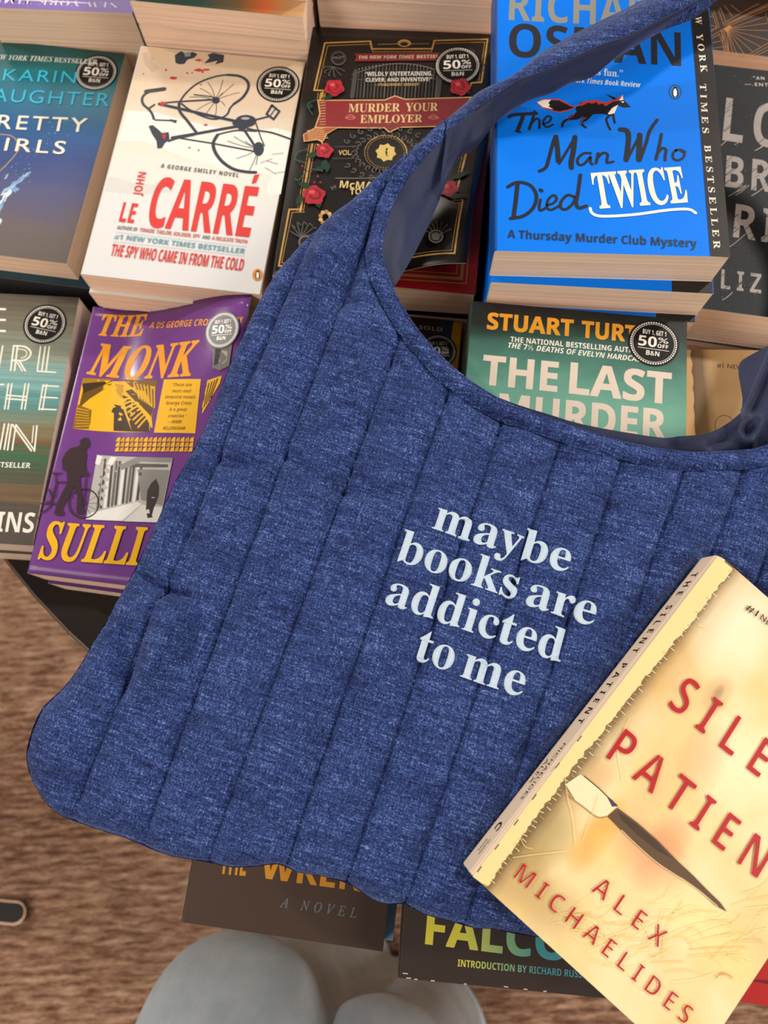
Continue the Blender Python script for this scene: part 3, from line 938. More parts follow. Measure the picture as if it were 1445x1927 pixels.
('L','gilt_border','c89a52',(13.9,53.1,5,52.3,3.9,7.1,45.2,11.1,91.7,9.7,131.9,7.4,132,53.5,125.4,52.6),1.19,0,0),
('L','gilt_border','c89a52',(14.5,195.7,47.1,199,49.1,191.9,92.8,194.4,93.6,202,131.6,205.2,129.7,168.7,122.2,167.6,121.7,162.4),.38,0,0),
('L','gilt_border','c89a52',(14.5,195.7,11.5,155,18.6,155.1,18.1,149),.38,0,0),
('L','gilt_border','c89a52',(16.3,50.9,7.4,50.1,5.6,9.5,45,13.4,91.4,12,129.7,9.7,130.3,50.8,123.7,50),.4,0,0),
('L','gilt_border','b98942',(15.1,152.6,14.9,145.9),1.65,0,0),
('L','gilt_border','c89a52',(12.8,152.5,12.7,145.8),.38,0,0),
('L','gilt_border','c89a52',(17.4,152.8,17.2,146),.38,0,0),
('L','gilt_border','b98942',(14.2,107.6,14,101.1),1.62,0,0),
('L','gilt_border','c89a52',(11.9,107.4,11.8,101),.37,0,0),
('L','gilt_border','c89a52',(16.4,107.7,16.3,101.2),.37,0,0),
('L','gilt_border','cfa562',(14,100.2,13.9,93.8),1.61,0,0),
('L','gilt_border','c89a52',(11.8,100.1,11.7,93.7),.37,0,0),
('L','gilt_border','c89a52',(16.3,100.4,16.1,93.9),.37,0,0),
('L','gilt_border','b98942',(13.9,92.9,13.7,86.6),1.61,0,0),
('L','gilt_border','c89a52',(11.7,92.8,11.5,86.4),.37,0,0),
('L','gilt_border','c89a52',(16.1,93.1,16,86.7),.37,0,0),
('L','gilt_border','cfa562',(13.7,85.7,13.6,79.4),1.6,0,0),
('L','gilt_border','c89a52',(11.5,85.6,11.4,79.2),.37,0,0),
('L','gilt_border','c89a52',(16,85.8,15.8,79.5),.37,0,0),
('L','gilt_border','b98942',(13.6,78.5,13.4,72.2),1.6,0,0),
('L','gilt_border','c89a52',(11.4,78.4,11.2,72.1),.37,0,0),
('L','gilt_border','c89a52',(15.8,78.7,15.6,72.4),.37,0,0),
('L','gilt_border','cfa562',(13.4,71.4,13.3,65.1),1.59,0,0),
('L','gilt_border','c89a52',(11.2,71.2,11.1,65),.37,0,0),
('L','gilt_border','c89a52',(15.6,71.5,15.5,65.3),.37,0,0),
('L','gilt_border','b98942',(13.3,64.3,13.2,58.1),1.59,0,0),
('L','gilt_border','c89a52',(11.1,64.1,11,57.9),.37,0,0),
('L','gilt_border','c89a52',(15.5,64.4,15.3,58.2),.37,0,0),
('L','gilt_border','cfa562',(13.2,57.2,13,51.1),1.58,0,0),
('L','gilt_border','c89a52',(11,57.1,10.8,50.9),.37,0,0),
('L','gilt_border','c89a52',(15.3,57.4,15.2,51.2),.37,0,0),
('L','gilt_border','b98942',(127.8,99.6,127.6,92.5),1.58,0,0),
('L','gilt_border','c89a52',(125.6,99.6,125.4,92.5),.37,0,0),
('L','gilt_border','cfa562',(127.6,91.5,127.3,84.5),1.58,0,0),
('L','gilt_border','c89a52',(125.4,91.5,125.1,84.5),.37,0,0),
('L','gilt_border','b98942',(127.3,83.4,127.1,76.5),1.58,0,0),
('L','gilt_border','c89a52',(125.1,83.5,124.9,76.6),.37,0,0),
('L','gilt_border','cfa562',(127,75.5,126.8,68.6),1.58,0,0),
('L','gilt_border','c89a52',(124.8,75.6,124.6,68.8),.37,0,0),
('L','gilt_border','b98942',(126.8,67.6,126.5,61),1.59,0,0),
('L','gilt_border','c89a52',(124.6,67.8,124.3,61.1),.37,0,0),
('L','gilt_border','cfa562',(126.5,60,126.2,53.5),1.59,0,0),
('L','gilt_border','c89a52',(124.3,60.2,124,53.7),.37,0,0),
('P','gilt_border','c89a52',(76.8,201.1,76.5,199.6,75.2,198.3,73.3,197.6,71.2,197.4,69.2,198,67.7,199.1,67.1,200.6,67.4,202.2,68.6,203.4,70.5,204.2,72.7,204.3,74.7,203.7,76.2,202.6)),
('P','gilt_border','24201e',(75.3,200.6,74.9,199.5,73.7,198.7,71.9,198.3,70.1,198.5,68.7,199.2,68.1,200.2,68.5,201.3,69.7,202.1,71.5,202.4,73.3,202.3,74.7,201.6)),
('L','gilt_border','c89a52',(69.1,200,66.1,200.5),.51,0,0),
('L','gilt_border','c89a52',(69.6,200.8,67,202.5),.51,0,0),
('L','gilt_border','c89a52',(70.5,201.4,68.9,203.9),.51,0,0),
('L','gilt_border','c89a52',(71.7,201.7,71.4,204.5),.51,0,0),
('L','gilt_border','c89a52',(73,201.5,74,204.2),.51,0,0),
('L','gilt_border','c89a52',(74,201.1,76.2,202.9),.51,0,0),
('L','gilt_border','c89a52',(74.6,200.3,77.5,201.1),.51,0,0),
('L','gilt_border','c89a52',(52.2,198.7,67.5,199.9),.39,0,0),
('L','gilt_border','c89a52',(76.2,200.3,90.5,201.4),.38,0,0),
('L','gate_drawing','8d8780',(38.3,173.2,39.3,149.4),.38,0,0),
('P','gate_drawing','8d8780',(38.6,174.5,38.5,173.6,38,173.6,37.7,174.4,37.8,175.2,38.3,175.3)),
('L','gate_drawing','6b6762',(40.8,174,41.8,149.6),.38,0,0),
('P','gate_drawing','8d8780',(41.1,175.3,40.9,174.5,40.5,174.5,40.2,175.3,40.3,176.1,40.8,176.1)),
('L','gate_drawing','6b6762',(43.2,174.9,44.3,149.7),.38,0,0),
('P','gate_drawing','8d8780',(43.5,176.1,43.4,175.3,43,175.3,42.6,176.1,42.8,176.9,43.2,176.9)),
('L','gate_drawing','8d8780',(45.7,175.7,46.8,149.9),.38,0,0),
('P','gate_drawing','8d8780',(46,176.9,45.9,176.1,45.4,176.1,45.1,176.9,45.3,177.7,45.7,177.7)),
('L','gate_drawing','6b6762',(48.2,176.5,49.4,150),.38,0,0),
('P','gate_drawing','8d8780',(48.5,177.7,48.4,176.9,47.9,176.9,47.6,177.7,47.7,178.5,48.2,178.5)),
('L','gate_drawing','6b6762',(50.7,177.2,51.9,150.1),.38,0,0),
('P','gate_drawing','8d8780',(51,178.4,50.8,177.6,50.4,177.6,50.1,178.4,50.2,179.2,50.7,179.2)),
('L','gate_drawing','8d8780',(53.2,177.9,54.4,150.3),.38,0,0),
('P','gate_drawing','8d8780',(53.5,179.1,53.3,178.3,52.9,178.3,52.6,179.1,52.7,179.9,53.2,179.9)),
('L','gate_drawing','6b6762',(55.6,178.5,56.9,150.4),.38,0,0),
('P','gate_drawing','8d8780',(56,179.7,55.8,178.9,55.4,178.9,55.1,179.7,55.2,180.5,55.6,180.5)),
('L','gate_drawing','6b6762',(58.1,179,59.4,150.6),.38,0,0),
('P','gate_drawing','8d8780',(58.5,180.3,58.3,179.4,57.9,179.4,57.6,180.2,57.7,181,58.2,181)),
('L','gate_drawing','8d8780',(60.7,179.4,61.9,150.7),.38,0,0),
('P','gate_drawing','8d8780',(61,180.7,60.8,179.9,60.4,179.9,60.1,180.7,60.2,181.5,60.7,181.5)),
('L','gate_drawing','6b6762',(63.2,179.8,64.4,150.8),.38,0,0),
('P','gate_drawing','8d8780',(63.5,181.1,63.4,180.3,62.9,180.2,62.6,181,62.7,181.8,63.2,181.9)),
('L','gate_drawing','6b6762',(65.7,180.1,66.9,151),.38,0,0),
('P','gate_drawing','8d8780',(66,181.3,65.9,180.5,65.4,180.5,65.1,181.3,65.3,182.1,65.7,182.1)),
('L','gate_drawing','8d8780',(68.2,180.3,69.5,151.1),.38,0,0),
('P','gate_drawing','8d8780',(68.6,181.5,68.4,180.7,68,180.7,67.7,181.5,67.8,182.3,68.2,182.3)),
('L','gate_drawing','6b6762',(70.8,180.4,72,151.3),.38,0,0),
('P','gate_drawing','8d8780',(71.1,181.6,71,180.8,70.5,180.8,70.2,181.6,70.3,182.4,70.8,182.4)),
('L','gate_drawing','6b6762',(73.3,180.4,74.5,151.4),.38,0,0),
('P','gate_drawing','8d8780',(73.6,181.6,73.5,180.8,73.1,180.8,72.8,181.6,72.9,182.4,73.3,182.4)),
('L','gate_drawing','8d8780',(75.9,180.3,77,151.5),.38,0,0),
('P','gate_drawing','8d8780',(76.2,181.5,76.1,180.7,75.6,180.7,75.3,181.5,75.5,182.3,75.9,182.3)),
('L','gate_drawing','6b6762',(78.4,180.1,79.5,151.7),.38,0,0),
('P','gate_drawing','8d8780',(78.8,181.3,78.6,180.5,78.2,180.5,77.9,181.3,78,182.1,78.5,182.1)),
('L','gate_drawing','6b6762',(81,179.8,82,151.8),.38,0,0),
('P','gate_drawing','8d8780',(81.3,181.1,81.2,180.3,80.8,180.2,80.5,181,80.6,181.9,81,181.9)),
('L','gate_drawing','8d8780',(83.6,179.5,84.5,151.9),.38,0,0),
('P','gate_drawing','8d8780',(83.9,180.8,83.8,179.9,83.3,179.9,83,180.7,83.2,181.5,83.6,181.5)),
('L','gate_drawing','6b6762',(86.2,179.1,87,152.1),.38,0,0),
('P','gate_drawing','8d8780',(86.5,180.4,86.3,179.5,85.9,179.5,85.6,180.3,85.8,181.1,86.2,181.2)),
('L','gate_drawing','6b6762',(88.7,178.7,89.5,152.2),.38,0,0),
('P','gate_drawing','8d8780',(89.1,179.9,88.9,179.1,88.5,179.1,88.2,179.9,88.3,180.7,88.8,180.7)),
('L','gate_drawing','8d8780',(91.3,178.2,92,152.4),.38,0,0),
('P','gate_drawing','8d8780',(91.7,179.4,91.5,178.6,91.1,178.6,90.8,179.4,90.9,180.2,91.4,180.2)),
('L','gate_drawing','6b6762',(93.9,177.6,94.4,152.5),.38,0,0),
('P','gate_drawing','8d8780',(94.2,178.9,94.1,178.1,93.6,178,93.4,178.8,93.5,179.6,93.9,179.7)),
('L','gate_drawing','6b6762',(96.5,177.1,96.9,152.6),.38,0,0),
('P','gate_drawing','8d8780',(96.8,178.3,96.7,177.5,96.2,177.5,95.9,178.3,96.1,179.1,96.5,179.1)),
('L','gate_drawing','8d8780',(99.1,176.5,99.4,152.8),.38,0,0),
('P','gate_drawing','8d8780',(99.4,177.8,99.2,176.9,98.8,176.9,98.5,177.7,98.7,178.5,99.1,178.5)),
('L','gate_drawing','77726b',(36.1,170,53.1,177.9,70.6,181.9,88.6,180.3,101.7,175.1),.63,1,0),
('L','gate_drawing','55524e',(35.4,165.3,103.4,169.8),.51,0,0),
('L','gate_drawing','4a4845',(38.3,173.2,38.4,150.1),3.3,0,0),
('L','gate_drawing','4a4845',(101.6,176.6,101.1,153.6),3.26,0,0),
('P','filigree#t1','55524e',(30,184.5,29.9,182.2,29.1,180.2,27.8,178.7,25.9,177.8,23.9,177.7,21.9,178.3,20.1,179.7,18.8,181.6,18.2,183.9,18.3,186.1,19.1,188.2,20.4,189.7,22.3,190.6,24.3,190.7,26.4,190,28.1,188.6,29.4,186.7)),
('P','filigree#t1','24201e',(28.7,184.4,28.6,182.4,27.8,180.7,26.5,179.5,24.7,179,22.9,179.3,21.3,180.4,20.1,182,19.5,183.9,19.6,185.9,20.4,187.6,21.8,188.8,23.5,189.3,25.3,189,26.9,188,28.1,186.4)),
('L','filigree#t1','55524e',(21.2,176.2,13.5,175.8,15,174.3),.77,1,0),
('L','filigree#t1','55524e',(21.2,176.2,15.2,171.8,16.6,170.3),.77,1,0),
('L','filigree#t1','55524e',(21.2,176.2,18.6,169.1,20.1,167.6),.77,1,0),
('L','filigree#t1','55524e',(21.2,176.2,22.8,168.5,24.2,167),.77,1,0),
('L','filigree#t1','55524e',(21.2,176.2,26.5,170.2,28,168.7),.77,1,0),
('L','filigree#t1','55524e',(21.2,176.2,28.7,173.6,30.1,172.1),.77,1,0),
('P','filigree#t0','55524e',(126.3,191.9,126.2,189.7,125.3,187.7,123.9,186.1,122.1,185.3,120.1,185.2,118.1,185.8,116.5,187.2,115.3,189.1,114.8,191.3,114.9,193.6,115.8,195.6,117.2,197.1,119.1,198,121.1,198.1,123,197.4,124.7,196.1,125.8,194.1)),
('P','filigree#t0','24201e',(125.1,191.9,124.9,189.9,124,188.2,122.7,187,121,186.5,119.2,186.8,117.6,187.8,116.5,189.4,116,191.4,116.2,193.4,117.1,195.1,118.5,196.3,120.2,196.8,121.9,196.5,123.5,195.4,124.6,193.8)),
('L','filigree#t0','55524e',(124.9,184.1,132.4,184.5,131.3,182.9),.75,1,0),
('L','filigree#t0','55524e',(124.9,184.1,131.6,180.4,130.5,178.8),.75,1,0),
('L','filigree#t0','55524e',(124.9,184.1,128.8,177.4,127.7,175.8),.75,1,0),
('L','filigree#t0','55524e',(124.9,184.1,124.9,176.4,123.8,174.8),.75,1,0),
('L','filigree#t0','55524e',(124.9,184.1,121,177.6,119.8,176),.75,1,0),
('L','filigree#t0','55524e',(124.9,184.1,118.2,180.8,117.1,179.2),.75,1,0),
('T','monogram#1','8d8780','MGM','r',20.4,182.9,7.7,2.5,10.1,0,0,1),
('P','title_banner','8a2f31',(35.4,189,99.1,193.3,99.7,186.2,36.3,181.8,37.4,185.7)),
('T','series_lettering','e8d2b0','THE','ss',39.1,184.2,6.9,3,4.3,0,0,1),
('T','series_lettering','e8d2b0','NEW YORK TIMES','ssi',47.4,184.8,33.3,3.1,3.6,0,0,1),
('T','series_lettering','e8d2b0','BESTSELLER','ss',82.6,187.1,23.8,3,4.2,0,0,1),
('T','quote_lettering','ddd5c8','\u201cWILDLY ENTERTAINING,','ss',45.7,169,49.8,3.7,3.7,0,0,1),
('T','quote_lettering','ddd5c8','CLEVER, AND INVENTIVE!\u201d','ss',47,163.9,48.9,3.4,3.9,0,0,1),
('T','quote_lettering','c9a25e','\u2014PUBLISHERS WEEKLY','ssi',53.8,160.5,32.7,2.3,3.7,0,0,1),
('P','title_banner','8a2f31',(13.6,145.4,62.7,148.5,69.8,152.5,77.6,149.9,125,154.4,121,140.5,116.4,126.7,76,124.7,69.2,120.3,65.1,124.1,14.7,121.7,16.6,133.7)),
('L','title_banner','d6b172',(13.6,145.4,62.7,148.5,69.8,152.5,77.6,149.9,125,154.4,121,140.5,116.4,126.7,76,124.7,69.2,120.3,65.1,124.1,14.7,121.7,16.6,133.7),.88,0,1),
('L','title_banner','d6b172',(14.9,143.3,19.5,143.9),.51,0,0),
('L','title_banner','d6b172',(15.2,140.9,19.8,141.5),.51,0,0),
('L','title_banner','d6b172',(15.5,138.5,20.1,139.1),.51,0,0),
('L','title_banner','d6b172',(15.8,136.1,20.4,136.7),.5,0,0),
('L','title_banner','d6b172',(16.1,133.7,20.7,134.3),.5,0,0),
('L','title_banner','d6b172',(16.4,131.3,21,131.9),.5,0,0),
('L','title_banner','d6b172',(16.7,128.9,21.3,129.5),.5,0,0),
('L','title_banner','d6b172',(17,126.6,21.6,127.1),.5,0,0),
('L','title_banner','d6b172',(17.3,124.2,21.9,124.8),.5,0,0),
('P','title_banner','a4583a',(14.8,121.4,31.6,122.7,23.6,116.3,21.9,110.2,18,111.2,8.2,109.1,6.9,114.9)),
('L','title_banner','d6b172',(8.9,118.3,20.5,121.1),.5,1,0),
('L','title_banner','d6b172',(9.3,116.9,21.4,119.5),.5,1,0),
('L','title_banner','d6b172',(9.8,115.4,22.4,118),.5,1,0),
('L','title_banner','d6b172',(10.2,114,23.4,116.4),.5,1,0),
('L','title_banner','d6b172',(10.6,112.5,24.3,114.8),.5,1,0),
('L','title_banner','d6b172',(11.1,111.1,25.3,113.2),.5,1,0),
('L','title_banner','d6b172',(14.8,121.4,31.6,122.7,23.6,116.3,22.1,110.3,18,111.2,8.2,109.1,6.9,114.9,14.8,121.4),.63,0,0),
('L','title_banner','d6b172',(18,111.2,21.4,109,20.9,106.1,18,107.1),.87,1,0),
('T','title_lettering','e2c487','MURDER','sb',37.3,136.3,37.6,7.2,3.9,0,0,1),
('T','title_lettering','e2c487','YOUR','sb',79,139.1,23.4,7.4,3.6,0,0,1),
('T','title_lettering','e2c487','EMPLOYER','sb',46.9,127.4,45.3,6.9,3,0,0,1),
('L','title_banner','d0776b',(35.6,131.1,39.1,134.2,43.1,131.6),.63,1,0),
('L','title_banner','d0776b',(35.6,131.1,39.3,132.1,43.1,131.6),.63,1,0),
('L','title_banner','d0776b',(35.6,131.1,39.5,130,43.1,131.6),.63,1,0),
('L','title_banner','d0776b',(96.3,133.8,99.7,136.9,103.7,134),.62,1,0),
('L','title_banner','d0776b',(96.3,133.8,99.9,134.7,103.7,134),.62,1,0),
('L','title_banner','d0776b',(96.3,133.8,100.2,132.5,103.7,134),.62,1,0),
('L','filigree','69655f',(94.4,101,93.3,99.3,91.7,99.1,90.5,99.9,90.1,101,90.4,101.8,91,102,91.5,101.7,91.8,101.3),.64,1,0),
('L','filigree','69655f',(94.2,96.2,92.8,95,91.1,95.2,90,96.3,89.9,97.5,90.4,98.1,91.1,98.1,91.6,97.7,91.7,97.2),.64,1,0),
('L','filigree','69655f',(92.6,91.9,90.9,91.2,89.2,91.9,88.3,93.1,88.4,94.2,89.1,94.6,89.8,94.5,90.2,94,90.2,93.5),.65,1,0),
('L','filigree','69655f',(101.5,87.8,100.8,90.1,99.3,91.3,98,91.3,97.4,90.5,97.5,89.6,98.1,89,98.7,88.9,99,89.2),.65,1,0),
('L','filigree','69655f',(89.6,88.4,87.6,88.2,86,89.2,85.5,90.5,85.9,91.5,86.6,91.7,87.3,91.4,87.6,90.8,87.5,90.4),.65,1,0),
('L','filigree','69655f',(97.4,83,97.3,85.2,96,86.7,94.6,87,93.8,86.5,93.7,85.6,94.2,85,94.7,84.7,95.1,84.9),.65,1,0),
('L','filigree','69655f',(85.3,85.7,83.2,86,81.8,87.4,81.6,88.7,82.2,89.5,83.1,89.5,83.7,89,83.9,88.4,83.7,88.1),.65,1,0),
('L','filigree','69655f',(91.6,79.5,92,81.5,91,83.2,89.7,83.8,88.7,83.6,88.4,82.8,88.7,82.1,89.2,81.7,89.7,81.8),.66,1,0),
('L','filigree','69655f',(80.1,84.2,77.9,84.9,76.9,86.4,77,87.7,77.8,88.2,78.7,88,79.2,87.5,79.3,86.9,79,86.6),.65,1,0),
('L','filigree','69655f',(84.3,77.6,85.2,79.2,84.6,80.9,83.4,81.9,82.3,81.8,81.8,81.2,82,80.5,82.4,80.1,82.9,80),.66,1,0),
('L','filigree','69655f',(74.1,83.6,72.1,84.7,71.4,86.3,71.9,87.5,72.9,87.8,73.7,87.4,74.1,86.8,74,86.3,73.6,86.1),.65,1,0),
('L','filigree','69655f',(76.1,77.1,77.4,78.3,77.3,80,76.3,81.1,75.2,81.3,74.5,80.9,74.5,80.2,74.8,79.7,75.3,79.6),.65,1,0),
('L','filigree','69655f',(67.9,84,66.2,85.4,65.9,87,66.6,88,67.7,88.1,68.5,87.6,68.7,86.9,68.4,86.5,68,86.4),.64,1,0),
('L','filigree','69655f',(67.5,77.7,69.2,78.6,69.5,80.1,68.8,81.3,67.7,81.8,66.9,81.5,66.7,80.9,66.9,80.4,67.4,80.2),.64,1,0),
('L','filigree','69655f',(61.7,85.2,60.4,86.9,60.6,88.5,61.6,89.2,62.6,89.1,63.3,88.4,63.3,87.8,63,87.4,62.5,87.4),.63,1,0),
('L','filigree','69655f',(59.1,79.4,61.1,79.9,61.8,81.3,61.3,82.5,60.4,83.1,59.5,83,59.2,82.5,59.3,82,59.6,81.7),.63,1,0),
('L','filigree','69655f',(56.1,87.2,55.3,89.1,55.8,90.5,57,91,58,90.7,58.5,90,58.3,89.3,57.9,89,57.4,89.1),.63,1,0),
('L','filigree','69655f',(51.5,82,53.6,82.1,54.6,83.3,54.5,84.5,53.7,85.3,52.8,85.3,52.3,84.9,52.3,84.4,52.6,84),.62,1,0),
('L','filigree','69655f',(51.3,89.9,50.9,91.9,51.8,93.1,53.1,93.4,54,92.8,54.3,92,54,91.5,53.5,91.3,53.1,91.5),.62,1,0),
('L','filigree','69655f',(45,85.4,47.1,85.1,48.3,86,48.5,87.3,48,88.1,47.1,88.4,46.6,88.1,46.4,87.6,46.6,87.2),.61,1,0),
('L','filigree','69655f',(47.5,93.2,47.6,95.2,48.8,96.2,50.1,96.2,50.9,95.5,51,94.7,50.6,94.2,50,94.1,49.7,94.4),.62,1,0),
('L','filigree','69655f',(39.9,89.8,41.8,89.1,43.3,89.7,43.8,90.8,43.4,91.8,42.7,92.2,42,92.1,41.8,91.6,41.9,91.2),.61,1,0),
('L','filigree','69655f',(45,97.1,45.5,99,47,99.7,48.2,99.4,48.8,98.5,48.7,97.7,48.2,97.3,47.6,97.4,47.3,97.7),.62,1,0),
('L','filigree','69655f',(43.7,101.4,44.8,103,46.3,103.4,47.5,102.8,47.9,101.8,47.6,101,47,100.8,46.4,101,46.2,101.4),.62,1,0),
('L','filigree','69655f',(44,105.7,45.4,107,47,107,48,106.2,48.1,105.1,47.6,104.5,47,104.4,46.5,104.7,46.4,105.1),.62,1,0),
('L','filigree','69655f',(45.6,109.9,47.3,110.9,48.9,110.5,49.7,109.4,49.6,108.4,48.9,107.9,48.3,107.9,47.9,108.3,47.9,108.8),.62,1,0),
('L','filigree','69655f',(37.2,112.3,37.8,110.4,39.2,109.5,40.5,109.7,41.1,110.5,41,111.3,40.4,111.8,39.9,111.8,39.6,111.5),.62,1,0),
('L','filigree','69655f',(48.6,113.7,50.5,114.2,52,113.4,52.5,112.2,52.1,111.3,51.4,111,50.7,111.2,50.4,111.7,50.5,112.1),.62,1,0),
('L','filigree','69655f',(41.3,117.5,41.3,115.5,42.5,114.3,43.8,114.2,44.6,114.8,44.7,115.6,44.3,116.2,43.8,116.3,43.4,116.1),.62,1,0),
('L','filigree','69655f',(52.7,116.8,54.8,116.9,56.1,115.8,56.3,114.5,55.6,113.7,54.8,113.5,54.2,113.9,54.1,114.4,54.3,114.8),.62,1,0),
('L','filigree','69655f',(47,121.8,46.5,119.8,47.4,118.4,48.6,118,49.6,118.4,49.9,119.2,49.6,119.8,49.1,120.1,48.7,119.9),.62,1,0),
('L','filigree','69655f',(57.8,119.1,59.9,118.6,60.9,117.3,60.7,116,59.9,115.4,59.1,115.4,58.6,116,58.6,116.5,58.9,116.8),.63,1,0),
('L','filigree','69655f',(53.9,125,53,123.2,53.5,121.6,54.7,120.9,55.7,121.1,56.2,121.7,56.1,122.4,55.6,122.8,55.2,122.8),.62,1,0),
('L','filigree','69655f',(63.6,120.4,65.5,119.4,66.2,117.8,65.7,116.6,64.8,116.3,63.9,116.6,63.6,117.2,63.7,117.7,64,117.9),.63,1,0),
('L','filigree','69655f',(61.8,126.8,60.4,125.3,60.5,123.6,61.5,122.7,62.6,122.6,63.2,123.1,63.3,123.8,62.9,124.2,62.5,124.3),.63,1,0),
('L','filigree','69655f',(69.7,120.5,71.3,119.1,71.6,117.5,70.9,116.4,69.8,116.3,69.1,116.8,68.9,117.4,69.1,117.9,69.5,118),.63,1,0),
('L','filigree','69655f',(70.1,127,68.4,125.9,68.1,124.4,68.8,123.2,69.8,122.8,70.6,123.2,70.8,123.8,70.6,124.3,70.2,124.5),.63,1,0),
('L','filigree','69655f',(75.7,119.5,77,117.8,76.9,116.1,75.9,115.3,74.8,115.4,74.2,116.1,74.1,116.8,74.5,117.2,74.9,117.2),.63,1,0),
('L','filigree','69655f',(78.3,125.8,76.4,125.1,75.7,123.7,76.1,122.4,77,121.8,77.9,121.9,78.3,122.4,78.2,123,77.8,123.3),.63,1,0),
('L','filigree','69655f',(81.3,117.4,82.2,115.4,81.7,113.8,80.6,113.3,79.5,113.7,79,114.5,79.1,115.2,79.6,115.5,80,115.4),.63,1,0),
('L','filigree','69655f',(85.9,123,83.9,122.9,82.9,121.6,83,120.3,83.8,119.4,84.7,119.4,85.2,119.8,85.2,120.3,84.9,120.7),.63,1,0),
('L','filigree','69655f',(86.3,114.3,86.7,112.1,85.8,110.8,84.5,110.6,83.6,111.3,83.3,112.1,83.6,112.8,84.1,112.9,84.5,112.7),.63,1,0),
('L','filigree','69655f',(92.7,118.8,90.6,119.2,89.3,118.3,89.1,117,89.7,116,90.6,115.6,91.1,115.9,91.3,116.5,91.1,116.9),.63,1,0),
('L','filigree','69655f',(90.2,110.3,90.2,108.2,89,107.2,87.6,107.4,86.8,108.2,86.7,109.1,87.1,109.6,87.7,109.6,88.1,109.3),.64,1,0),
('L','filigree','69655f',(98,113.4,96.1,114.3,94.5,113.8,94,112.6,94.4,111.5,95.2,111,95.9,111.1,96.2,111.5,96.1,112),.63,1,0),
('L','filigree','69655f',(93,105.8,92.4,103.8,91,103.2,89.6,103.7,89,104.7,89.1,105.6,89.7,105.9,90.2,105.8,90.5,105.4),.64,1,0),
('P','medallion','1b1817',(84.8,101.5,85,99,84.7,96.6,84,94.3,83,92.2,81.6,90.5,79.8,89,77.8,87.9,75.5,87.1,73.1,86.7,70.6,86.7,68.1,87,65.5,87.6,63.1,88.6,60.8,89.8,58.7,91.4,56.9,93.1,55.4,95.1,54.2,97.3,53.4,99.5,52.9,101.9,52.8,104.3,53.2,106.6,53.8,108.8,54.9,110.9,56.3,112.8,58,114.4,60,115.7,62.2,116.7,64.5,117.3,67,117.6,69.5,117.4,72,116.9,74.4,115.9,76.7,114.7,78.7,113,80.6,111.1,82.2,108.9,83.4,106.5,84.3,104.1)),
('L','medallion','c9a25e',(84.3,101.5,84.4,99.1,84.2,96.7,83.5,94.5,82.5,92.5,81.1,90.8,79.5,89.4,77.5,88.3,75.3,87.5,73,87.1,70.6,87.1,68.1,87.4,65.6,88,63.3,89,61.1,90.2,59.1,91.7,57.3,93.4,55.8,95.3,54.7,97.4,53.9,99.6,53.4,101.9,53.3,104.2,53.6,106.5,54.3,108.6,55.3,110.7,56.7,112.5,58.3,114.1,60.2,115.3,62.4,116.3,64.6,116.9,67,117.1,69.4,117,71.8,116.4,74.2,115.5,76.4,114.3,78.4,112.7,80.2,110.8,81.7,108.7,83,106.4,83.8,104),.76,1,1),
('L','medallion','a98445',(82,101.7,83,101.6),.64,0,0),
('L','medallion','a98445',(82.1,99.8,83.2,99.6),.64,0,0),
('L','medallion','a98445',(82,97.9,83,97.6),.64,0,0),
('L','medallion','a98445',(81.5,96.2,82.5,95.7),.64,0,0),
('L','medallion','a98445',(80.8,94.6,81.8,94),.65,0,0),
('L','medallion','a98445',(79.9,93.2,80.7,92.4),.65,0,0),
('L','medallion','a98445',(78.7,92,79.5,91.1),.65,0,0),
('L','medallion','a98445',(77.3,90.9,78,90),.65,0,0),
('L','medallion','a98445',(75.7,90.2,76.3,89.2),.65,0,0),
('L','medallion','a98445',(74,89.6,74.4,88.6),.65,0,0),
('L','medallion','a98445',(72.2,89.4,72.5,88.3),.64,0,0),
('L','medallion','a98445',(70.3,89.3,70.4,88.3),.64,0,0),
('L','medallion','a98445',(68.4,89.5,68.4,88.5),.64,0,0),
('L','medallion','a98445',(66.5,90,66.3,89),.64,0,0),
('L','medallion','a98445',(64.6,90.7,64.3,89.7),.64,0,0),
('L','medallion','a98445',(62.9,91.5,62.4,90.7),.63,0,0),
('L','medallion','a98445',(61.2,92.6,60.7,91.9),.63,0,0),
('L','medallion','a98445',(59.8,93.9,59.1,93.2),.63,0,0),
('L','medallion','a98445',(58.5,95.3,57.7,94.7),.63,0,0),
('L','medallion','a98445',(57.4,96.8,56.6,96.4),.63,0,0),
('L','medallion','a98445',(56.6,98.5,55.7,98.2),.62,0,0),
('L','medallion','a98445',(56,100.2,55,100),.62,0,0),
('L','medallion','a98445',(55.7,102,54.7,102),.62,0,0),
('L','medallion','a98445',(55.6,103.8,54.6,103.9),.62,0,0),
('L','medallion','a98445',(55.8,105.5,54.8,105.8),.62,0,0),
('L','medallion','a98445',(56.2,107.2,55.3,107.6),.62,0,0),
('L','medallion','a98445',(56.9,108.8,56,109.4),.63,0,0),
('L','medallion','a98445',(57.9,110.3,57.1,110.9),.63,0,0),
('L','medallion','a98445',(59.1,111.6,58.3,112.4),.63,0,0),
('L','medallion','a98445',(60.4,112.7,59.8,113.6),.63,0,0),
('L','medallion','a98445',(62,113.6,61.4,114.6),.63,0,0),
('L','medallion','a98445',(63.6,114.3,63.2,115.3),.63,0,0),
('L','medallion','a98445',(65.4,114.7,65.2,115.8),.63,0,0),
('L','medallion','a98445',(67.3,114.9,67.1,115.9),.63,0,0),
('L','medallion','a98445',(69.1,114.8,69.2,115.8),.63,0,0),
('L','medallion','a98445',(71,114.4,71.2,115.4),.63,0,0),
('L','medallion','a98445',(72.9,113.8,73.2,114.7),.63,0,0),
('L','medallion','a98445',(74.6,112.9,75,113.8),.63,0,0),
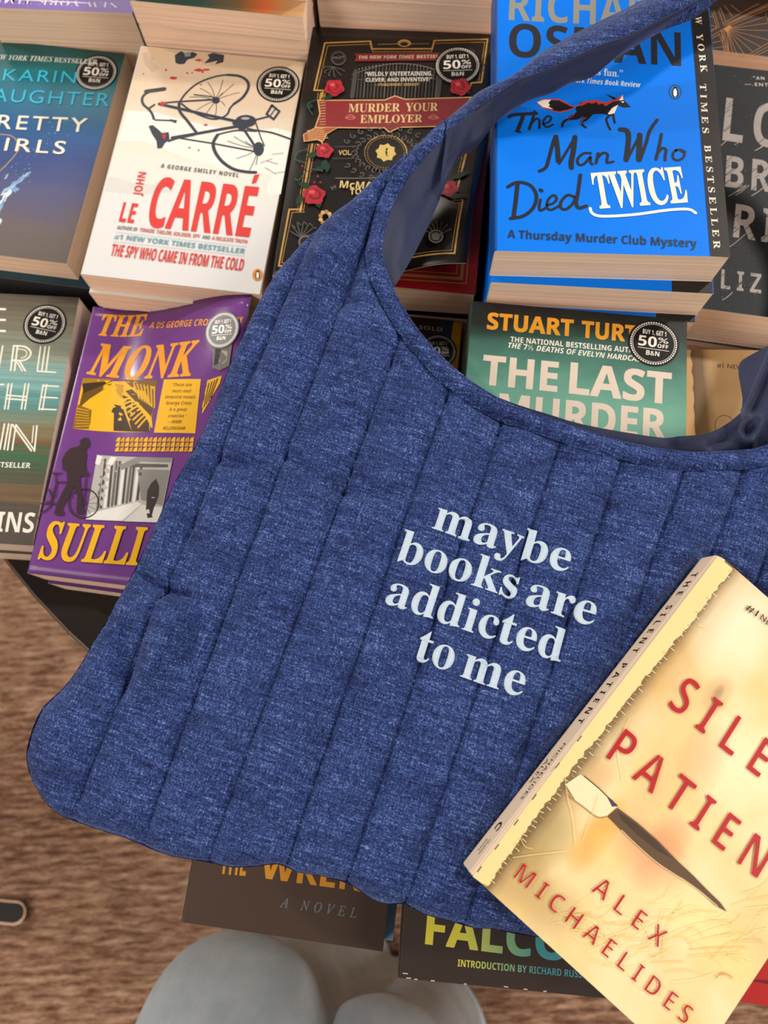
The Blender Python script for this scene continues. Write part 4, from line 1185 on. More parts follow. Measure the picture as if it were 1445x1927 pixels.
('L','medallion','a98445',(76.2,111.7,76.8,112.5),.63,0,0),
('L','medallion','a98445',(77.7,110.4,78.4,111.1),.63,0,0),
('L','medallion','a98445',(79,108.9,79.8,109.4),.64,0,0),
('L','medallion','a98445',(80.1,107.2,81,107.6),.64,0,0),
('L','medallion','a98445',(81,105.4,82,105.7),.64,0,0),
('L','medallion','a98445',(81.7,103.5,82.6,103.7),.64,0,0),
('P','medallion','d9bd6c',(76.7,100.2,74.5,98.3,74,95.1,70.7,95.6,68.1,94.1,65.8,96.7,62.7,97.7,62.7,100.9,60.9,103.7,63.1,105.7,63.6,108.9,66.8,108.5,69.4,110.1,71.7,107.5,74.8,106.5,74.9,103.2)),
('T','medallion','2b2118','1','sb',66.5,98.9,4.8,6.5,.5,0,0,1),
('T','volume_lettering','d6b172','VOL.','r',34.6,98.5,9.5,4.1,5.3,.012,0,1),
('L','gilt_border','55524e',(31.2,105.5,48.5,107.2),.5,0,0),
('L','gilt_border','55524e',(30.6,95.4,49.6,97.1),.49,0,0),
('L','gilt_border','8d8780',(34.7,79.2,64.1,80.8),.49,0,0),
('T','author_lettering','e2c487','McMASTERS','ss',38.6,71.5,46,5.9,-.2,0,0,1),
('T','author_lettering','e2c487','TO','ss',46.6,66.3,8.1,4.8,4.8,0,0,1),
('T','author_lettering','8d8780','by','si',33.9,69.2,4.2,3,45.8,0,0,1),
('P','leaf_decoration#02','1d3a2c',(25.6,150.9,22.2,151.3,19.5,149.2,17.3,145.9,21,146.1,24.1,147.5)),
('P','leaf_decoration#02','1d3a2c',(10.3,140.9,7.9,141.9,7,140.4,6.9,137.7,9.2,137.3,10.7,138)),
('P','leaf_decoration#03','1d3a2c',(26.4,94.5,23.2,92.4,22.9,88.6,24,84.2,26.7,87,28.1,90.4)),
('P','leaf_decoration#03','1d3a2c',(19.5,99.8,15.8,100.7,13.2,98.5,11.4,95,15.1,94.8,18.2,96)),
('P','leaf_decoration#03','1d3a2c',(28,91.7,25.9,89.3,26.3,86.2,27.8,83,29.5,85.8,29.9,88.8)),
('P','leaf_decoration#03','1d3a2c',(18.3,71,15.4,74.1,11.8,74.4,8.1,73.2,11.5,70.4,15,69.1)),
('P','leaf_decoration#04','1d3a2c',(24.6,60.1,22.9,57.5,24.1,55.5,26.6,53.9,27.7,56.7,27.5,59)),
('P','leaf_decoration#04','1d3a2c',(13.1,63.5,9.9,62.2,9,58.9,9.3,54.9,12.3,56.9,14,59.7)),
('P','leaf_decoration#11','1d3a2c',(119.1,162.3,119.6,159,121.7,157.3,124.5,156.5,123.5,159.8,121.8,162.1)),
('P','leaf_decoration#13','1d3a2c',(121.1,73.8,125.9,72.9,130,75.7,133.5,80.2,128.4,79.9,123.8,78.2)),
('P','leaf_decoration#14','1d3a2c',(121.3,55.6,126.2,53,131.1,53.8,135.6,56.4,130.3,58,125.2,58.3)),
('P','leaf_decoration#03','1d3a2c',(19.9,86.8,20.8,84.5,22.2,84.5,23.8,85.6,22.7,87.6,21.4,88.4)),
('L','leaf_decoration#03','2f5a48',(25.2,84.3,15.2,85.1,8.9,76.1,5.7,77.3),.74,1,0),
('L','leaf_decoration#03','2f5a48',(11.6,102.3,4.6,98.9,4.1,93,11.9,90.6),.75,1,0),
('L','leaf_decoration#02','2f5a48',(13.5,145.7,6.5,140.7,11.5,131.9),.76,1,0),
('P','rose_decoration#1','b02a35',(31.8,157.1,32.3,154.4,30.2,152.6,28.5,151.2,26.8,149,24.2,149.1,22.1,151,19.8,151.8,17.4,153.5,17.6,156.3,18.3,158.6,18.1,161.3,19.8,163.3,22.6,163.1,24.9,163.5,27.6,163.9,29.5,161.8,30.1,159.2)),
('L','rose_decoration#1','5a1018',(30.1,155.9,28.9,153.4,26.6,152,23.9,151.9,21.5,153.2,20.1,155.3,20,157.7,21.2,159.6,23.1,160.6),.5,1,0),
('L','rose_decoration#1','5a1018',(22.9,153.3,21.4,154.7,20.8,156.6,21.2,158.4,22.6,159.6,24.4,159.9,26.1,159.4,27.2,158.1,27.6,156.5),.5,1,0),
('L','rose_decoration#1','5a1018',(22.7,158.4,23.8,158.9,25.1,158.8,26.1,158.1,26.6,157.1,26.5,156,25.9,155.2,24.9,154.9,23.9,155.1),.5,1,0),
('P','rose_decoration#1','d8535a',(24.9,159.3,24.6,158.2,23.4,157.5,21.9,157.6,20.9,158.5,20.7,159.6,21.5,160.6,22.9,160.9,24.3,160.4)),
('P','rose_decoration#2','b02a35',(124.6,162.9,123.7,160.2,121.8,158.5,120.8,156.1,118.6,154.3,116,155.5,113.8,156.4,111,156.9,109.6,159.4,110.2,162.1,109.7,164.6,109.9,167.5,112.5,168.6,114.9,168.9,117.3,170.3,120,169.8,121.3,167.1,122.7,165.2)),
('L','rose_decoration#2','5a1018',(119,157.5,116.1,157.2,113.5,158.4,111.9,160.6,111.6,163.2,112.8,165.4,114.9,166.7,117.3,166.7,119.4,165.6),.51,1,0),
('L','rose_decoration#2','5a1018',(112.6,162.1,113,164.1,114.4,165.5,116.3,166,118.2,165.5,119.5,164.2,119.9,162.5,119.4,160.9,118.1,159.9),.51,1,0),
('L','rose_decoration#2','5a1018',(117.1,164.8,118.2,164.1,118.8,163.1,118.7,161.9,118.1,160.9,117.1,160.5,116,160.6,115.1,161.2,114.7,162.1),.51,1,0),
('P','rose_decoration#2','d8535a',(117.1,165.1,116.7,164,115.4,163.3,114,163.4,112.9,164.3,112.8,165.5,113.7,166.5,115.2,166.8,116.5,166.2)),
('P','rose_decoration#3','b02a35',(30.8,102,29.5,100,28.9,98.2,28.1,95.9,25.9,95.4,23.7,96.2,21.5,96,19.3,96.8,18.7,99.2,18.4,101.2,17.4,103.5,18.4,105.5,20.6,106.2,22.2,107.4,24.3,108.5,26.4,107,27.7,105.3,29.8,104.2)),
('L','rose_decoration#3','5a1018',(21.6,97.8,19.9,99.6,19.4,101.9,20.2,103.9,22,105.2,24.2,105.4,26.2,104.5,27.5,102.9,27.7,101.1),.43,1,0),
('L','rose_decoration#3','5a1018',(21.6,104.1,23.3,104.7,25.1,104.4,26.4,103.3,27,101.9,26.7,100.4,25.7,99.4,24.3,99,22.9,99.4),.43,1,0),
('L','rose_decoration#3','5a1018',(25.9,102.3,26,101.2,25.5,100.3,24.7,99.9,23.6,99.9,22.8,100.4,22.3,101.1,22.3,102,22.8,102.7),.43,1,0),
('P','rose_decoration#3','d8535a',(24.3,103.8,24,102.8,23,102.3,21.7,102.4,20.8,103.1,20.6,104.1,21.4,104.9,22.6,105.1,23.8,104.7)),
('P','rose_decoration#4','b02a35',(29.3,64.6,28.1,62.2,28.1,59.5,26.6,57.1,23.5,57.2,21,57.2,18.1,56.6,15.7,58.5,15.2,61.4,13.7,63.6,12.8,66.5,14.9,68.5,17.1,69.7,18.9,72,21.8,72.4,24.1,70.3,26.4,69.1,29.2,67.5)),
('L','rose_decoration#4','5a1018',(15.5,62.9,15.6,65.8,17.4,68.1,20.2,69.1,23.1,68.7,25.3,67.1,26.3,64.7,25.9,62.4,24.3,60.7),.55,1,0),
('L','rose_decoration#4','5a1018',(21.7,68.1,23.8,67.2,25.1,65.5,25.3,63.5,24.5,61.8,22.8,60.9,20.8,60.9,19.2,61.7,18.2,63.2),.55,1,0),
('L','rose_decoration#4','5a1018',(23.8,63.1,22.9,62.1,21.6,61.8,20.3,62.1,19.4,63,19.1,64.1,19.4,65.1,20.3,65.8,21.3,66),.55,1,0),
('P','rose_decoration#4','d8535a',(21.8,66.8,21.4,65.7,20.1,64.9,18.5,65.1,17.3,65.9,17.2,67.2,18.1,68.2,19.6,68.5,21.1,68)),
('P','rose_decoration#5','b02a35',(127.6,62.9,127.6,60.1,125.6,58.6,124.5,56.8,122.9,55,120.3,56.1,118.3,58,115.7,59.1,113.7,61.6,114.1,64.3,114.1,66.7,113.8,69.7,115.8,70.9,118.4,70.3,120.5,71,123.1,70.7,124.6,67.8,125.7,65.4)),
('L','rose_decoration#5','5a1018',(124.9,59.5,122.8,58.2,120.2,58.5,117.7,60.1,116.1,62.6,115.9,65.2,116.8,67.1,118.7,68,120.9,67.5),.48,1,0),
('L','rose_decoration#5','5a1018',(117.5,61.8,116.7,63.9,117,65.8,118.3,66.9,120,67.1,121.7,66.2,123,64.7,123.4,62.9,123,61.5),.48,1,0),
('L','rose_decoration#5','5a1018',(119.6,66,120.8,65.7,121.8,64.8,122.4,63.7,122.4,62.5,121.9,61.7,120.9,61.5,120,61.8,119.2,62.6),.47,1,0),
('P','rose_decoration#5','d8535a',(120.7,66.2,120.4,65,119.3,64.5,117.9,64.9,116.8,66,116.6,67.2,117.4,68.1,118.7,68.1,120,67.4)),
('P','leaf_decoration#03','b02a35',(22.8,79.8,22.6,79.1,22,78.9,21.4,79.4,21.3,80.1,21.8,80.6,22.4,80.5)),
('P','leaf_decoration#03','b02a35',(21,74.7,20.8,74,20.2,73.8,19.6,74.2,19.5,75,20,75.5,20.6,75.4)),
('P','leaf_decoration#03','b02a35',(25.3,75,25.1,74.3,24.5,74.1,23.9,74.5,23.8,75.3,24.3,75.8,24.9,75.6)),
('P','leaf_decoration#03','b02a35',(10.6,87.7,10.4,87,9.8,86.8,9.2,87.2,9.1,87.9,9.6,88.4,10.2,88.3)),
('P','leaf_decoration#03','b02a35',(17.3,83.8,17.1,83.1,16.5,82.9,16,83.3,15.9,84.1,16.3,84.5,16.9,84.4)),
('L','filigree#bl','55524e',(17.1,29.1,7,34.8,9.1,33.5),.84,1,0),
('L','filigree#br','55524e',(118.6,21.3,126.6,26,126.6,25),.74,1,0),
('L','filigree#bl','55524e',(17.1,29.1,9.2,38.4,11.5,37.2),.84,1,0),
('L','filigree#br','55524e',(118.6,21.3,123.8,29.9,123.5,28.7),.75,1,0),
('L','filigree#bl','55524e',(17.1,29.1,12.6,40.7,15.1,39.5),.84,1,0),
('L','filigree#br','55524e',(118.6,21.3,120.2,32.7,119.5,31.4),.76,1,0),
('L','filigree#bl','55524e',(17.1,29.1,16.7,41.4,19.3,40.2),.84,1,0),
('L','filigree#br','55524e',(118.6,21.3,116.3,33.9,115.1,32.7),.78,1,0),
('L','filigree#bl','55524e',(17.1,29.1,20.8,40.3,23.6,39.1),.84,1,0),
('L','filigree#br','55524e',(118.6,21.3,112.7,33.4,111,32.3),.79,1,0),
('L','filigree#bl','55524e',(17.1,29.1,24.3,37.6,27.4,36.4),.84,1,0),
('L','filigree#br','55524e',(118.6,21.3,109.9,31.2,107.8,30.4),.8,1,0),
('L','filigree#bl','55524e',(17.1,29.1,26.8,33.7,30,32.5),.84,1,0),
('L','filigree#br','55524e',(118.6,21.3,108.4,27.6,106,27.2),.8,1,0),
('P','filigree#bl','77716a',(25.8,26.3,25.7,24.5,25,22.8,23.8,21.5,22.2,20.7,20.4,20.6,18.6,21.1,17,22.2,15.9,23.8,15.3,25.6,15.4,27.4,16.1,29.1,17.3,30.4,18.9,31.2,20.8,31.3,22.6,30.8,24.1,29.7,25.3,28.1)),
('P','filigree#bl','24201e',(24.6,26.2,24.5,24.6,23.8,23.2,22.6,22.2,21.1,21.8,19.5,22,18.1,22.8,17,24.1,16.5,25.7,16.6,27.3,17.3,28.7,18.5,29.7,20,30.1,21.6,29.9,23,29.1,24.1,27.8)),
('P','filigree#br','77716a',(122.7,20.4,122.6,18.5,121.8,16.9,120.5,15.9,118.8,15.5,116.9,15.9,115,16.9,113.3,18.4,112.1,20.3,111.5,22.4,111.6,24.3,112.3,25.8,113.7,26.8,115.4,27.2,117.4,26.8,119.3,25.8,120.9,24.3,122.1,22.4)),
('P','filigree#br','24201e',(121.4,20.6,121.3,18.9,120.6,17.6,119.3,16.9,117.7,16.9,116,17.5,114.5,18.7,113.4,20.3,112.8,22.1,112.9,23.7,113.7,25,115,25.7,116.6,25.7,118.3,25.1,119.8,23.9,120.9,22.3)),
('T','monogram#2','8d8780','MGM','r',114,20.7,6.6,2,-.4,0,0,1),
('P','gilt_border','d6b172',(37,46.7,36.8,45.6,35.9,45,34.8,45.1,34,45.9,33.9,47.1,34.5,48,35.5,48.3,36.5,47.8)),
('P','gilt_border','b98d45',(36.5,43.7,36.3,42.6,35.5,42,34.4,42.1,33.6,42.9,33.4,44,34,44.9,35,45.2,36,44.7)),
('P','gilt_border','d6b172',(34.6,41.9,34.4,40.8,33.5,40.2,32.4,40.3,31.6,41.2,31.5,42.3,32.1,43.2,33.1,43.5,34.1,43)),
('P','gilt_border','b98d45',(32.1,42.3,31.9,41.2,31,40.6,29.9,40.7,29.1,41.5,29,42.7,29.6,43.6,30.6,43.8,31.6,43.3)),
('P','gilt_border','d6b172',(30.2,44.6,30,43.6,29.1,42.9,28,43.1,27.2,43.9,27.1,45,27.7,45.9,28.7,46.2,29.7,45.7)),
('P','gilt_border','b98d45',(29.8,47.8,29.6,46.7,28.7,46.1,27.6,46.2,26.8,47.1,26.7,48.2,27.3,49.1,28.3,49.4,29.3,48.9)),
('P','gilt_border','d6b172',(31.1,50.4,30.9,49.3,30,48.7,28.9,48.8,28.1,49.6,28,50.8,28.5,51.7,29.6,51.9,30.6,51.4)),
('P','gilt_border','b98d45',(33.5,51.1,33.2,50,32.4,49.4,31.3,49.5,30.5,50.3,30.3,51.5,30.9,52.4,32,52.7,33,52.2)),
('P','gilt_border','d6b172',(35.8,49.7,35.6,48.6,34.7,47.9,33.6,48.1,32.8,48.9,32.7,50,33.3,50.9,34.3,51.2,35.3,50.7)),
('S','price_sticker','',113.2,182.2,17.3,5.5),
],
'OS': [
('T','author_lettering','8f8f86','RICHARD','ss',8.6,172.2,109.9,25.8,-2.5,0,0,1),
('T','author_lettering','2a2a33','OSMAN','ss',8.3,142.8,110.9,26.7,-2.5,0,0,1),
('T','quote_lettering','dce4ea','us fun.\u201d','sb',61.9,129.9,19.5,5.4,-4.3,0,0,1),
('T','quote_lettering','dce4ea','\u2014New York Times Book Review','ssi',36.2,124.6,56.4,3.9,-3.9,0,0,1),
('P','publisher_logo','24282f',(118.1,117.8,117.8,116.1,117.1,114.5,116.2,113.2,115,112.3,113.7,112,112.5,112.3,111.4,113,110.6,114.3,110.1,115.9,110,117.6,110.3,119.4,110.9,121,111.9,122.3,113.1,123.2,114.4,123.5,115.6,123.2,116.7,122.5,117.5,121.2,118,119.6)),
('P','publisher_logo','1670c4',(117.6,117.8,117.4,116.2,116.8,114.8,115.9,113.6,114.9,112.9,113.8,112.6,112.7,112.8,111.7,113.5,111,114.6,110.6,116.1,110.5,117.7,110.7,119.3,111.3,120.7,112.2,121.9,113.2,122.6,114.3,122.9,115.4,122.7,116.4,122,117.1,120.9,117.5,119.4)),
('P','publisher_logo','221c1a',(113.7,121.9,114.8,122.1,115.3,121.3,116.1,121,115.3,120.5,116.1,117.8,116.1,115.6,115.5,114,112.7,113.7,112.2,115.5,112.2,118,113.1,120.3)),
('P','publisher_logo','f4efe4',(113.9,120.4,114.7,120.3,115.3,118.1,115.1,115.5,114.4,114.3,113.3,114.4,112.9,116.1,113,118.4)),
('P','fox_drawing','c53a34',(26.1,108,30.3,110.4,40.6,110.6,48.3,105.8,51.5,104.9,45.9,101.6,40.4,100,35.2,101.6,29.4,103.7)),
('P','fox_drawing','1c1a20',(31.6,109.4,40.5,109.4,47.7,105.1,50.3,104.4,45.7,102.5,40.4,101.1,35.8,102,33.6,105.4)),
('P','fox_drawing','efe4d6',(26.6,107.7,30.7,109.7,35.5,109.9,33.7,107.3,34.7,105.7,33.6,104.7,37,102.5,30,104.2)),
('P','fox_drawing','1c1a20',(50.7,103.9,54.3,108.4,61.6,109.9,69.4,108.2,74.7,110.9,73.4,112.4,77.9,111.9,80.9,114.8,81.4,111,85.6,105.5,80.8,105,77.4,106.8,75.1,100.6,73.2,98.2,67.8,100,61.8,99.5,57.5,94.4,54.8,93.1,56,97.8,52,95.3,46.3,94.4,51.5,100)),
('P','fox_drawing','c53a34',(51.2,105.2,56.3,109.4,64.2,110.3,69.4,108.5,77.3,111.7,80.9,114.7,81.3,111,74.6,109.3,69.8,105.7,68,107.8,65.4,106.8,64.1,108.7,61.5,107.4,58.9,108.2,55.2,105.9)),
('P','fox_drawing','efe4d6',(77.7,107.1,75.1,100.6,73,99.3,70.9,100,73.8,104.5)),
('P','fox_drawing','efe4d6',(78.3,110.3,80.9,114.8,81.1,110.7)),
('P','fox_drawing','efe4d6',(79.4,109.4,81.7,109.8,80.9,108.5)),
('P','fox_drawing','1c1a20',(70.1,115.2,73.5,113.7,76.3,112.5,75.2,110.9,72.4,113)),
('L','fox_drawing','1c1a20',(54.1,101.7,46.8,96.3,43.1,93.1,42.1,89.9),1.7,1,0),
('L','fox_drawing','1c1a20',(59.3,98.6,54.9,94.6,54.8,91.5,56.8,89.4),1.56,1,0),
('L','fox_drawing','1c1a20',(73,99.3,70,96.3,70.7,91.9,72.1,88.2),1.43,1,0),
('L','fox_drawing','1c1a20',(74.3,99.8,74.7,95.9,75.1,93.3),1.43,1,0),
('L','fox_drawing','c53a34',(50.2,100,48.2,97.3,44.2,95.6),.52,1,0),
('L','fox_drawing','c53a34',(57.3,97,54.6,94.3,54.3,92.1),.52,1,0),
('L','title_lettering','23262f',(8.9,96.2,12.9,97.9,26,99.2),2.49,1,0),
('L','title_lettering','23262f',(17.8,97.4,16.2,92,14.1,85.8),2.48,1,0),
('L','title_lettering','23262f',(13.1,85.4,15.7,84.9),1.56,1,0),
('L','title_lettering','23262f',(24.9,100.7,23.6,94.6,21.4,87.2),1.7,1,0),
('L','title_lettering','23262f',(22,89.9,25.3,94.8,27.7,94.5,28,91.1,27.7,88),1.57,1,0),
('L','title_lettering','23262f',(30.3,91.2,34,93.1,35.3,96.3,33,97.2,30.6,94,30.6,90.6,32.9,89.1,36.3,91),1.3,1,0),
('L','title_lettering','23262f',(27.5,56.5,31.5,59.4,33.9,67.9,36.9,79.9,38.5,82.4),2.19,1,0),
('L','title_lettering','23262f',(38,82.1,38.9,72.6,39.2,64.2),3.1,1,0),
('L','title_lettering','23262f',(39.7,62.3,44.5,71.2,49.9,81.8),1.68,1,0),
('L','title_lettering','23262f',(49.9,82.1,48.6,71.3,47.2,63.7,47.3,59.5),3.22,1,0),
('L','title_lettering','23262f',(59.4,70.4,54.8,70,51.1,65.6,52,61.7,55.3,62.7,59.1,67.7,59,64,60.2,62.3),1.67,1,0),
('L','title_lettering','23262f',(64,70.5,63.4,67.2,62.4,63.2),1.8,1,0),
('L','title_lettering','23262f',(63.1,66.3,66.6,70.6,69.7,70.1,69.3,66.1,69.5,63.7,73.1,64.7),1.67,1,0),
('L','title_lettering','23262f',(78.4,88.4,82.4,87.6,83.2,81.4,81.1,66.1),3.23,1,0),
('L','title_lettering','23262f',(81.3,65.2,85.2,73.8,90.3,84.4),1.67,1,0),
('L','title_lettering','23262f',(90.3,84.7,89.6,75.5,89,66.4),3.47,1,0),
('L','title_lettering','23262f',(89.8,66.7,93.9,78.7,96.7,88,101.7,96.2),2.06,1,0),
('L','title_lettering','23262f',(103.8,85.7,102.1,77.4,99.5,67),1.93,1,0),
('L','title_lettering','23262f',(99.9,70,103.7,75.3,106,74.1,105.3,69.8,105.1,66.5),1.67,1,0),
('L','title_lettering','23262f',(112.2,74.3,110.2,71.5,110.3,67.9,113.3,66.7,116.5,69.2,117.2,72.9,114.7,74.6,112.1,73.7),1.54,1,0),
('L','title_lettering','23262f',(114.5,74.3,115.9,72.9,118,73.2),1.03,1,0),
('L','title_lettering','23262f',(14,47.8,12.9,35.9,11.4,23),2.54,1,0),
('L','title_lettering','23262f',(8,44.6,14,48.1,21.6,46.2,25.4,39.2,23.5,30.4,17.4,24.4,9.6,22.4),2.16,1,0),
('L','title_lettering','23262f',(27.9,36.1,27,30.5,28,28.5,30.8,30.3),1.64,1,0),
('L','title_lettering','23262f',(27.9,43.1,28.7,42.3),2.29,0,0),
('L','title_lettering','23262f',(32.1,32.4,35.7,33.9,37.8,37.2,35.8,39.5,32.4,35.9,31.8,30.6,34.6,29.2,39.4,32.3),1.52,1,0),
('L','title_lettering','23262f',(48.4,38.7,44.4,39.8,40.5,35.2,40.2,30.8,43.4,29.8,47.5,34,49.4,38.4),1.77,1,0),
('L','title_lettering','23262f',(52.6,54.5,51,42.9,49.6,34,51.3,30.9,55.6,32.5),2.15,1,0),
('T','title_lettering','efe9da','TWICE','sb',61.6,30.9,56.6,24.7,6.4,.012,0,1),
('L','title_lettering','efe9da',(58,30.8,59.2,27.3,65.4,25.5,84.3,27.2,104.5,30.9,117,31.9,121.4,29.4),1.88,1,0),
('T','series_lettering','2a3646','A Thursday Murder Club Mystery','ss',7.7,8.8,113.1,5.7,-1.6,0,0,1),
('P','bestseller_strip','26221f',(127.5,212,138.2,214,139.4,176.2,140,100,140.1,-.7,128.4,.1,128.1,87.3,127.5,170.9)),
('T','bestseller_strip','e9dccb','NEW','sb',130.2,190.5,19.2,4.1,-89.9,0,0,1.6),
('T','bestseller_strip','e9dccb','YORK','sb',130.1,163.4,30.4,4.1,-87.8,0,0,1.6),
('T','bestseller_strip','e9dccb','TIMES','sb',129.9,124.2,37.2,3.9,-90.9,0,0,1.6),
('T','bestseller_strip','e9dccb','BESTSELLER','sb',129.7,78.1,73,3.9,-89.2,0,0,1.6),
],
'LB': [
('T','quote_lettering','cfc4b8','\u201cAN','r',30.9,200.3,8.3,2.9,5.6,.01,0,1.4),
('T','quote_lettering','cfc4b8','\u2014.ENT','r',24.9,193.8,17.3,2.9,5.1,.01,0,1.4),
('T','title_lettering','a79f9b','LONG','ss',10.3,141.9,103.2,38.7,-1.8,0,0,1.25),
('T','title_lettering','a79f9b','BRIGHT','ss',14.2,101.8,102.3,27.1,-.1,0,0,1.2),
('T','title_lettering','a79f9b','RIVER','ss',21.8,60.5,91.3,28,-2.1,0,0,1.2),
('T','author_lettering','a79f9b','LIZ','ss',15.3,17.6,28,15.4,.6,0,0,1.5),
('T','author_lettering','a79f9b','MOORE','ss',53.1,18.1,57.2,15.3,.5,0,0,1.5),
('L','title_scratch','1d2024',(11.8,169.5,14.8,173.5,17.8,176.6),.44,1,0),
('L','title_scratch','1d2024',(12.8,173.8,15.4,177.4,18,179.9),.4,1,0),
('L','title_scratch','1d2024',(7.6,172,10,174.4,12.3,177.5),.28,1,0),
('L','title_scratch','1d2024',(9.9,149.5,13.8,153.9,17.7,158.6),.38,1,0),
('L','title_scratch','1d2024',(23,174.7,26.7,179.2,30.3,183.3),.29,1,0),
('L','title_scratch','1d2024',(7.8,162.1,11.2,166.6,14.8,170.4),.46,1,0),
('L','title_scratch','1d2024',(18.3,162,21,165.6,23.7,168.3),.26,1,0),
('L','title_scratch','1d2024',(11.2,149.2,13.6,152.1,15.9,154.7),.46,1,0),
('L','title_scratch','1d2024',(14,163.5,17.4,167.3,20.9,171.6),.33,1,0),
('L','title_scratch','1d2024',(37.9,156,41.6,160,45.3,164.6),.34,1,0),
('L','title_scratch','1d2024',(42.5,174.1,44.8,176.6,47.2,179.6),.29,1,0),
('L','title_scratch','1d2024',(37.1,175.7,40.2,179,43.3,183),.46,1,0),
('L','title_scratch','1d2024',(40.9,165.3,44.1,168.9,47.3,172.7),.46,1,0),
('L','title_scratch','1d2024',(37.1,143.4,41,147.9,44.8,152.3),.49,1,0),
('L','title_scratch','1d2024',(11.5,101.5,14.5,104.4,17.4,108.3),.54,1,0),
('L','title_scratch','1d2024',(14.2,111.2,17.2,115.2,20.2,118.1),.4,1,0),
('L','title_scratch','1d2024',(13.9,121,15.2,122.1,16.4,123.8),.28,1,0),
('L','title_scratch','1d2024',(13.1,110.3,16.7,114.9,20.3,118.6),.4,1,0),
('L','title_scratch','1d2024',(18.2,96.7,21.6,100.2,25,104.5),.33,1,0),
('L','title_scratch','1d2024',(15.4,111.6,19,115.2,22.6,119.9),.29,1,0),
('L','title_scratch','1d2024',(13.7,117,15.4,119,17.2,121),.45,1,0),
('L','title_scratch','1d2024',(14.1,123.3,16.4,126.1,18.6,128.6),.44,1,0),
('L','title_scratch','1d2024',(24.6,104.2,27.1,107,29.7,110),.48,1,0),
('L','title_scratch','1d2024',(29.9,97.6,33.3,101,36.6,105.2),.53,1,0),
('L','title_scratch','1d2024',(35.9,113,37.3,114.4,38.7,116.1),.25,1,0),
('L','title_scratch','1d2024',(31.2,116.9,32.7,118.8,34.3,120.5),.25,1,0),
('L','title_scratch','1d2024',(30.4,118.4,31.8,120.1,33.2,121.6),.24,1,0),
('L','title_scratch','1d2024',(42.5,108.4,44,110.4,45.5,111.9),.36,1,0),
('L','title_scratch','1d2024',(33.1,117.4,36.7,120.9,40.2,125.5),.4,1,0),
('L','title_scratch','1d2024',(36.9,121,38.3,122.8,39.6,124.2),.33,1,0),
('L','title_scratch','1d2024',(41.8,120.1,43,120.9,44.1,122.7),.43,1,0),
('L','title_scratch','1d2024',(21.6,66.6,22.7,67.9,23.8,69.2),.59,1,0),
('L','title_scratch','1d2024',(31.6,62.7,33.4,64.9,35.2,66.8),.28,1,0),
('L','title_scratch','1d2024',(28.6,65.9,31.9,69.8,35.2,73.3),.31,1,0),
('L','title_scratch','1d2024',(29.6,51.9,33,55.5,36.5,59.6),.52,1,0),
('L','title_scratch','1d2024',(28.5,76.2,31,79.2,33.6,81.9),.23,1,0),
('L','title_scratch','1d2024',(18.8,73.8,20.6,75.6,22.4,77.9),.58,1,0),
('L','title_scratch','1d2024',(23.8,52.1,27.7,56,31.5,60.7),.36,1,0),
('L','title_scratch','1d2024',(21.7,76.1,23.3,78.2,25,79.7),.46,1,0),
('L','title_scratch','1d2024',(31.7,57.7,34.2,60.2,36.6,63.1),.52,1,0),
('L','title_scratch','1d2024',(18.4,60,22,63.8,25.6,68.2),.5,1,0),
('L','title_scratch','1d2024',(41,75.9,44.3,79.9,47.7,83.4),.52,1,0),
('L','title_scratch','1d2024',(46,71.7,48.2,73.7,50.4,76.7),.49,1,0),
('L','title_scratch','1d2024',(40.5,79.1,42,80.3,43.5,82.5),.52,1,0),
('L','title_scratch','1d2024',(38.7,57.2,42.5,61.3,46.4,65.8),.35,1,0),
('L','title_scratch','1d2024',(43.7,79.8,44.8,80.6,45.9,82.3),.47,1,0),
('L','title_scratch','1d2024',(43.1,56.4,45.4,58.6,47.7,61.5),.53,1,0),
('L','title_scratch','1d2024',(18,24.6,19.8,26.9,21.7,28.7),.43,1,0),
('L','title_scratch','1d2024',(20,22.3,21.4,23.4,22.8,25.4),.35,1,0),
('L','title_scratch','1d2024',(23.7,17.8,27.2,21.8,30.8,25.7),.55,1,0),
('L','title_scratch','1d2024',(26,20.1,28.4,23.3,30.9,25.6),.38,1,0),
('L','title_scratch','1d2024',(15.6,27.5,18.8,31.4,22.1,34.7),.39,1,0),
('L','title_scratch','1d2024',(33,21.2,34.9,23.4,36.8,25.5),.42,1,0),
('L','title_scratch','1d2024',(33.7,28.9,36.3,32.1,38.9,34.7),.32,1,0),
('L','title_scratch','1d2024',(33.6,21.6,36.2,24.2,38.8,27.4),.55,1,0),
('L','title_scratch','1d2024',(24.4,18.4,26.8,21.1,29.3,23.8),.47,1,0),
('L','title_scratch','1d2024',(24.7,20,27,22.2,29.4,25.2),.47,1,0),
('L','title_scratch','1d2024',(37.8,15.1,39.5,17,41.3,19),.56,1,0),
('L','title_scratch','1d2024',(36.5,30,37.9,31.6,39.3,33.1),.25,1,0),
('L','title_scratch','1d2024',(17.7,26.8,20.6,29.8,23.4,33.3),.55,1,0),
('L','title_scratch','1d2024',(15.8,14.8,18.6,18.4,21.5,21.2),.54,1,0),
('L','title_scratch','a79f9b',(35.7,136.8,39.1,139.7,42.5,144.2),.87,1,0),
('L','title_scratch','a79f9b',(16.5,8.3,20,11.3,23.5,15.7),.62,1,0),
('L','title_scratch','a79f9b',(22,95.3,26.7,99.5,31.3,105.4),.49,1,0),
('L','title_scratch','a79f9b',(17.1,93.6,22.2,98.3,27.2,104.6),.46,1,0),
('L','title_scratch','a79f9b',(15.5,47.9,23,55,30.6,64),.49,1,0),
('L','title_scratch','a79f9b',(34.1,135.5,37.6,138.5,41.1,143.1),.58,1,0),
('L','title_scratch','a79f9b',(6.6,134.4,10.2,137.6,13.7,142.3),.66,1,0),
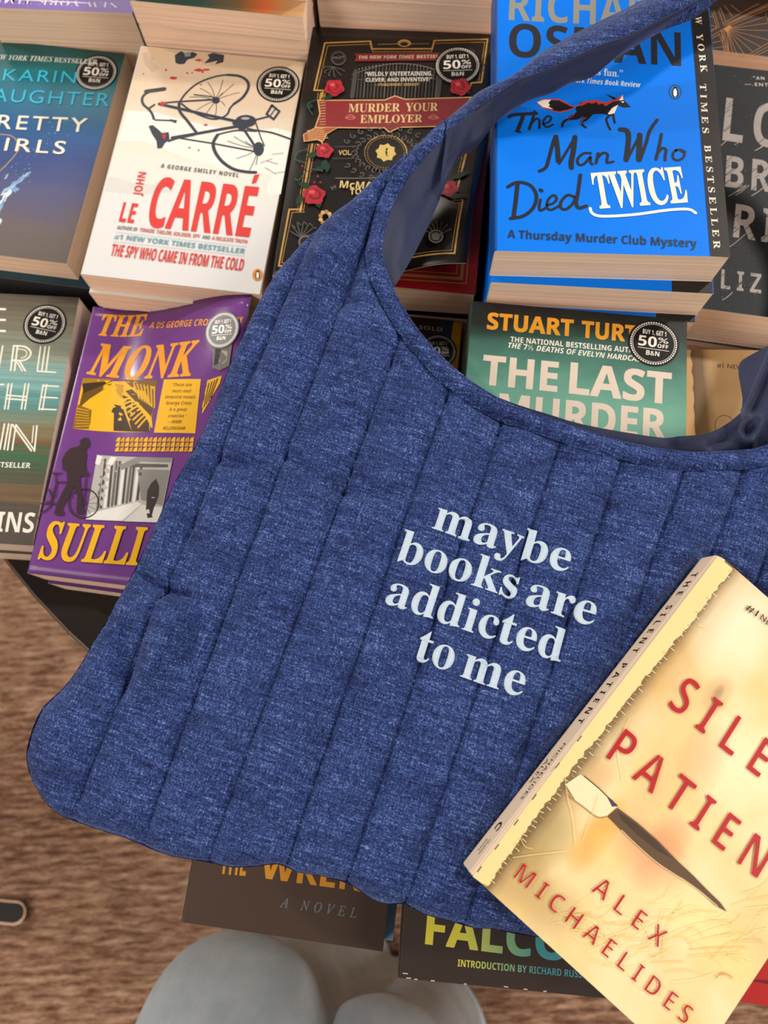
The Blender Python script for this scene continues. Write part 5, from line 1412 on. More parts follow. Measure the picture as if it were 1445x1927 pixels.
('L','title_scratch','a79f9b',(33.2,96.2,38.8,101.4,44.4,108.3),.68,1,0),
('L','title_scratch','a79f9b',(22.8,98.1,26,100.8,29.1,105),.76,1,0),
('L','title_scratch','a79f9b',(19.1,138.6,22.1,141.2,25.1,145.2),.5,1,0),
('P','title_scratch','8a8682',(19.5,79.3,19.7,79.5,19.8,79.4,19.7,79.1)),
('P','title_scratch','8a8682',(15,181.1,15.2,181.2,15.3,181.1,15.2,180.9)),
('P','title_scratch','8a8682',(46.3,122.3,46.6,122.7,46.9,122.4,46.6,121.9)),
('P','title_scratch','8a8682',(28.6,200.4,28.8,200.8,29.1,200.5,28.9,200.1)),
('P','title_scratch','8a8682',(47.9,13.2,48.1,13.5,48.3,13.3,48.1,13.1)),
('P','title_scratch','8a8682',(19.4,15.9,19.6,16.2,19.8,16,19.6,15.7)),
('P','title_scratch','8a8682',(26.4,164.3,26.6,164.6,26.9,164.4,26.6,164.1)),
('P','title_scratch','8a8682',(32.5,151.3,32.8,151.7,33.1,151.4,32.8,151)),
('P','title_scratch','8a8682',(43.7,204,43.9,204.2,44,204.1,43.9,203.9)),
('P','title_scratch','8a8682',(31.9,9.1,32.1,9.4,32.3,9.2,32.1,8.9)),
('P','title_scratch','8a8682',(17.3,111.9,17.6,112.2,17.9,112,17.6,111.6)),
('P','title_scratch','8a8682',(34.8,71.9,35,72.2,35.3,72,35,71.7)),
('P','title_scratch','8a8682',(46.1,12.8,46.3,13,46.4,12.8,46.3,12.6)),
('P','title_scratch','8a8682',(14.1,157.4,14.3,157.6,14.4,157.5,14.3,157.2)),
('P','title_scratch','8a8682',(44.2,59,44.4,59.2,44.5,59,44.4,58.9)),
('P','title_scratch','8a8682',(49.8,11.1,50.1,11.5,50.4,11.2,50.1,10.9)),
('P','title_scratch','8a8682',(10.1,74.4,10.4,74.8,10.7,74.5,10.4,74.1)),
('P','title_scratch','8a8682',(21,196.6,21.2,197,21.5,196.7,21.2,196.3)),
('P','title_scratch','8a8682',(23.1,100.6,23.4,101,23.7,100.7,23.4,100.3)),
('P','title_scratch','8a8682',(33.2,64.5,33.3,64.7,33.5,64.5,33.4,64.4)),
('P','title_scratch','8a8682',(13.4,148.8,13.5,149,13.6,148.8,13.5,148.7)),
('P','title_scratch','8a8682',(20.8,137.2,21.1,137.6,21.5,137.3,21.2,136.8)),
('P','title_scratch','8a8682',(16.4,200.6,16.7,201,17,200.7,16.7,200.3)),
('P','title_scratch','8a8682',(13.7,167.4,13.9,167.7,14.1,167.5,13.9,167.2)),
('P','title_scratch','8a8682',(9.3,146.1,9.6,146.5,9.8,146.2,9.6,145.8)),
('P','title_scratch','8a8682',(20.6,46.2,20.7,46.3,20.9,46.2,20.7,46)),
('P','title_scratch','8a8682',(37.3,179.4,37.5,179.8,37.8,179.5,37.6,179.2)),
('P','title_scratch','8a8682',(21.8,143.5,22,143.9,22.3,143.6,22.1,143.2)),
('P','title_scratch','8a8682',(15.9,10.6,16.2,11,16.5,10.7,16.2,10.3)),
('P','title_scratch','8a8682',(18,23.2,18.3,23.6,18.6,23.3,18.3,23)),
('P','title_scratch','8a8682',(33.6,50.4,33.8,50.8,34.1,50.5,33.8,50.2)),
('P','title_scratch','8a8682',(25.6,147.4,25.9,147.7,26.1,147.5,25.9,147.1)),
('P','title_scratch','8a8682',(17,36.2,17.3,36.5,17.5,36.2,17.3,35.9)),
('P','title_scratch','8a8682',(27.6,117.1,27.9,117.5,28.1,117.2,27.9,116.8)),
('P','title_scratch','8a8682',(31.3,22,31.5,22.3,31.8,22.1,31.6,21.7)),
('P','title_scratch','8a8682',(33,40.9,33.1,41,33.3,40.9,33.1,40.8)),
('P','title_scratch','8a8682',(37.2,44.4,37.5,44.8,37.7,44.5,37.5,44.2)),
('P','title_scratch','8a8682',(46.5,76.4,46.6,76.6,46.8,76.4,46.6,76.2)),
('P','title_scratch','8a8682',(11.2,72.3,11.5,72.7,11.9,72.4,11.6,71.9)),
('P','title_scratch','8a8682',(22.6,111.8,22.7,112,22.9,111.8,22.8,111.6)),
('P','title_scratch','8a8682',(9.4,93.4,9.6,93.6,9.8,93.4,9.6,93.2)),
('P','title_scratch','8a8682',(18.3,110,18.4,110.2,18.5,110,18.4,109.8)),
('P','title_scratch','8a8682',(47.3,26.7,47.4,26.9,47.6,26.7,47.4,26.6)),
('P','title_scratch','8a8682',(30.8,53.7,31,53.9,31.2,53.7,31,53.4)),
('P','title_scratch','8a8682',(42.3,35.9,42.4,36.1,42.6,35.9,42.5,35.7)),
('P','title_scratch','8a8682',(35.6,160.3,35.8,160.7,36.1,160.4,35.8,160)),
('P','title_scratch','8a8682',(29.2,34,29.3,34.2,29.5,34,29.3,33.9)),
('P','title_scratch','8a8682',(42.2,149.1,42.3,149.3,42.5,149.2,42.4,149)),
('P','title_scratch','8a8682',(30.4,166.6,30.6,166.9,30.9,166.6,30.6,166.3)),
('P','title_scratch','8a8682',(22.5,71.1,22.8,71.4,23.1,71.2,22.8,70.8)),
],
'TU': [
('T','author_lettering','f0a32e','STUART','ss',12,191,55.7,11.5,.2,.016,0,1),
('T','author_lettering','f0a32e','TURTON','ss',72.7,191.1,57.1,11.5,-.3,.016,0,1),
('T','series_lettering','e6ded2','THE NATIONAL BESTSELLING AUTHOR OF','ss',27.8,183.3,92.6,3.7,0,0,0,1),
('T','series_lettering','e6ded2','THE 7\u00bd DEATHS OF EVELYN HARDCASTLE','ssi',26.6,179,92.5,3.7,-1,0,0,1),
('T','title_lettering','d6c6b6','THE','ss',11.3,152.2,48.1,20.1,-.5,.01,0,1),
('T','title_lettering','d6c6b6','LAST','ss',66.6,151.6,63.8,21,-1,.01,0,1),
('T','title_lettering','d6c6b6','MURDER','ss',23.3,126.7,104.5,20.2,-.4,.01,0,1),
('S','price_sticker','',118.8,191.3,16.2,-3.2),
],
'MO': [
('T','title_lettering','f2a21e','THE','sbi',10.1,183.1,36.6,17.3,2.5,.012,0,1),
('T','series_lettering','f2a21e','A DS GEORGE CROSS','ss',50.2,190,61.2,5,-6.3,0,0,1),
('T','series_lettering','f2a21e','MYSTERY','ss',113.4,183.3,18.8,4.7,2.5,0,0,1),
('T','title_lettering','f2a21e','MONK','sbi',7.9,151.5,91.1,25,-1.9,.012,0,1),
('P','skyscraper_picture','f2b81a',(6.3,147.6,67.9,147.5,68.2,108.9,7.7,107.7)),
('P','skyscraper_picture','a87a18',(6.3,147.6,30.2,149.4,12.9,141,6.9,141.8)),
('P','skyscraper_picture','6b4a14',(8.5,139,29.5,145.8,15,132.1,8.5,123.8)),
('P','skyscraper_picture','3f2a12',(6.6,143.3,29.9,148.1,9.2,135.7)),
('P','skyscraper_picture','8a6416',(7.3,126.7,18.4,123.5,20.3,108.8,7.7,107.7)),
('P','skyscraper_picture','7a5716',(36.5,149.5,67.9,147.5,68,126.5,58.5,139.8,48.1,141.6)),
('P','skyscraper_picture','c8951a',(31,145.9,39.2,144.7,40.1,134.1,34.3,138.5)),
('P','skyscraper_picture','4a2c10',(39.4,137.1,48.1,134.2,66.7,116.6,68.2,108.9,53.7,109.1)),
('P','skyscraper_picture','3a2412',(34.9,129.5,41.4,128.2,53.7,109.1,38.6,109.2,36.3,120.6,33.2,122.2)),
('P','skyscraper_picture','5d3e12',(41.1,140.2,46.4,141.6,68,126.5,67.7,119.4)),
('L','skyscraper_picture','f2b81a',(39.1,132.6,48.1,134.2,58.8,126.7),1.47,1,0),
('L','skyscraper_picture','f2b81a',(41.9,129.7,50.7,132.3,60.4,124.7),1.47,1,0),
('L','skyscraper_picture','f2b81a',(44.6,126.8,53.3,130.3,62,122.6),1.48,1,0),
('L','skyscraper_picture','f2b81a',(47.4,123.9,55.8,128.4,63.6,120.6),1.48,1,0),
('L','skyscraper_picture','f2b81a',(50.2,121,58.4,126.4,65.1,118.6),1.47,1,0),
('L','skyscraper_picture','f2b81a',(52.9,118.1,61,124.5,66.7,116.6),1.47,1,0),
('L','skyscraper_picture','f2b81a',(55.6,115.2,63.5,122.6,68.2,114.6),1.47,1,0),
('L','skyscraper_picture','f2b81a',(58.3,112.4,66,120.7,69.7,112.6),1.46,1,0),
('L','skyscraper_picture','e0a91a',(47,146.1,54.7,134.1),1.17,1,0),
('L','skyscraper_picture','e0a91a',(50.1,145.6,57.2,132.9),1.18,1,0),
('L','skyscraper_picture','e0a91a',(53.3,145,59.6,131.6),1.18,1,0),
('L','skyscraper_picture','e0a91a',(56.4,144.5,62,130.4),1.19,1,0),
('L','skyscraper_picture','e0a91a',(59.6,143.8,64.5,129.2),1.19,1,0),
('L','skyscraper_picture','e0a91a',(62.8,143.2,66.9,127.9),1.19,1,0),
('L','skyscraper_picture','e0a91a',(66,142.6,69.3,126.7),1.19,1,0),
('L','skyscraper_picture','d9a41c',(6.9,123.6,16.9,122.5),.7,0,0),
('L','skyscraper_picture','d9a41c',(7.3,121.2,17.3,120.6),.7,0,0),
('L','skyscraper_picture','d9a41c',(7.7,118.9,17.7,118.7),.7,0,0),
('L','skyscraper_picture','d9a41c',(8.1,116.5,18.2,116.9),.7,0,0),
('L','skyscraper_picture','d9a41c',(8.5,114.2,18.6,115),.7,0,0),
('L','skyscraper_picture','d9a41c',(8.9,111.8,19,113.1),.7,0,0),
('L','skyscraper_picture','d9a41c',(9.3,109.5,19.5,111.2),.7,0,0),
('P','quote_panel','f2b81a',(73.5,147.5,105.7,145.3,106.1,108,72.3,108.4)),
('T','quote_panel','6a4416','\u201cThese are','ssi',81,141.8,17.8,2.4,-4.3,0,0,1),
('T','quote_panel','6a4416','must-read','ssi',82.5,137.2,16.4,2.4,-3.7,0,0,1),
('T','quote_panel','6a4416','detective novels.','ssi',77,133.1,26.5,2.4,-3,0,0,1),
('T','quote_panel','6a4416','George Cross','ssi',78.8,128.6,21.7,2.4,-2.6,0,0,1),
('T','quote_panel','6a4416','is a great','ssi',82.3,123.9,15.1,2.3,-2.3,0,0,1),
('T','quote_panel','6a4416','creation.\u201d','ssi',82.1,119.3,15.5,2.3,-1.7,0,0,1),
('T','quote_panel','6a4416','\u2014MARK','ssi',82.8,115.1,11.7,2.3,-1.5,0,0,1),
('T','quote_panel','6a4416','BILLINGHAM','ssi',79.4,110.5,18.5,2.3,-.7,0,0,1),
('P','tower_picture','f2b81a',(111,144.2,121.8,147.3,121,142.1,109.9,121.3,109.1,125.2)),
('L','tower_picture','4a2c10',(110.4,140.9,109.3,123.9),.91,0,0),
('L','tower_picture','4a2c10',(112.5,141.9,110.8,126),.91,0,0),
('L','tower_picture','4a2c10',(114.7,142.9,112.3,128),.9,0,0),
('L','tower_picture','4a2c10',(116.8,143.9,113.9,130.1),.89,0,0),
('L','tower_picture','4a2c10',(118.8,145,115.4,132.2),.89,0,0),
('P','rooftop_picture','f2b81a',(42.9,103.6,45.4,104.8,45.8,101.4,42.5,100.9)),
('P','rooftop_picture','d99a1a',(46.5,103.7,49.1,105,49.5,101.5,46.2,101.1)),
('P','rooftop_picture','f2b81a',(50.3,103.9,52.8,105.1,53.3,101.7,49.9,101.3)),
('P','rooftop_picture','d99a1a',(54,104,56.6,105.2,57,101.8,53.6,101.4)),
('P','rooftop_picture','f2b81a',(57.8,104.1,60.4,105.3,60.8,101.9,57.4,101.5)),
('P','rooftop_picture','d99a1a',(61.6,104.2,64.2,105.3,64.6,102,61.2,101.6)),
('P','rooftop_picture','f2b81a',(65.4,104.2,68.1,105.4,68.4,102,65,101.7)),
('P','rooftop_picture','d99a1a',(69.2,104.3,71.9,105.4,72.2,102.1,68.7,101.7)),
('P','rooftop_picture','f2b81a',(73,104.3,75.7,105.4,75.9,102.1,72.5,101.8)),
('P','rooftop_picture','d99a1a',(76.8,104.3,79.5,105.4,79.7,102.1,76.3,101.8)),
('P','rooftop_picture','f2b81a',(80.6,104.3,83.3,105.4,83.5,102.2,80.1,101.9)),
('P','rooftop_picture','d99a1a',(84.4,104.3,87,105.4,87.2,102.2,83.8,101.9)),
('P','rooftop_picture','f2b81a',(88.1,104.4,90.8,105.4,90.9,102.2,87.6,101.9)),
('P','rooftop_picture','d99a1a',(91.8,104.4,94.5,105.5,94.6,102.3,91.3,102)),
('P','rooftop_picture','f2b81a',(95.5,104.4,98.1,105.5,98.3,102.3,94.9,102)),
('P','rooftop_picture','d99a1a',(99.2,104.5,101.8,105.5,101.9,102.4,98.6,102.1)),
('P','rooftop_picture','f2b81a',(102.8,104.5,105.4,105.6,105.5,102.5,102.2,102.1)),
('P','rooftop_picture','f2b81a',(43.2,99.8,45.7,101.1,46.2,97.7,42.9,97.2)),
('P','rooftop_picture','d99a1a',(46.9,100,49.4,101.3,49.9,97.8,46.6,97.4)),
('P','rooftop_picture','f2b81a',(50.6,100.2,53.2,101.4,53.6,98,50.2,97.6)),
('P','rooftop_picture','d99a1a',(54.3,100.3,56.9,101.5,57.3,98.1,54,97.7)),
('P','rooftop_picture','f2b81a',(58.1,100.4,60.7,101.6,61.1,98.2,57.7,97.8)),
('P','rooftop_picture','d99a1a',(61.9,100.5,64.5,101.7,64.8,98.3,61.4,98)),
('P','rooftop_picture','f2b81a',(65.6,100.6,68.3,101.7,68.6,98.4,65.2,98)),
('P','rooftop_picture','d99a1a',(69.4,100.6,72.1,101.8,72.3,98.5,68.9,98.1)),
('P','rooftop_picture','f2b81a',(73.2,100.7,75.8,101.8,76.1,98.5,72.7,98.2)),
('P','rooftop_picture','d99a1a',(77,100.7,79.6,101.9,79.8,98.6,76.5,98.3)),
('P','rooftop_picture','f2b81a',(80.7,100.8,83.4,101.9,83.6,98.6,80.2,98.3)),
('P','rooftop_picture','d99a1a',(84.5,100.8,87.1,101.9,87.3,98.7,83.9,98.4)),
('P','rooftop_picture','f2b81a',(88.2,100.9,90.8,102,91,98.8,87.6,98.4)),
('P','rooftop_picture','d99a1a',(91.9,100.9,94.5,102,94.6,98.8,91.3,98.5)),
('P','rooftop_picture','f2b81a',(95.5,101,98.1,102.1,98.3,98.9,95,98.6)),
('P','rooftop_picture','d99a1a',(99.2,101,101.8,102.1,101.9,99,98.6,98.7)),
('P','rooftop_picture','f2b81a',(102.8,101.1,105.3,102.2,105.4,99.1,102.2,98.7)),
('P','rooftop_picture','f2b81a',(43.6,96.1,46.1,97.4,46.6,93.9,43.3,93.5)),
('P','rooftop_picture','d99a1a',(47.3,96.3,49.8,97.5,50.2,94.1,46.9,93.7)),
('P','rooftop_picture','f2b81a',(51,96.4,53.5,97.7,53.9,94.3,50.6,93.9)),
('P','rooftop_picture','d99a1a',(54.7,96.6,57.2,97.8,57.6,94.4,54.3,94)),
('P','rooftop_picture','f2b81a',(58.4,96.7,61,97.9,61.3,94.6,58,94.2)),
('P','rooftop_picture','d99a1a',(62.1,96.8,64.7,98,65.1,94.7,61.7,94.3)),
('P','rooftop_picture','f2b81a',(65.9,96.9,68.5,98.1,68.8,94.8,65.4,94.4)),
('P','rooftop_picture','d99a1a',(69.6,97,72.2,98.2,72.5,94.9,69.1,94.5)),
('P','rooftop_picture','f2b81a',(73.4,97.1,76,98.3,76.2,95,72.9,94.6)),
('P','rooftop_picture','d99a1a',(77.1,97.2,79.7,98.3,80,95.1,76.6,94.7)),
('P','rooftop_picture','f2b81a',(80.8,97.2,83.5,98.4,83.7,95.1,80.3,94.8)),
('P','rooftop_picture','d99a1a',(84.6,97.3,87.2,98.4,87.3,95.2,84,94.9)),
('P','rooftop_picture','f2b81a',(88.3,97.4,90.9,98.5,91,95.3,87.7,95)),
('P','rooftop_picture','d99a1a',(91.9,97.5,94.5,98.6,94.6,95.4,91.4,95)),
('P','rooftop_picture','f2b81a',(95.6,97.5,98.1,98.6,98.3,95.5,95,95.1)),
('P','rooftop_picture','d99a1a',(99.2,97.6,101.7,98.7,101.8,95.6,98.6,95.2)),
('P','rooftop_picture','f2b81a',(102.8,97.7,105.3,98.8,105.4,95.7,102.2,95.3)),
('P','cloister_picture','b9b6b0',(30.5,90,90.8,90.8,87.2,45.6,32.9,42.3)),
('L','cloister_picture','6e6a66',(35,86.8,39.7,51),2.01,0,0),
('L','cloister_picture','4c4845',(37.4,87,42.1,51.7),1.73,0,0),
('L','cloister_picture','e6e4de',(40.8,86.4,44.8,52.7),2.03,0,0),
('L','cloister_picture','4c4845',(43.2,86.6,47.2,53.4),1.75,0,0),
('L','cloister_picture','6e6a66',(46.7,85.9,49.9,54.3),2.05,0,0),
('L','cloister_picture','4c4845',(49.1,86.1,52.4,55.2),1.76,0,0),
('L','cloister_picture','e6e4de',(52.5,85.4,55.1,55.9),2.06,0,0),
('L','cloister_picture','4c4845',(55,85.6,57.6,56.9),1.77,0,0),
('L','cloister_picture','6e6a66',(58.5,84.9,60.4,57.4),2.07,0,0),
('L','cloister_picture','4c4845',(60.9,85,62.8,58.6),1.78,0,0),
('L','cloister_picture','e6e4de',(64.4,84.4,65.6,58.9),2.08,0,0),
('L','cloister_picture','4c4845',(66.8,84.5,68.1,60.2),1.78,0,0),
('P','cloister_picture','8c8884',(48.4,83.5,62.3,90.5,90.8,90.8,89.7,87.4,66,87.2,52.1,80.2)),
('P','cloister_picture','8a8783',(64,81.6,89.7,82.1,87.5,57.3,71,60.1)),
('P','cloister_picture','e8e6e0',(32.9,42.3,34.6,47,68.4,58.5,72.2,57.4,59.6,44)),
('P','cloister_picture','e0ded8',(72.3,56.8,87.7,56,87.2,45.6,61,43.9)),
('P','cloister_picture','5b5855',(60.2,85.6,87.7,86,88,84,59.2,82.7)),
('P','cloister_picture','efede8',(30.5,90,35.1,89,33.7,82.3,30.5,83.5)),
('P','cloister_picture','efede8',(41,89.4,45.9,89.3,43.9,83.2,39.4,83.5)),
('P','cloister_picture','3b3531',(80,75.6,83.2,70.4,83.9,63.7,81.5,54.8,80.9,50.1,81.7,48.6,78.1,47.7,75.8,53,74.5,67.1,76.4,72)),
('L','cloister_picture','d8d4cc',(75.9,62.3,83.8,62.4),.44,0,0),
('P','cyclist_silhouette','3a2a2c',(17.7,101.6,20.8,101.7,22.5,99.3,23.3,97,22.6,94.9,20.8,93.2,22.5,89.9,23.2,82.7,25.1,77.1,27.7,75.4,28,73.1,22.8,73.4,21.9,71,25.6,60,29.9,49,32.1,46.7,27.9,45.4,25.2,46.5,23.2,58.3,19.4,65,16.3,54.7,14.4,47.4,17.5,43.6,11.9,42.6,9.5,44.5,11,56.8,13.9,67.2,11.3,75.5,8,76.5,6,83.5,7.1,88.7,10.1,92.8,14.8,94.5,16.6,96.5,15.6,99.6)),
('L','cyclist_silhouette','3a2a2c',(39.8,54.8,40.1,51.8,39.4,49,37.9,46.6,35.6,44.7,32.9,43.5,29.8,43.2,26.7,43.7,23.8,45,21.3,47,19.5,49.5,18.3,52.4,18.1,55.4,18.7,58.2,20.1,60.7,22.3,62.6,25,63.8,28.1,64.2,31.3,63.7,34.3,62.3,36.8,60.3,38.7,57.7),.97,1,1),
('L','cyclist_silhouette','3a2a2c',(.1,42.8,4.8,46.9,6,52,4.4,57.4,.9,60.6),1.09,1,0),
('L','cyclist_silhouette','3a2a2c',(.5,72.7,8.2,73.1),.83,0,0),
('L','cyclist_silhouette','3a2a2c',(3.9,72.3,6,66.2),.83,0,0),
('L','cyclist_silhouette','3a2a2c',(5.6,66.4,17.1,67.8),.82,0,0),
('L','cyclist_silhouette','3a2a2c',(6,66.2,5.2,51.9),.82,0,0),
('L','cyclist_silhouette','3a2a2c',(6,66.2,7.5,55),.82,0,0),
('L','cyclist_silhouette','3a2a2c',(17.1,67.8,9.9,51),.82,0,0),
('L','cyclist_silhouette','3a2a2c',(26.4,71.5,29,53.6),.84,0,0),
('L','cyclist_silhouette','3a2a2c',(2.2,51.5,10.1,50.2),.82,0,0),
('L','cyclist_silhouette','3a2a2c',(-1.5,49.6,7.8,51.1),.82,0,0),
('L','cyclist_silhouette','3a2a2c',(18.9,52.4,39.3,54.8),.22,0,0),
('L','cyclist_silhouette','3a2a2c',(19.1,57.5,39,49.7),.22,0,0),
('L','cyclist_silhouette','3a2a2c',(21.9,61.6,36.1,45.7),.22,0,0),
('L','cyclist_silhouette','3a2a2c',(26.7,63.6,31.3,43.8),.22,0,0),
('L','cyclist_silhouette','3a2a2c',(32.1,62.8,25.9,44.5),.22,0,0),
('L','cyclist_silhouette','3a2a2c',(36.8,59.6,21.4,47.7),.22,0,0),
('P','portrait_picture','77736f',(111.7,173.1,127.1,173.9,126.7,153.9,119.9,150.6,113.9,152.7)),
('P','portrait_picture','b5aea8',(119.4,164.5,124,163.8,124.5,157.8,121.9,155.2,118.4,157.2,117.9,162.6)),
('P','portrait_picture','2d2a2a',(114.4,166.1,119.3,165.2,117.8,155.2,114.9,154)),
('T','author_lettering','f2b81a','SULLI','sbi',5.8,11.2,75,25.8,3,.012,0,1),
('S','price_sticker','',117.9,179.2,13.4,.9),
],
'GT': [
('L','title_lettering','ece6d8',(65.5,180.6,73.8,180.8),1.77,0,0),
('L','title_lettering','ece6d8',(67.3,171.7,75.5,171.9),1.76,0,0),
('L','title_lettering','ece6d8',(69.1,162.5,77.3,162.7),1.75,0,0),
('L','title_lettering','ece6d8',(75.1,150.2,75.9,130.2),1.16,0,0),
('L','title_lettering','ece6d8',(78,150.4,78.8,130.4),1.16,0,0),
('L','title_lettering','ece6d8',(86.3,151.2,87.9,131),1.3,0,0),
('L','title_lettering','ece6d8',(89.2,151.4,90.8,131.1),1.3,0,0),
('L','title_lettering','ece6d8',(86.4,150.9,94.9,150.8,100.1,146.8,99.5,142.1,95.3,139.5,86.9,139.3),1.3,1,0),
('L','title_lettering','ece6d8',(89.5,148.5,94.8,148.2,97.3,145.9,96.7,142.7,93.5,141.3),.72,1,0),
('L','title_lettering','ece6d8',(92.7,139.3,98.9,131.3),1.3,0,0),
('L','title_lettering','ece6d8',(90.4,139.2,96.6,131.2),1.01,0,0),
('L','title_lettering','ece6d8',(106.8,151.5,107.9,131.6),1.15,0,0),
('L','title_lettering','ece6d8',(110.3,151.7,111.3,131.8),1.15,0,0),
('L','title_lettering','ece6d8',(113.4,151.9,114.5,132),1.15,0,0),
('L','title_lettering','ece6d8',(107.9,131.6,121.8,131.5),1.15,0,0),
('L','title_lettering','ece6d8',(88.3,120.2,89.4,100.2),1.14,0,0),
('L','title_lettering','ece6d8',(90.9,120.4,91.9,100.3),1.14,0,0),
('L','title_lettering','ece6d8',(100.9,121,101.8,101),1.14,0,0),
('L','title_lettering','ece6d8',(103.5,121.1,104.4,101.1),1.14,0,0),
('L','title_lettering','ece6d8',(89.5,111.1,104,110.8),1.14,0,0),
('L','title_lettering','ece6d8',(89.8,108.4,104.2,108.1),1.14,0,0),
('L','title_lettering','ece6d8',(114.4,121.2,114.9,101.2),1.14,0,0),
('L','title_lettering','ece6d8',(117,121.4,117.5,101.3),1.14,0,0),
('L','title_lettering','ece6d8',(114.6,120.3,126.1,120.4),1.14,0,0),
('L','title_lettering','ece6d8',(114.8,111.2,126.9,111.3),1.14,0,0),
('L','title_lettering','ece6d8',(115,101.8,127.6,102),1.13,0,0),
('L','title_lettering','ece6d8',(77.9,118.9,85,119.4),1.29,0,0),
('L','title_lettering','ece6d8',(81,119.1,82.6,99.8),1.28,0,0),
('L','title_lettering','ece6d8',(91.6,88.6,92.1,69),1.26,0,0),
('L','title_lettering','ece6d8',(94.7,88.8,95.2,69.2),1.26,0,0),
('L','title_lettering','ece6d8',(96.8,88.4,97.8,68.9),1.26,0,0),
('L','title_lettering','ece6d8',(100.2,88.6,101.1,69.1),1.26,0,0),
('L','title_lettering','ece6d8',(97.7,88.4,115.2,69.4),1.26,0,0),
('L','title_lettering','ece6d8',(100.2,88.6,117.7,69.6),1.12,0,0),
('L','title_lettering','ece6d8',(115.8,88.7,117.5,69.3),1.26,0,0),
('L','title_lettering','ece6d8',(113.3,88.5,114.6,75.6),.84,0,0),
('T','series_lettering','ece6d8','#1 NEW YORK TIMES BESTSELLER','ss',29.1,53.2,87.7,4,2,0,0,1),
('T','author_lettering','ece6d8','PAULA','ss',-.1,5.2,49.5,14.5,1.8,0,0,1),
('T','author_lettering','ece6d8','HAWKINS','ss',52.1,6.9,75.5,14.4,1.8,0,0,1),
('S','price_sticker','',106.7,170.2,16.5,-9.3),
],
'YB': [
('P','cover_picture','3a2723',(24.7,211.9,88,208.4,128.7,207.2,128.1,188.5,125.9,145.6,32.2,153.5)),
('P','cover_picture','2e3c56',(116.8,207.3,128.7,207.2,127.7,180.2,124.5,180.5,118.8,197)),
('T','series_lettering','cfc3b6','25 MILLION COPIES SOLD','r',37.2,200.2,84.1,2.9,-1.7,.008,0,1.2),
('S','price_sticker','',119.6,181.5,13.6,5.6),
],
'SP0': [
('P','cloth_strip','ecd596',(0,208.9,10.5,209.1,10.8,207.1,10.6,204.9,10.8,202.8,10.8,200.7,10,198.6,9.8,196.4,10.8,194.4,10,192.2,9.9,190.1,10.8,188.1,10.1,185.8,10.7,183.7,10.3,181.5,10.6,179.3,10,177.1,10.6,175,10.9,172.9,10.4,170.8,10.7,168.7,10.6,166.5,9.6,164.5,10.3,162.5,9.9,160.5,9.3,158.4,8.8,156.4,9.8,154.5,9.2,152.4,9.5,150.5,9.7,148.5,9.4,146.5,9.6,144.5,8.9,142.4,9.3,140.5,8.8,138.4,9.3,136.5,9.3,134.5,8.2,132.5,8.3,130.5,8.4,128.6,9.3,126.7,8.6,124.7,8.8,122.7,8.4,120.7,8.6,118.8,8.4,116.8,8.3,115.1,8.5,113.3,8.3,111.6,8.6,109.9,8.2,108.1,8.5,106.3,8.4,104.4,8.6,102.5,8.2,100.6,7.6,98.7,8.5,97,8.6,95.3,8.6,93.5,8.2,91.8,8.5,90,7.7,88.3,8.3,86.7,7.9,85,7.4,83.3,6.9,81.6,7.9,80,8.1,78.3,6.9,76.4,7.8,74.8,7.3,73,7,71.4,7.3,69.7,7.9,68.2,8.1,66.6,7.1,64.8,7.8,63.3,7.1,61.7,8,60.2,7.5,58.6,8.2,57.1,8.3,55.4,7.7,53.7,8.4,52,7.5,50.3,7.2,48.5,7.9,47.1,7.3,45.5,7.5,44,7.8,42.6,8.1,41.1,7.5,39.5,7.3,38,8.2,36.6,7.5,35,8.2,33.5,8.3,32.2,7.8,30.8,8,29.5,8.2,28.1,8.5,26.8,8.5,25.2,8.5,23.6,8.6,22,9,20.4,8.5,18.8,8.4,17.4,8.8,16.1,8.2,14.7,8.3,13.4,9.2,12.1,8.9,10.8,9.2,9.6,8.8,8.3,9.5,7.1,10,5.9,9.2,4.5,9.9,3.2,9.9,1.9,9.1,.6,1.2,-.3)),
('L','cloth_strip','6b5536',(1.1,86.5,1.2,82.8),.65,0,0),
('L','cloth_strip','6b5536',(.7,68.8,.7,65.3),.65,0,0),
('L','cloth_strip','6b5536',(1.1,49.6,1.2,46.1),.64,0,0),
('L','cloth_strip','6b5536',(1.7,34.4,1.8,30.9),.63,0,0),
('L','cloth_strip','6b5536',(1.6,19.4,1.6,16.1),.62,0,0),
('L','cloth_strip','6b5536',(1.5,6,1.6,2.7),.62,0,0),
('L','cloth_strip','cfa85c',(9,206.8,11.7,207.3),.36,0,0),
('L','cloth_strip','f7e9bd',(9.4,203.8,12.2,204.1),.36,0,0),
('L','cloth_strip','f7e9bd',(8.4,199.6,10.8,200.4),.35,0,0),
('L','cloth_strip','cfa85c',(9.8,197.6,12.8,197.7),.35,0,0),
('L','cloth_strip','f7e9bd',(8.1,192.9,10.5,193.7),.35,0,0),
('L','cloth_strip','f7e9bd',(9.6,191,12.6,191.1),.35,0,0),
('L','cloth_strip','cfa85c',(8.5,186.7,11.1,187.4),.35,0,0),
('L','cloth_strip','f7e9bd',(9,183.9,11.6,184.3),.35,0,0),
('L','cloth_strip','f7e9bd',(9.2,180.9,12,181.2),.35,0,0),
('L','cloth_strip','cfa85c',(8.3,176.8,10.7,177.6),.35,0,0),
('L','cloth_strip','f7e9bd',(9.7,174.9,12.6,174.9),.35,0,0),
('L','cloth_strip','f7e9bd',(8,170.2,10.4,171.1),.35,0,0),
('L','cloth_strip','cfa85c',(9.5,168.4,12.4,168.5),.35,0,0),
('L','cloth_strip','f7e9bd',(8.4,164.2,10.9,164.8),.35,0,0),
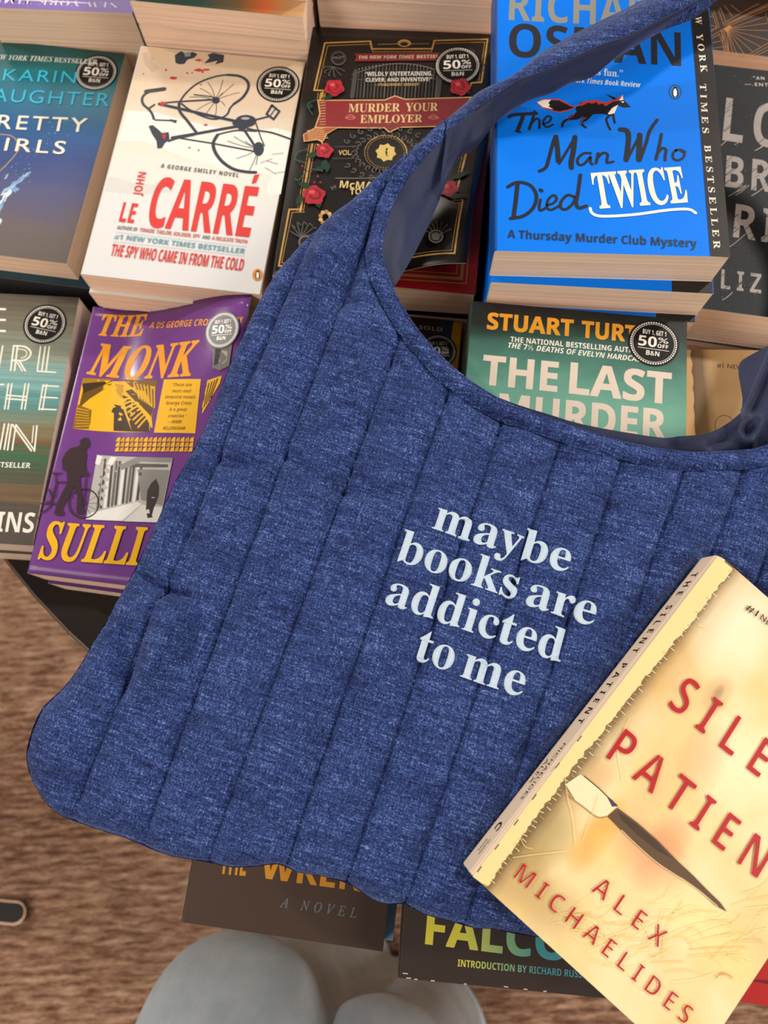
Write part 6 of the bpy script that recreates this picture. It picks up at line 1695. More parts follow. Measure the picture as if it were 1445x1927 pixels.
('L','cloth_strip','f7e9bd',(8.9,161.5,11.5,161.9),.35,0,0),
('L','cloth_strip','cfa85c',(9.1,158.5,11.8,158.8),.34,0,0),
('L','cloth_strip','f7e9bd',(8.2,154.6,10.6,155.3),.34,0,0),
('L','cloth_strip','f7e9bd',(9.5,152.6,12.4,152.6),.34,0,0),
('L','cloth_strip','cfa85c',(7.9,148.1,10.2,148.9),.34,0,0),
('L','cloth_strip','f7e9bd',(9.4,146.3,12.3,146.4),.34,0,0),
('L','cloth_strip','f7e9bd',(8.2,142.1,10.7,142.8),.34,0,0),
('L','cloth_strip','cfa85c',(8.8,139.5,11.5,139.9),.34,0,0),
('L','cloth_strip','f7e9bd',(8.9,136.5,11.6,136.8),.34,0,0),
('L','cloth_strip','f7e9bd',(8.1,132.8,10.5,133.5),.34,0,0),
('L','cloth_strip','cfa85c',(9.4,130.8,12.3,130.9),.34,0,0),
('L','cloth_strip','f7e9bd',(7.8,126.4,10.1,127.2),.34,0,0),
('L','cloth_strip','f7e9bd',(9.3,124.7,12.2,124.7),.34,0,0),
('L','cloth_strip','cfa85c',(8.1,120.6,10.5,121.2),.34,0,0),
('L','cloth_strip','f7e9bd',(8.7,118.1,11.4,118.4),.34,0,0),
('L','cloth_strip','f7e9bd',(8.8,115.1,11.4,115.4),.33,0,0),
('L','cloth_strip','cfa85c',(8,111.5,10.4,112.1),.33,0,0),
('L','cloth_strip','f7e9bd',(9.3,109.5,12.1,109.6),.33,0,0),
('L','cloth_strip','f7e9bd',(7.7,105.2,10,106),.33,0,0),
('L','cloth_strip','cfa85c',(9.2,103.5,12.1,103.6),.33,0,0),
('L','cloth_strip','f7e9bd',(8,99.5,10.3,100.1),.33,0,0),
('L','cloth_strip','f7e9bd',(8.7,97.1,11.3,97.4),.33,0,0),
('L','cloth_strip','cfa85c',(8.6,94.1,11.2,94.4),.33,0,0),
('L','cloth_strip','f7e9bd',(8,90.6,10.3,91.3),.33,0,0),
('L','cloth_strip','f7e9bd',(9.1,88.7,11.9,88.8),.33,0,0),
('L','cloth_strip','cfa85c',(7.6,84.5,9.8,85.2),.33,0,0),
('L','cloth_strip','f7e9bd',(9.1,82.8,11.9,82.9),.33,0,0),
('L','cloth_strip','f7e9bd',(7.8,78.8,10.1,79.5),.33,0,0),
('L','cloth_strip','cfa85c',(8.6,76.6,11.2,76.9),.33,0,0),
('L','cloth_strip','f7e9bd',(8.5,73.6,11,73.9),.33,0,0),
('L','cloth_strip','f7e9bd',(7.9,70.2,10.2,70.8),.32,0,0),
('L','cloth_strip','cfa85c',(9,68.3,11.7,68.4),.32,0,0),
('L','cloth_strip','f7e9bd',(7.5,64.2,9.7,64.9),.32,0,0),
('L','cloth_strip','f7e9bd',(9,62.6,11.8,62.6),.32,0,0),
('L','cloth_strip','cfa85c',(7.7,58.6,10,59.3),.32,0,0),
('L','cloth_strip','f7e9bd',(8.5,56.5,11.1,56.8),.32,0,0),
('L','cloth_strip','f7e9bd',(8.3,53.5,10.8,53.8),.32,0,0),
('L','cloth_strip','cfa85c',(7.8,50.3,10.2,50.8),.32,0,0),
('L','cloth_strip','f7e9bd',(8.9,48.3,11.6,48.4),.32,0,0),
('L','cloth_strip','f7e9bd',(7.4,44.3,9.6,45.1),.32,0,0),
('L','cloth_strip','cfa85c',(8.9,42.8,11.7,42.8),.32,0,0),
('L','cloth_strip','f7e9bd',(7.6,38.9,9.8,39.5),.32,0,0),
('L','cloth_strip','f7e9bd',(8.5,36.8,11,37.1),.32,0,0),
('L','cloth_strip','cfa85c',(8.2,33.8,10.6,34.2),.32,0,0),
('L','cloth_strip','f7e9bd',(7.8,30.7,10.1,31.3),.32,0,0),
('L','cloth_strip','f7e9bd',(8.7,28.8,11.4,28.9),.31,0,0),
('L','cloth_strip','cfa85c',(7.3,24.8,9.5,25.6),.31,0,0),
('L','cloth_strip','f7e9bd',(8.8,23.4,11.6,23.4),.31,0,0),
('L','cloth_strip','f7e9bd',(7.5,19.5,9.7,20.2),.31,0,0),
('L','cloth_strip','cfa85c',(8.4,17.5,11,17.8),.31,0,0),
('L','cloth_strip','f7e9bd',(8,14.5,10.5,14.9),.31,0,0),
('L','cloth_strip','f7e9bd',(7.7,11.6,10,12.1),.31,0,0),
('L','cloth_strip','cfa85c',(8.6,9.6,11.2,9.7),.31,0,0),
('L','cloth_strip','f7e9bd',(7.3,5.8,9.4,6.5),.31,0,0),
('L','cloth_strip','f7e9bd',(8.7,4.3,11.4,4.4),.31,0,0),
('L','cloth_strip','cfa85c',(7.3,.5,9.5,1.2),.31,0,0),
('P','torn_slash','5e4630',(35.5,65,37,71.5,49.4,72.6,62.5,72.8,76.5,71.8,86.4,71.7,96.8,71,105.2,70.7,110.4,69.5,104,67.9,92.4,68.2,83.9,67.4,76.5,65.3,67.7,64,56.2,63.9,45.1,64.4)),
('P','torn_slash','46331f',(37.9,70.3,50,71.8,63,72,73.7,71,65.6,68.8,52.9,68.1,42,68.3)),
('P','torn_slash','f3dfb4',(9.4,62.8,12.3,71.5,20.3,72.5,29.9,72,36.3,71.5,35.2,65.3,32.4,61.7,25.9,60.5,17.8,60.2)),
('P','torn_slash','4c3a5e',(29.2,72.1,33.1,72.6,36.1,71.7,34.5,70)),
('L','torn_slash','3a2a18',(14.1,72,23,72.4,29.8,72.2,36.5,72.1),.52,1,0),
('L','torn_slash','a88a5a',(13.4,59.5,22.6,60.4,31.7,61.4,35.4,65.1),.52,1,0),
('L','torn_slash','d9bc82',(44.9,64.5,56,64.1,68.9,64.4,80.7,66.2,92.5,68,105.3,68.4),.52,1,0),
('L','printed_hair','f7e6a0',(87.7,29.2,94,43.3,102.5,56.8),.26,1,0),
('L','printed_hair','e9c878',(115.2,60.3,124.6,68.2,137,70.3),.18,1,0),
('L','printed_hair','e9c878',(120.6,54.3,125.3,54.6,130.1,55.7),.28,1,0),
('L','printed_hair','e9c878',(105.6,43.3,116.4,53.3,127.9,62.8),.32,1,0),
('L','printed_hair','f7e6a0',(102,46.2,108.4,57,116.2,67.3),.34,1,0),
('L','printed_hair','f0d890',(103.4,57.2,108.4,62.8,114.3,67.3),.3,1,0),
('L','printed_hair','f7e6a0',(53.5,9.5,58.2,11.4,63.1,12.9),.19,1,0),
('L','printed_hair','f0d890',(98.7,18.4,106.9,22.4,115.9,23.4),.29,1,0),
('L','printed_hair','e9c878',(72.6,27.2,73.4,31.5,77.2,35.1),.18,1,0),
('L','printed_hair','f7e6a0',(47.5,15.6,58.5,24.2,73.3,25),.23,1,0),
('L','printed_hair','f7e6a0',(64.2,14.7,73.2,26.2,80,39.3),.33,1,0),
('L','printed_hair','f7e6a0',(74.2,44.5,83.4,52.1,88.8,63.7),.17,1,0),
('L','printed_hair','f0d890',(91.3,49.1,97.4,59.3,107.6,66.8),.33,1,0),
('L','printed_hair','e9c878',(109.9,73,115.1,81,117.5,90.3),.2,1,0),
('L','printed_hair','f0d890',(62.6,23.7,73.2,31.7,82.9,41.2),.32,1,0),
('L','printed_hair','e9c878',(97.1,45.5,102.6,46,107.7,44.5),.2,1,0),
('L','printed_hair','f7e6a0',(79.6,28.4,85.5,42.3,92.1,56.2),.32,1,0),
('L','printed_hair','f7e6a0',(59.2,27.9,58.9,35.2,56.1,42),.17,1,0),
('L','printed_hair','f7e6a0',(125.4,70.3,131.4,77.1),.27,1,0),
('L','printed_hair','e9c878',(94.1,26.6,100.4,32,106.8,37.4),.25,1,0),
('L','printed_hair','f7e6a0',(67.7,34.2,77.2,37.3,87,35.2),.32,1,0),
('L','printed_hair','f7e6a0',(122.4,62.3,128.1,73.2),.27,1,0),
('L','printed_hair','e9c878',(48,13.2,51.7,19.6,57,25.1),.32,1,0),
('L','printed_hair','e9c878',(95.7,43.1,109,48.9,123.4,47.9),.16,1,0),
('L','printed_hair','f0d890',(45.6,15.7,59.8,22.4,75.8,19.4),.27,1,0),
('L','printed_hair','f0d890',(59,29.4,63.9,35.8,66.6,43.5),.18,1,0),
('L','printed_hair','f0d890',(102.3,49.5,110.5,62.7,126.8,68.8),.19,1,0),
('L','printed_hair','f7e6a0',(121.5,51.9,126.5,56.8,133.1,59.7),.32,1,0),
('L','printed_hair','f0d890',(123.1,78.6,126.6,84.4,130.9,89.8),.2,1,0),
('L','printed_hair','f0d890',(81.1,24.8,88.6,34.8,83.8,48.6),.26,1,0),
('L','printed_hair','f0d890',(44.7,14.4,58.3,19.8,72.6,22.1),.25,1,0),
('L','printed_hair','f0d890',(104.2,45,111.2,55.2,120.3,64.1),.3,1,0),
('L','printed_hair','e9c878',(60.5,24.2,63,28.4,63.5,33.4),.26,1,0),
('L','printed_hair','e9c878',(99,50.1,103.3,53.4,109.3,51.8),.2,1,0),
('L','printed_hair','e9c878',(82.1,16.7,86.1,26.3,83.5,36.8),.22,1,0),
('L','printed_hair','e9c878',(115.1,80.7,126,93.1,133.5,108.4),.25,1,0),
('L','printed_hair','f0d890',(111.6,81.6,117.8,91.5,118.3,103.5),.31,1,0),
('L','printed_hair','e9c878',(90.8,27.4,95,32.9,92.9,40.5),.27,1,0),
('L','printed_hair','f0d890',(53.6,12.2,61,17.3,69.5,20.6),.32,1,0),
('L','printed_hair','f0d890',(75.8,9.5,78.6,13,81.5,16.6),.21,1,0),
('L','printed_hair','f7e6a0',(112.5,57,116,60.5,118.8,64.6),.3,1,0),
('L','printed_hair','e9c878',(97.3,32,90.3,43.9,89.5,59.4),.32,1,0),
('L','printed_hair','f7e6a0',(123.1,56.9,123.8,72.3,125.6,88),.17,1,0),
('L','printed_hair','e9c878',(86.7,28.2,94.8,40.2,101.5,53.1),.25,1,0),
('L','printed_hair','f7e6a0',(74.3,10.4,87.7,18.6,96.1,33.5),.21,1,0),
('L','printed_hair','f7e6a0',(81.1,23.8,85.4,26.2,88.8,30),.33,1,0),
('L','printed_hair','f0d890',(93.9,28.5,96.3,33.1,98,38),.32,1,0),
('L','printed_hair','f0d890',(70.8,17.1,72.2,22.6,76,27.5),.31,1,0),
('L','printed_hair','f7e6a0',(83.4,48.4,91.3,53.9,99.6,58.8),.28,1,0),
('L','printed_hair','f0d890',(44.5,7.7,47.2,11.3,52.4,12),.19,1,0),
('L','printed_hair','f7e6a0',(66.3,9.8,71.2,17.9,79.2,24),.24,1,0),
('L','printed_hair','e9c878',(101.7,27.2,109.6,34.9,119.8,39.5),.25,1,0),
('L','printed_hair','f0d890',(114.2,72.1,125.6,79.9,126.2,97.2),.22,1,0),
('L','printed_hair','f7e6a0',(116.2,76.1,126.5,86.3),.32,1,0),
('L','printed_hair','f7e6a0',(103.8,60.5,108.3,64.1,110.8,69.7),.3,1,0),
('L','printed_hair','f0d890',(68.7,7.2,80.8,14,94.7,15.5),.21,1,0),
('L','printed_hair','e9c878',(54.9,22.3,59.9,24.9,65.3,26.6),.24,1,0),
('L','printed_hair','e9c878',(81.6,42.4,86,46.4,91.3,49.1),.21,1,0),
('L','printed_hair','f0d890',(47.1,15.1,51,29.9,58.4,44.1),.21,1,0),
('L','printed_hair','f7e6a0',(80.9,33.1,84,39.3,90.4,43.5),.16,1,0),
('L','printed_hair','e9c878',(63.2,10.7,70.5,21.5,80.1,31),.18,1,0),
('L','printed_hair','f0d890',(110.8,64,115.6,66.7,117.3,73.2),.32,1,0),
('L','printed_hair','f7e6a0',(89,49.6,94.5,59.9,107,64.8),.21,1,0),
('L','printed_hair','e9c878',(117,46.4,120.5,60,132.9,70.9),.32,1,0),
('L','printed_hair','f0d890',(78,26.3,82.8,30.9,88.9,33.9),.29,1,0),
('L','printed_hair','e9c878',(76.5,46.7,80.6,54.5,79.7,63.6),.2,1,0),
('L','printed_hair','f0d890',(67.2,26.9,73.9,33.4,81.8,38.6),.24,1,0),
('L','printed_hair','e9c878',(106.7,40.4,116.8,49.9,126.9,59.6),.27,1,0),
('L','printed_hair','f0d890',(67.5,15.4,74.8,22.8,75.2,34.4),.15,1,0),
('L','printed_hair','f7e6a0',(107.1,25.8,115.9,34.3,123,44.5),.26,1,0),
('L','printed_hair','e9c878',(90.9,13,99.4,15.2,107.5,19.3),.25,1,0),
('L','printed_hair','f2d88c',(7.1,65.2,14.1,58.6,22,52.9,31.1,43.8),.26,1,0),
('L','printed_hair','f2d88c',(14.7,110.3,16.3,101.9,19.6,93.4,30.7,83.7),.26,1,0),
('L','printed_hair','f2d88c',(10.5,19,20,29.2,29,38.2),.25,1,0),
('L','printed_hair','f2d88c',(7.5,28.5,12,27,15.7,28.6),.25,1,0),
('L','printed_hair','f2d88c',(13.5,172,18.9,174.1),.28,1,0),
('L','printed_hair','f2d88c',(25.2,69.6,28.4,61.4,32.6,48),.26,1,0),
('L','cover_crease','c8984a',(124,41.9,124.3,44.2,127.2,46.8,130.6,47.2),.65,1,0),
('T','series_lettering','4a3a28','#1','r',28.2,196.3,7.2,3.4,5.8,.01,0,1),
('T','series_lettering','4a3a28','NEW YORK TIMES BESTSELLER','r',37.6,197.3,71.2,3.4,5.7,.01,0,1.2),
('T','title_lettering','b5141f','THE','ss',61.1,169.1,40,20.8,5.9,-.02,0,1.3),
('T','title_lettering','b5141f','SILENT','ss',26.2,127.5,101.7,20.4,3.5,-.02,0,1.55),
('T','title_lettering','b5141f','PATIENT','ss',17.1,86.1,114.7,18.8,3.2,-.02,0,1.45),
('T','author_lettering','b5141f','ALEX','ss',50.5,32.3,42.4,9.4,1.8,-.03,0,1.6),
('T','author_lettering','b5141f','MICHAELIDES','ss',16.6,12.2,107.4,8.8,1.6,-.03,0,1.5),
],
'SB': [
('P','cloth_strip','d2ab74',(-6.5,210.8,3.2,209.1,2.1,204.4,3.4,198.6,2.1,192.3,3.5,185.1,1.9,178.9,3.2,171.7,1.2,164.6,2.1,157.5,.6,151.5,1.6,142.5,-1.3,112.1,-13.4,111.8)),
('L','cloth_strip','6f5638',(4.5,208.6,3.6,182,1.9,142.5),1.51,1,0),
('T','series_lettering','54442f','#1 NEW YORK TIMES BESTSELLER','r',20.9,196,76.6,3.4,-4.9,.008,0,1.1),
('L','printed_hair','3c3126',(15.9,147.8,15.8,152.8,18.3,156.8,22.2,158.7,26.8,157.5,28.8,154),.37,1,0),
],
'WR': [
('T','title_lettering','c98a2c','THE','ss',19.3,31,16.9,14.1,2.7,.008,0,1),
('T','title_lettering','c98a2c','WREN','ss',45.2,32,66.3,15.2,.3,.008,0,1),
('T','series_lettering','6d757c','A NOVEL','si',60.8,16.8,49.2,5.7,-.1,.006,0,1.9),
],
'FA': [
('T','title_lettering','GRAD','FALCON','ss',14.5,19.5,104.9,18.6,-1.4,.012,0,1),
('T','series_lettering','GRAD','INTRODUCTION BY RICHARD RUSSO','ss',34.5,9.1,76.1,3.7,.2,0,0,1),
('L','worn_edge','cfc6b8',(2.6,2.7,5.7,2.7),.58,0,0),
('L','worn_edge','cfc6b8',(4.9,.4,7.6,.5),.58,0,0),
('L','worn_edge','cfc6b8',(9.6,.2,11.5,.2),.58,0,0),
('L','worn_edge','cfc6b8',(19.3,.3,21.6,.3),.58,0,0),
('L','worn_edge','cfc6b8',(38.7,.3,40.3,.3),.58,0,0),
('L','worn_edge','cfc6b8',(61.9,.9,64.6,.9),.58,0,0),
('L','worn_edge','cfc6b8',(73.5,.6,75.8,.6),.58,0,0),
('L','worn_edge','cfc6b8',(85,.5,86.9,.6),.58,0,0),
],
'AD': [
('L','deco_lines','b07c4c',(18.1,21.1,46.9,38.1),.37,0,0),
('L','deco_lines','b07c4c',(18.1,21.1,48.6,31.9),.37,0,0),
('L','deco_lines','b07c4c',(18.1,21.1,49.2,24.6),.37,0,0),
('L','deco_lines','b07c4c',(18.1,21.1,49.7,15.9),.37,0,0),
('L','deco_lines','b07c4c',(18.1,21.1,44.3,8.4),.37,0,0),
('L','deco_lines','b07c4c',(18.1,21.1,38.1,3.3),.37,0,0),
('L','deco_lines','b07c4c',(18.1,21.1,32.8,-1),.37,0,0),
('L','deco_lines','b07c4c',(18.1,21.1,27.4,-2.7),.37,0,0),
('L','deco_lines','b07c4c',(18.1,21.1,24.2,-2.6),.37,0,0),
('L','deco_lines','b07c4c',(18.1,21.1,20.9,-2.3),.37,0,0),
('L','deco_lines','b07c4c',(15.5,21.3,57.2,52.3),.37,0,0),
('L','deco_lines','b07c4c',(15.5,21.3,21.2,-2.3),.37,0,0),
('L','deco_lines','b07c4c',(16.5,23.8,57.1,55.2),.37,0,0),
('L','deco_lines','b07c4c',(14.6,20.7,19.4,-2.5),.37,0,0),
('L','deco_lines','b07c4c',(17.5,26.3,57,58),.38,0,0),
('L','deco_lines','b07c4c',(13.7,20.1,17.5,-2.8),.37,0,0),
('L','deco_lines','b07c4c',(14.7,24.1,38.8,42.2,48,49.1),.37,0,0),
('L','deco_lines','b07c4c',(14.8,26.2,32.2,42.4,41.2,49.8),.38,0,0),
('L','deco_lines','b07c4c',(7,36.9,12,21.9),.37,0,0),
('L','deco_lines','b07c4c',(5.7,35.2,10.1,22.2),.37,0,0),
('L','deco_lines','b07c4c',(10.2,39.2,15,25.4),.38,0,0),
('L','deco_lines','b07c4c',(11.5,40.9,16.5,28.6),.38,0,0),
('L','deco_lines','b07c4c',(14.6,43.8,21.5,33.5),.38,0,0),
('L','deco_lines','b07c4c',(19.4,45.1,27.1,38.9),.38,0,0),
('L','deco_lines','b07c4c',(3.7,31.3,6.7,31.5),.38,0,0),
('L','deco_lines','b07c4c',(4.5,22.8,10.1,22.2),.37,0,0),
('L','deco_lines','b07c4c',(5.7,18,12,21.9),.37,0,0),
('L','deco_lines','b07c4c',(5.4,15.6,10.1,21.9),.37,0,0),
('L','deco_lines','b07c4c',(6.1,12.2,13.4,18.9),.37,0,0),
('L','deco_lines','b07c4c',(6.5,9.9,12.5,15),.37,0,0),
('L','deco_lines','b07c4c',(7.3,5.7,14,9.1),.37,0,0),
('L','deco_lines','b07c4c',(7.8,.8,16.2,3.9),.37,0,0),
('L','deco_lines','b07c4c',(12.1,16.1,19.1,-2),.37,0,0),
('L','deco_lines','b07c4c',(13.4,18.9,20.9,-2.3),.37,0,0),
('L','deco_lines','b07c4c',(33,-3.2,49.8,12.7),.37,0,0),
('L','deco_lines','b07c4c',(35,-3.7,50,9.4),.37,0,0),
('L','deco_lines','b07c4c',(37.1,-4.1,50.1,6),.37,0,0),
('L','deco_lines','b07c4c',(46.5,41.4,48.9,31.9),.37,0,0),
('P','deco_lines','b07c4c',(15.6,21,19.3,24.9,21.7,23.8,19.5,20.8,17.9,17.6)),
],
}

# ------------------------------------------------------------------ the books on the table
ORD = ['topmost', 'second', 'third', 'fourth', 'fifth', 'sixth', 'seventh', 'eighth']
RN = random.Random(5)


def lower_copies(key, what, dims, pose, ts, offs, cover, group, pages=None, start=1):
    """the copies lying under a top book, each a book of its own; ts: thickness of each copy below"""
    x, y, z, th = pose[:4]
    zz = z
    out = []
    for i, t in enumerate(ts):
        zz -= 0.15
        dx, dy, da = offs[i] if i < len(offs) else (RN.uniform(-2, 2), RN.uniform(-2.5, 1.5), RN.uniform(-.8, .8))
        c, s = math.cos(math.radians(th)), math.sin(math.radians(th))
        out.append(make_book('%s, %s from the top of its stack' % (what, ORD[start + i]), dims, t - .15,
                             (x + dx * c - dy * s, y + dx * s + dy * c, zz, th + da, 0, 0), cover, group=group, pages=pages))
        zz -= t - .15
    return out


def sub(pose, t):
    return (pose[0], pose[1], pose[2] - t, pose[3])


# blue fox novel, tallest stack
OS = (76.1, 257.8, -394.9, -5.79, 0, 0)
b = make_book('thick blue paperback with running fox drawing and black bestseller strip, topmost of its stack', (140, 210), 27, OS, COVERS['OS'], m_cover('0b4f9e', .4), group='copies of the blue fox novel', pages=PAGES_PALE)
decorate(b, ART['OS'])
for bb in lower_copies('OS', 'thick blue paperback under the fox cover', (140, 210), sub(OS, 27), [27, 27, 28, 28, 28.1], [(1.0, -4.5, -1.6), (0, -5, -3.6), (.5, -5, -3.6), (.5, -5, -3.6), (.5, -5, -3.6)], COVERS['OS'], 'copies of the blue fox novel', PAGES_PALE):
    decorate(bb, [('P', 'bestseller_strip', '26221f', (114, 0, 139.6, 0, 139.6, 210, 114, 210))])

# white bicycle novel
LC = (-201.9, 302.1, -459.0, -11.24, 0, 0)
b = make_book('white paperback with black bicycle drawing and red lettering, topmost of its stack', (128, 197), 20, LC, COVERS['LC'], m_cover('d9d2c8'), group='copies of the white bicycle novel')
decorate(b, ART['LC'])
lower_copies('LC', 'white paperback under the bicycle cover', (128, 197), sub(LC, 20), [20, 20, 20, 20.8], [(-1.5, -2.5, .2), (-.5, -1, 0), (-.5, 0, 0), (-.5, 0, 0)], m_cover('ddd6cc'), 'copies of the white bicycle novel')

# black gilt novel with red inner leaf
MU = (-66.9, 289.2, -454.8, -9.53, -.21, -2.06)
b = make_book('black gilt-bordered paperback with red roses, front cover curling over a red inner leaf', (140, 213), 35, MU, COVERS['MU'], m_cover('241d1b'), group='copies of the black gilt novel', warp=curl_murder(140, 213))
decorate(b, ART['MU'])
red = m_cover('8a1216', .35, 'red_leaf')
mesh('inner_leaf', [(.003, .0004, .0349), (.1405, -.005, .0349), (.1405, .212, .0349), (.003, .212, .0349), (.003, .0004, .0346), (.1405, -.005, .0346), (.1405, .212, .0346), (.003, .212, .0346)],
     [(0, 1, 2, 3), (7, 6, 5, 4), (0, 4, 5, 1), (1, 5, 6, 2), (2, 6, 7, 3), (3, 7, 4, 0)], b.root, (red,))['label'] = 'dark red leaf with gold border lines'
V, F = [], []
for off, w in ((7, .9), (10.5, 2.2), (14, .8)):
    for pts in ([(3, off - 4 + 14), (28, off - 4 + 14), (28, off - 4), (140.5 - off, off - 4), (140.5 - off, 200)],):
        v, f = ribbon(pts, w, 0, 0)
        F += [tuple(i + len(V) for i in q) for q in f]
        V += [(p[0] * .001, p[1] * .001, .03496) for p in v]
mesh('leaf_border', V, F, b.root, (ink('8f6230'),))
lower_copies('MU', 'thick black paperback under the rose-bordered cover', (140, 213), sub((-66.5, 288, -455.4, -9.5), 35), [34.5, 34.9], [(.5, 0, 0), (.5, 0, 0)], m_cover('2a1f1d'), 'copies of the black gilt novel')

# blue-green sea novel and the dark hardcovers beneath it
PG = (-352.1, 358.0, -489.9, -11.76, 0, 0)
b = make_book('sea-blue paperback with cyan and cream lettering beside the bicycle novel', (129, 194), 22, PG, COVERS['PG'], m_cover('1d3f52'))
decorate(b, ART['PG'])
dk = m_cover('2a2e34', .5, 'slate_jacket')
for i, (lab, dz, dx) in enumerate((('slate-dark hardcover, spine out, directly under the sea-blue paperback', 22.1, 0), ('slate-dark hardcover at the foot of the sea-blue paperback pile', 46.3, 1.5))):
    make_book(lab, (176, 215), 23.6, (-213.5 + dx, 322.5 + dx, -489.9 - dz, 90 - 11.76, 0, 0), m_cover('24414c', .4, 'teal_jacket'), dk, name='hardcover_book', rnd=1.0)

# charcoal novel by the edge of the picture
LB = (228.2, 253.4, -472.7, -12.63, 0, 0)
b = make_book('charcoal paperback with scratched grey capitals beside the blue fox novel', (140, 210), 43, LB, COVERS['LB'], m_cover('1d2023'), group='copies of the charcoal novel', pages=PAGES_PALE)
decorate(b, ART['LB'])
lower_copies('LB', 'charcoal paperback under the scratched-lettering cover', (140, 210), sub(LB, 43), [44], [(2, -1, -1.0)], m_cover('2b2e31'), 'copies of the charcoal novel', PAGES_PALE)

# green misty novel under the bag's opening
TU = (29.7, 42.5, -436.9, -9.66, 0, 0)
b = make_book('misty green paperback with orange author name and silver title, topmost of its stack', (140, 210), 24.5, TU, COVERS['TU'], m_cover('2a3a34'), group='copies of the misty green novel')
decorate(b, ART['TU'])
lower_copies('TU', 'misty green paperback under the silver-titled cover', (140, 210), sub(TU, 24.5), [24.5, 24.6, 24.6, 24.6], [(.5, -.5, 0), (.5, 0, 0), (0, 0, 0), (.5, 0, 0)], m_cover('3d5a50'), 'copies of the misty green novel')

# purple monk novel
MO = (-249.6, 100.9, -504.5, -10.78, 0, 0)
b = make_book('purple paperback with yellow serif lettering and its corner curling up', (135, 206), 27.5, MO, COVERS['MO'], m_cover('64387c', .25), group='copies of the purple novel', warp=curl_monk(135, 206))
decorate(b, ART['MO'])
v, f = text_shape('THE MONK  TIM SULLIVAN', 'ss', 0, 0, 120, 4.5, 0, 0, 0, 1.3)
mesh('spine_lettering', [(-.00006, (192 - p[0]) * .001, (p[1] + 11) * .001) for p in v], f, b.root, (ink('d8cfd8'),))
lower_copies('MO', 'purple paperback under the curled cover', (135, 206), sub(MO, 27.5), [28], [(2.5, -2.5, -.6)], m_cover('64387c', .25), 'copies of the purple novel')

# streaked train novel
GT = (-375.3, 137.1, -506.6, -7.43, 0, 0)
b = make_book('paperback with blurred green and teal streaks beside the purple novel', (129, 194), 26.5, GT, COVERS['GT'], m_cover('5a5046'), group='copies of the streaked novel', pages=PAGES_PALE)
decorate(b, ART['GT'])
lower_copies('GT', 'streaked paperback under the blurred green and teal cover', (129, 194), sub(GT, 26.5), [26.9], [(1.5, -3, .5)], m_cover('5a5046'), 'copies of the streaked novel', PAGES_PALE)

# yellow-edged novel showing in the bag's opening
YB = (-101.5, 83.7, -494.0, -9.5, 0, 0)
b = make_book('yellow-edged brown paperback half under the bag, below the red leaf', (135, 206), 33, YB, COVERS['YB'], m_cover('c8921a'), group='copies of the yellow-edged novel')
decorate(b, ART['YB'])
lower_copies('YB', 'yellow-edged paperback under the brown picture cover', (135, 206), sub(YB, 33), [33], [(-1, -1, 0)], COVERS['YB'], 'copies of the yellow-edged novel')

# tan portrait novel behind the bag's lining
SB = (209.8, 26.2, -500.0, -5, 0, 0)
b = make_book('tan paperback with torn cloth strip, partly behind the navy lining', (140, 210), 20, SB, COVERS['SB'], m_cover('c8a274'), group='copies of the portrait novel on the table')
decorate(b, ART['SB'])
lower_copies('SB', 'tan paperback under the torn-strip cover', (140, 210), sub(SB, 20), [20, 19.8], [(1, 1, -.5)], m_cover('d2b080'), 'copies of the portrait novel on the table')

# art-deco novel and the cream book on it
AD = (266.3, 471.4, -470.0, -13.5, 0, 0)
b = make_book('brown-black paperback with copper sunburst lines beyond the charcoal novel', (140, 210), 29, AD, COVERS['AD'], m_cover('241b18'), group='copies of the sunburst novel')
decorate(b, ART['AD'])
lower_copies('AD', 'brown-black paperback under the copper sunburst cover', (140, 210), sub(AD, 29), [30, 30.8], [(1, -6, 0), (0, 0, 0)], COVERS['AD'], 'copies of the sunburst novel')
GS = (284, 524, -446.0, -13.5, 0, 0)
b = make_book('cream-gold paperback lying on the sunburst novel at the top edge', (140, 190), 23.5, GS, m_cover('d8ad72', .35), m_cover('c59a60'))
decorate(b, [('L', 'cover_line', '5a4630', (28, 0, 58, 26), 3.2, 0, 0), ('S', 'price_sticker', '', 14, 18, 15.5, 0)])

